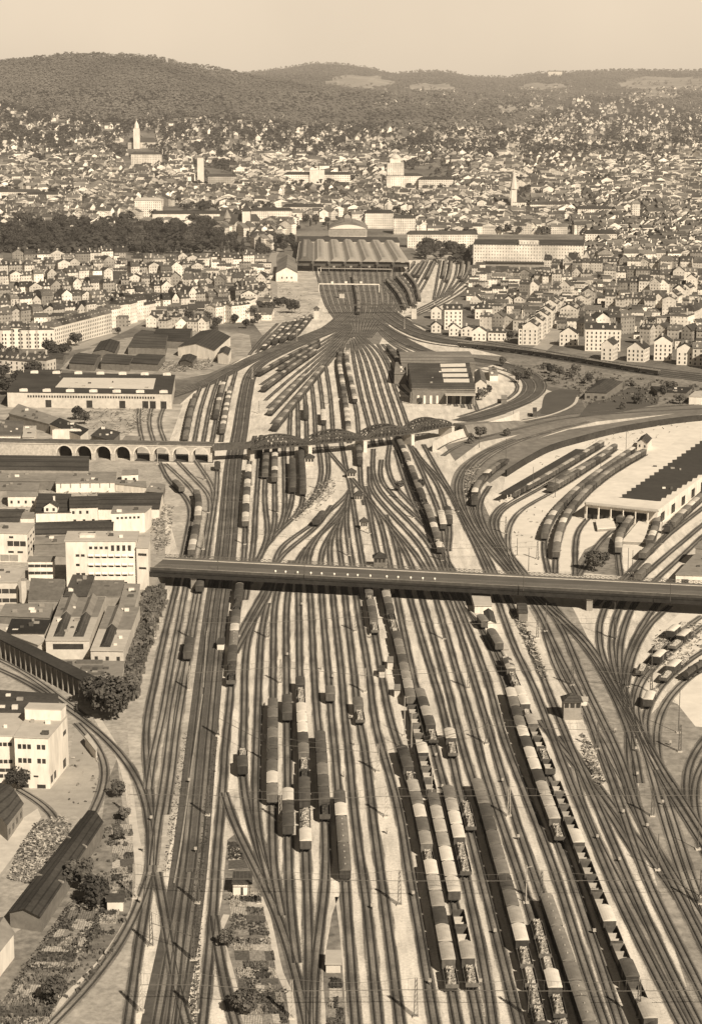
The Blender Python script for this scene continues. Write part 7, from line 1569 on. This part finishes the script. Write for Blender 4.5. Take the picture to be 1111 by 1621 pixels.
heap('yard_clutter', 'sleepers piled beside the signal box tracks', [(918, 1160), (935, 1180), (958, 1240), (945, 1245), (925, 1200)], 220, (.5, 2.2), .5, 36, SCR)
heap('yard_clutter', 'loose materials on the loading yard sidings', [(1040, 1000), (1111, 985), (1111, 1030), (1040, 1060), (1015, 1090)], 260, (.5, 2), .6, 37, SCR)
heap('yard_clutter', 'pale rubble between the throat tracks in mid yard', [(505, 765), (525, 755), (535, 775), (510, 800), (470, 825), (455, 822)], 300, (.5, 1.6), .5, 38, SCR)
heap('yard_clutter', 'rubble and carts beside the curved goods siding', [(735, 745), (760, 735), (750, 775), (745, 800), (735, 790)], 200, (.8, 2.5), .8, 39, SCR)
# ------------------------------------------------------------------ garden plots
def plots(poly, rows, cols, seed):
    """rows of small cultivated beds between two side lines"""
    rnd = random.Random(seed); (l0, r0, l1, r1) = poly
    mats = []
    for j, v in enumerate((.1, .16, .24, .34, .42)):
        t = NT('garden_bed_%s' % ['dark', 'earth', 'brown', 'pale', 'straw'][j]) if 'bed%d' % j not in MATS else None
        if t:
            w = t.n('ShaderNodeTexWave'); w.inputs['Scale'].default_value = .55; w.inputs['Distortion'].default_value = 2; w.bands_direction = 'X' if j % 2 else 'Y'; t.L(t.pos(), w.inputs['Vector']); n = t.noise(t.pos(), 1.5, 3); t.base(t.math('MULTIPLY', t.math('MULTIPLY', t.mr(w.outputs['Fac'], 0, 1, .7, 1.2), t.mr(n, .3, .7, .6, 1.4)), v)); MATS['bed%d' % j] = t.m
        mats.append(MATS['bed%d' % j])
    t = 0
    while t < 1:
        t2 = min(1, t + rnd.uniform(.7, 1.5) / rows); A, B = lerp2(l0, l1, t), lerp2(r0, r1, t); C_, D = lerp2(r0, r1, t2 - .006), lerp2(l0, l1, t2 - .006); u = 0
        while u < 1:
            u2 = min(1, u + rnd.choice((.34, .5, 1, 1)) * rnd.uniform(.8, 1.2) * 1.0 / cols); q = [G(*lerp2(A, B, u)), G(*lerp2(A, B, u2 - .015)), G(*lerp2(D, C_, u2 - .015)), G(*lerp2(D, C_, u))]
            m = MB(); m.face([(p.x, p.y, .08) for p in q]); o = m.build('garden_bed', rnd.choice(mats)); bm = bmesh.new(); bm.from_mesh(o.data)
            for f in bm.faces:
                f.normal_update()
                if f.normal.z < 0: f.normal_flip()
            bm.to_mesh(o.data); bm.free(); tag(o, kind='structure')
            if rnd.random() < .5:
                m = MB(); nn = int(12 + 24 * (u2 - u))
                for k in range(nn * 3):
                    a, b = rnd.random(), rnd.random(); p = q[0].lerp(q[1], a).lerp(q[3].lerp(q[2], a), b); s = rnd.uniform(.15, .4)
                    for _ in range(2): an = rnd.uniform(0, 3.1); dv = Vector((math.cos(an), math.sin(an), 0)) * s; m.face([p - dv, p + dv, p + dv * .6 + Vector((0, 0, s * 1.6)), p - dv * .6 + Vector((0, 0, s * 1.6))])
                tag(m.build('vegetable_rows', rnd.choice((LEAF2, LEAF, M('dry_crop', .3, .2, 1)))), 'leafy vegetable rows growing in a garden bed', 'vegetables', kind='stuff')
            u = u2
        t = t2
plots(((118, 1432), (160, 1434), (45, 1532), (125, 1535)), 9, 1.0, 1); plots(((38, 1540), (115, 1543), (-40, 1640), (70, 1640)), 8, 1.2, 2)
plots(((362, 1410), (412, 1412), (368, 1480), (428, 1482)), 7, 1, 3); plots(((368, 1484), (428, 1486), (388, 1635), (458, 1632)), 13, 2.2, 4); plots(((362, 1335), (376, 1335), (362, 1378), (396, 1376)), 4, 1, 5)
plots(((522, 1550), (540, 1550), (518, 1640), (548, 1640)), 8, 1, 6); plots(((178, 1305), (210, 1305), (178, 1425), (214, 1420)), 12, 1.2, 7); plots(((160, 1440), (190, 1440), (150, 1480), (180, 1480)), 4, 1, 8)
# hedge lines
def hedge(pts, label, w=.9, h=1.3, seed=1):
    rnd = random.Random(seed); P = smooth(pxs(pts), 1.2); m = MB()
    for p in P: leafy(m, (p.x, p.y, h * .5), w, 9, .28, rnd, h / w * .7)
    tag(m.build('hedge', LEAF), label, 'hedge')
hedge([(113, 1437), (80, 1485), (48, 1530), (20, 1575)], 'dark straight hedge left of the garden plots', seed=2); hedge([(168, 1430), (150, 1470), (140, 1500), (143, 1508)], 'dark hedge between the two left garden strips', seed=3); hedge([(40, 1534), (80, 1538), (120, 1540)], 'cross hedge between upper and lower left plots', seed=4)
hedge([(362, 1425), (410, 1424)], 'cross hedge at the top of the middle gardens', seed=5); hedge([(366, 1492), (420, 1494)], 'cross hedge halfway down the middle gardens', seed=6); hedge([(384, 1572), (450, 1572)], 'thick cross hedge low in the middle gardens', seed=7)
# ------------------------------------------------------------------ catenary masts, span wires
MAST = M('mast_steel', .10, .2, 1); MASTL = M('mast_pale', .38, .1, 1); WIRE = M('wire_steel', .13, .1, 1)
def mast(x, y, h, lab, pale=False, arm=0, lattice=True):
    g = G(x, y); root = empty('catenary_mast', tuple(g)); m = MB()
    if lattice:
        w0, w1 = .42, .2
        for sx in (-1, 1):
            for sy in (-1, 1): m.bar((sx * w0, sy * w0, 0), (sx * w1, sy * w1, h), .12)
        n = int(h / 1.1)
        for i in range(n):
            a, b = i / n, (i + 1) / n; wa, wb = w0 + (w1 - w0) * a, w0 + (w1 - w0) * b
            for s in (-1, 1): m.bar((-wa, s * wa, a * h), (wb, s * wb, b * h), .06); m.bar((s * wa, -wa, a * h), (s * wb, wb, b * h), .06)
    else: m.cone((0, 0), .17, .1, 0, h, 7)
    part(m, 'pole', MASTL if pale else MAST, root); f = MB(); f.box(-.7, -.7, 0, .7, .7, .35); part(f, 'foot', CONC, root)
    if arm: m = MB(); m.bar((0, 0, h - .6), (arm, 0, h - .2), .12); part(m, 'arm', MASTL if pale else MAST, root)
    tag(root, lab, 'mast', 'catenary masts in the yard'); return g
def spanwire(A, B, h, lab, drops=True):
    root = empty('span_wire', ((A.x + B.x) / 2, (A.y + B.y) / 2, 0)); c = (A + B) / 2; a, b = A - c, B - c; L = (b - a).length; n = 16
    m = MB()
    for k in range(n):
        t0, t1 = k / n, (k + 1) / n; s = lambda t: h + .2 - 2.2 * 4 * t * (1 - t) * min(1, L / 60)
        p, q = a.lerp(b, t0), a.lerp(b, t1); m.bar((p.x, p.y, s(t0)), (q.x, q.y, s(t1)), .05)
        if k: m.bar((p.x, p.y, s(t0)), (p.x, p.y, h - 2.6), .04)
    part(m, 'carrier_cable', WIRE, root); m = MB(); m.bar((a.x, a.y, h - 2.6), (b.x, b.y, h - 2.6), .11); part(m, 'cross_wire', WIRE, root); tag(root, lab, 'overhead wire', 'span wires across the yard')
ROWS = [('nearest wire row', 9, [(224, 1602), (311, 1602), (462, 1612), (658, 1610), (838, 1612), (1010, 1612), (1190, 1610)]), ('second wire row', 9, [(214, 1422), (313, 1430), (411, 1430), (632, 1433), (856, 1433), (1108, 1431), (1300, 1432)]),
        ('third wire row', 8.6, [(205, 1290), (329, 1291), (444, 1300), (611, 1293), (805, 1292), (1032, 1292), (1200, 1290)]), ('fourth wire row', 8.6, [(345, 1165), (425, 1208), (598, 1222), (770, 1178), (945, 1186), (1075, 1190)]),
        ('fifth wire row', 8.4, [(300, 1092), (444, 1082), (578, 1096), (741, 1090), (905, 1085), (1030, 1096)]), ('sixth wire row', 8.4, [(246, 1010), (302, 1010), (424, 1010), (563, 1000), (703, 1012), (850, 1010), (973, 1012)]),
        ('first wire row above the road bridge', 8, [(322, 870), (388, 862), (553, 880), (700, 888), (850, 885)]), ('second wire row above the road bridge', 8, [(330, 812), (440, 812), (585, 845), (655, 820), (800, 845)]), ('third wire row above the road bridge', 8, [(325, 760), (398, 770), (505, 775), (632, 790), (725, 810)]),
        ('single wire row on the left', 8.5, [(240, 1498), (306, 1520), (412, 1345)][:2]), ('lowest throat row', 8, [(410, 655), (520, 640), (650, 640)]), ('second throat row', 8, [(400, 600), (520, 580), (640, 570)]), ('third throat row', 8, [(470, 540), (560, 535), (640, 520)])]
for nm_, h_, l in ROWS:
    gs = [mast(x, y, h_, '%s mast from the left in the %s' % (nth(i), nm_), (i * 7 + int(y)) % 6 == 0) for i, (x, y) in enumerate(l)]
    for i in range(len(gs) - 1): spanwire(gs[i], gs[i + 1], h_, '%s span from the left in the %s' % (nth(i), nm_))
LM = [(905, 1130, 'tall signal box'), (985, 870, 'wedge-shaped loading platform'), (600, 900, 'flat-topped signal hut'), (860, 770, 'long platform canopy'), (1010, 700, 'goods yard cottage'), (660, 1230, 'row of empty hoppers'), (250, 740, 'last stone arches'), (820, 960, 'dark gabled hut by the bridge'), (1060, 1070, 'loading yard wagons'), (1095, 1200, 'sharp curved tracks at the edge'), (870, 650, 'dark allotment field'), (1100, 1400, 'bottom right tracks'), (1025, 870, 'goods hall side tracks'), (740, 770, 'curved tracks leaving the yard')]
used_ = set()
def lonelab(x, y, pale):
    for d, lx, ly, nm in sorted((math.hypot(x - a, y - b), a, b, n) for a, b, n in LM):
        side = 'right of' if x - lx > 12 else ('left of' if lx - x > 12 else ('in front of' if y > ly else 'behind'))
        l = '%s standing alone %s the %s' % ('pale lamp mast' if pale else 'dark slender pole', side, nm)
        if l not in used_: used_.add(l); return l
    return l
for i, (x, y, h, pale) in enumerate([(640, 1165, 13, True), (651, 1192, 13, True), (683, 1270, 10, True), (832, 1430, 10, True), (863, 1000, 11, False), (971, 1012, 14, False), (993, 1088, 12, False), (1030, 1080, 12, False), (1073, 1160, 14, False), (993, 908, 11, False), (1000, 908, 10, False), (1046, 862, 14, False), (1110, 1420, 12, False), (1040, 1378, 10, False), (836, 905, 10, False), (878, 788, 14, False), (843, 776, 12, False), (800, 735, 14, False), (758, 710, 12, False), (806, 875, 9, False), (818, 880, 8, False), (950, 745, 10, False), (990, 715, 12, False), (250, 735, 12, True), (1104, 1345, 8, False), (840, 640, 10, False), (812, 665, 10, False)]):
    mast(x, y, h, lonelab(x, y, pale), pale, 1.4 if pale else 0, False)
# low dwarf signals and point levers dotted between the tracks
SG = [(589, 1440), (697, 1490), (612, 1320), (560, 1180), (508, 1060), (527, 1075), (544, 1230), (820, 1330), (783, 1480), (940, 1480), (980, 1366), (1008, 1230), (1024, 1312), (986, 1290), (1006, 1190), (945, 1330), (455, 1040), (418, 1120), (700, 1250), (735, 1330), (760, 1250), (795, 1240), (690, 1200), (654, 1420), (680, 1560), (760, 1560), (240, 1300), (226, 1348), (222, 1430), (310, 1350), (300, 1240), (440, 1250), (586, 1010), (557, 1140), (1048, 1275), (973, 1160), (1060, 1180), (865, 1215), (478, 960), (610, 960)]
SG.sort(key=lambda q: -q[1]); mm = MB(); mm.box(-.12, -.12, 0, .12, .12, .9); pm = mm.mesh('post', MAST); mm = MB(); mm.box(-.35, -.25, .9, .35, .25, 1.6); hm = mm.mesh('lamp_box', MASTL)
for i, (x, y) in enumerate(SG):
    g = G(x, y); r_ = empty('dwarf_signal', tuple(g))
    for n_, me in (('post', pm), ('lamp_box', hm)): o = bpy.data.objects.new(n_, me); COL.objects.link(o); o.parent = r_
    
    tag(r_, 'small box signal, %s counting up from the bottom edge of the yard' % nth(i), 'signal', 'low signals between the tracks')
# concrete cable troughs: thin pale lines beside the main line
for pts in ([(321, 1100), (306, 1200), (285, 1350), (276, 1400)], [(328, 1000), (322, 1090)]): mb = MB(); ribbon(mb, smooth(pxs(pts), 6), .45, .36); tag(mb.build('cable_trough', GREYW), kind='structure')
mb = MB(); ribbon(mb, smooth(pxs([(741, 960), (770, 990), (800, 1030)]), 6), 3.0, .4); tag(mb.build('loading_ramp', CONC), kind='structure')
clearq()
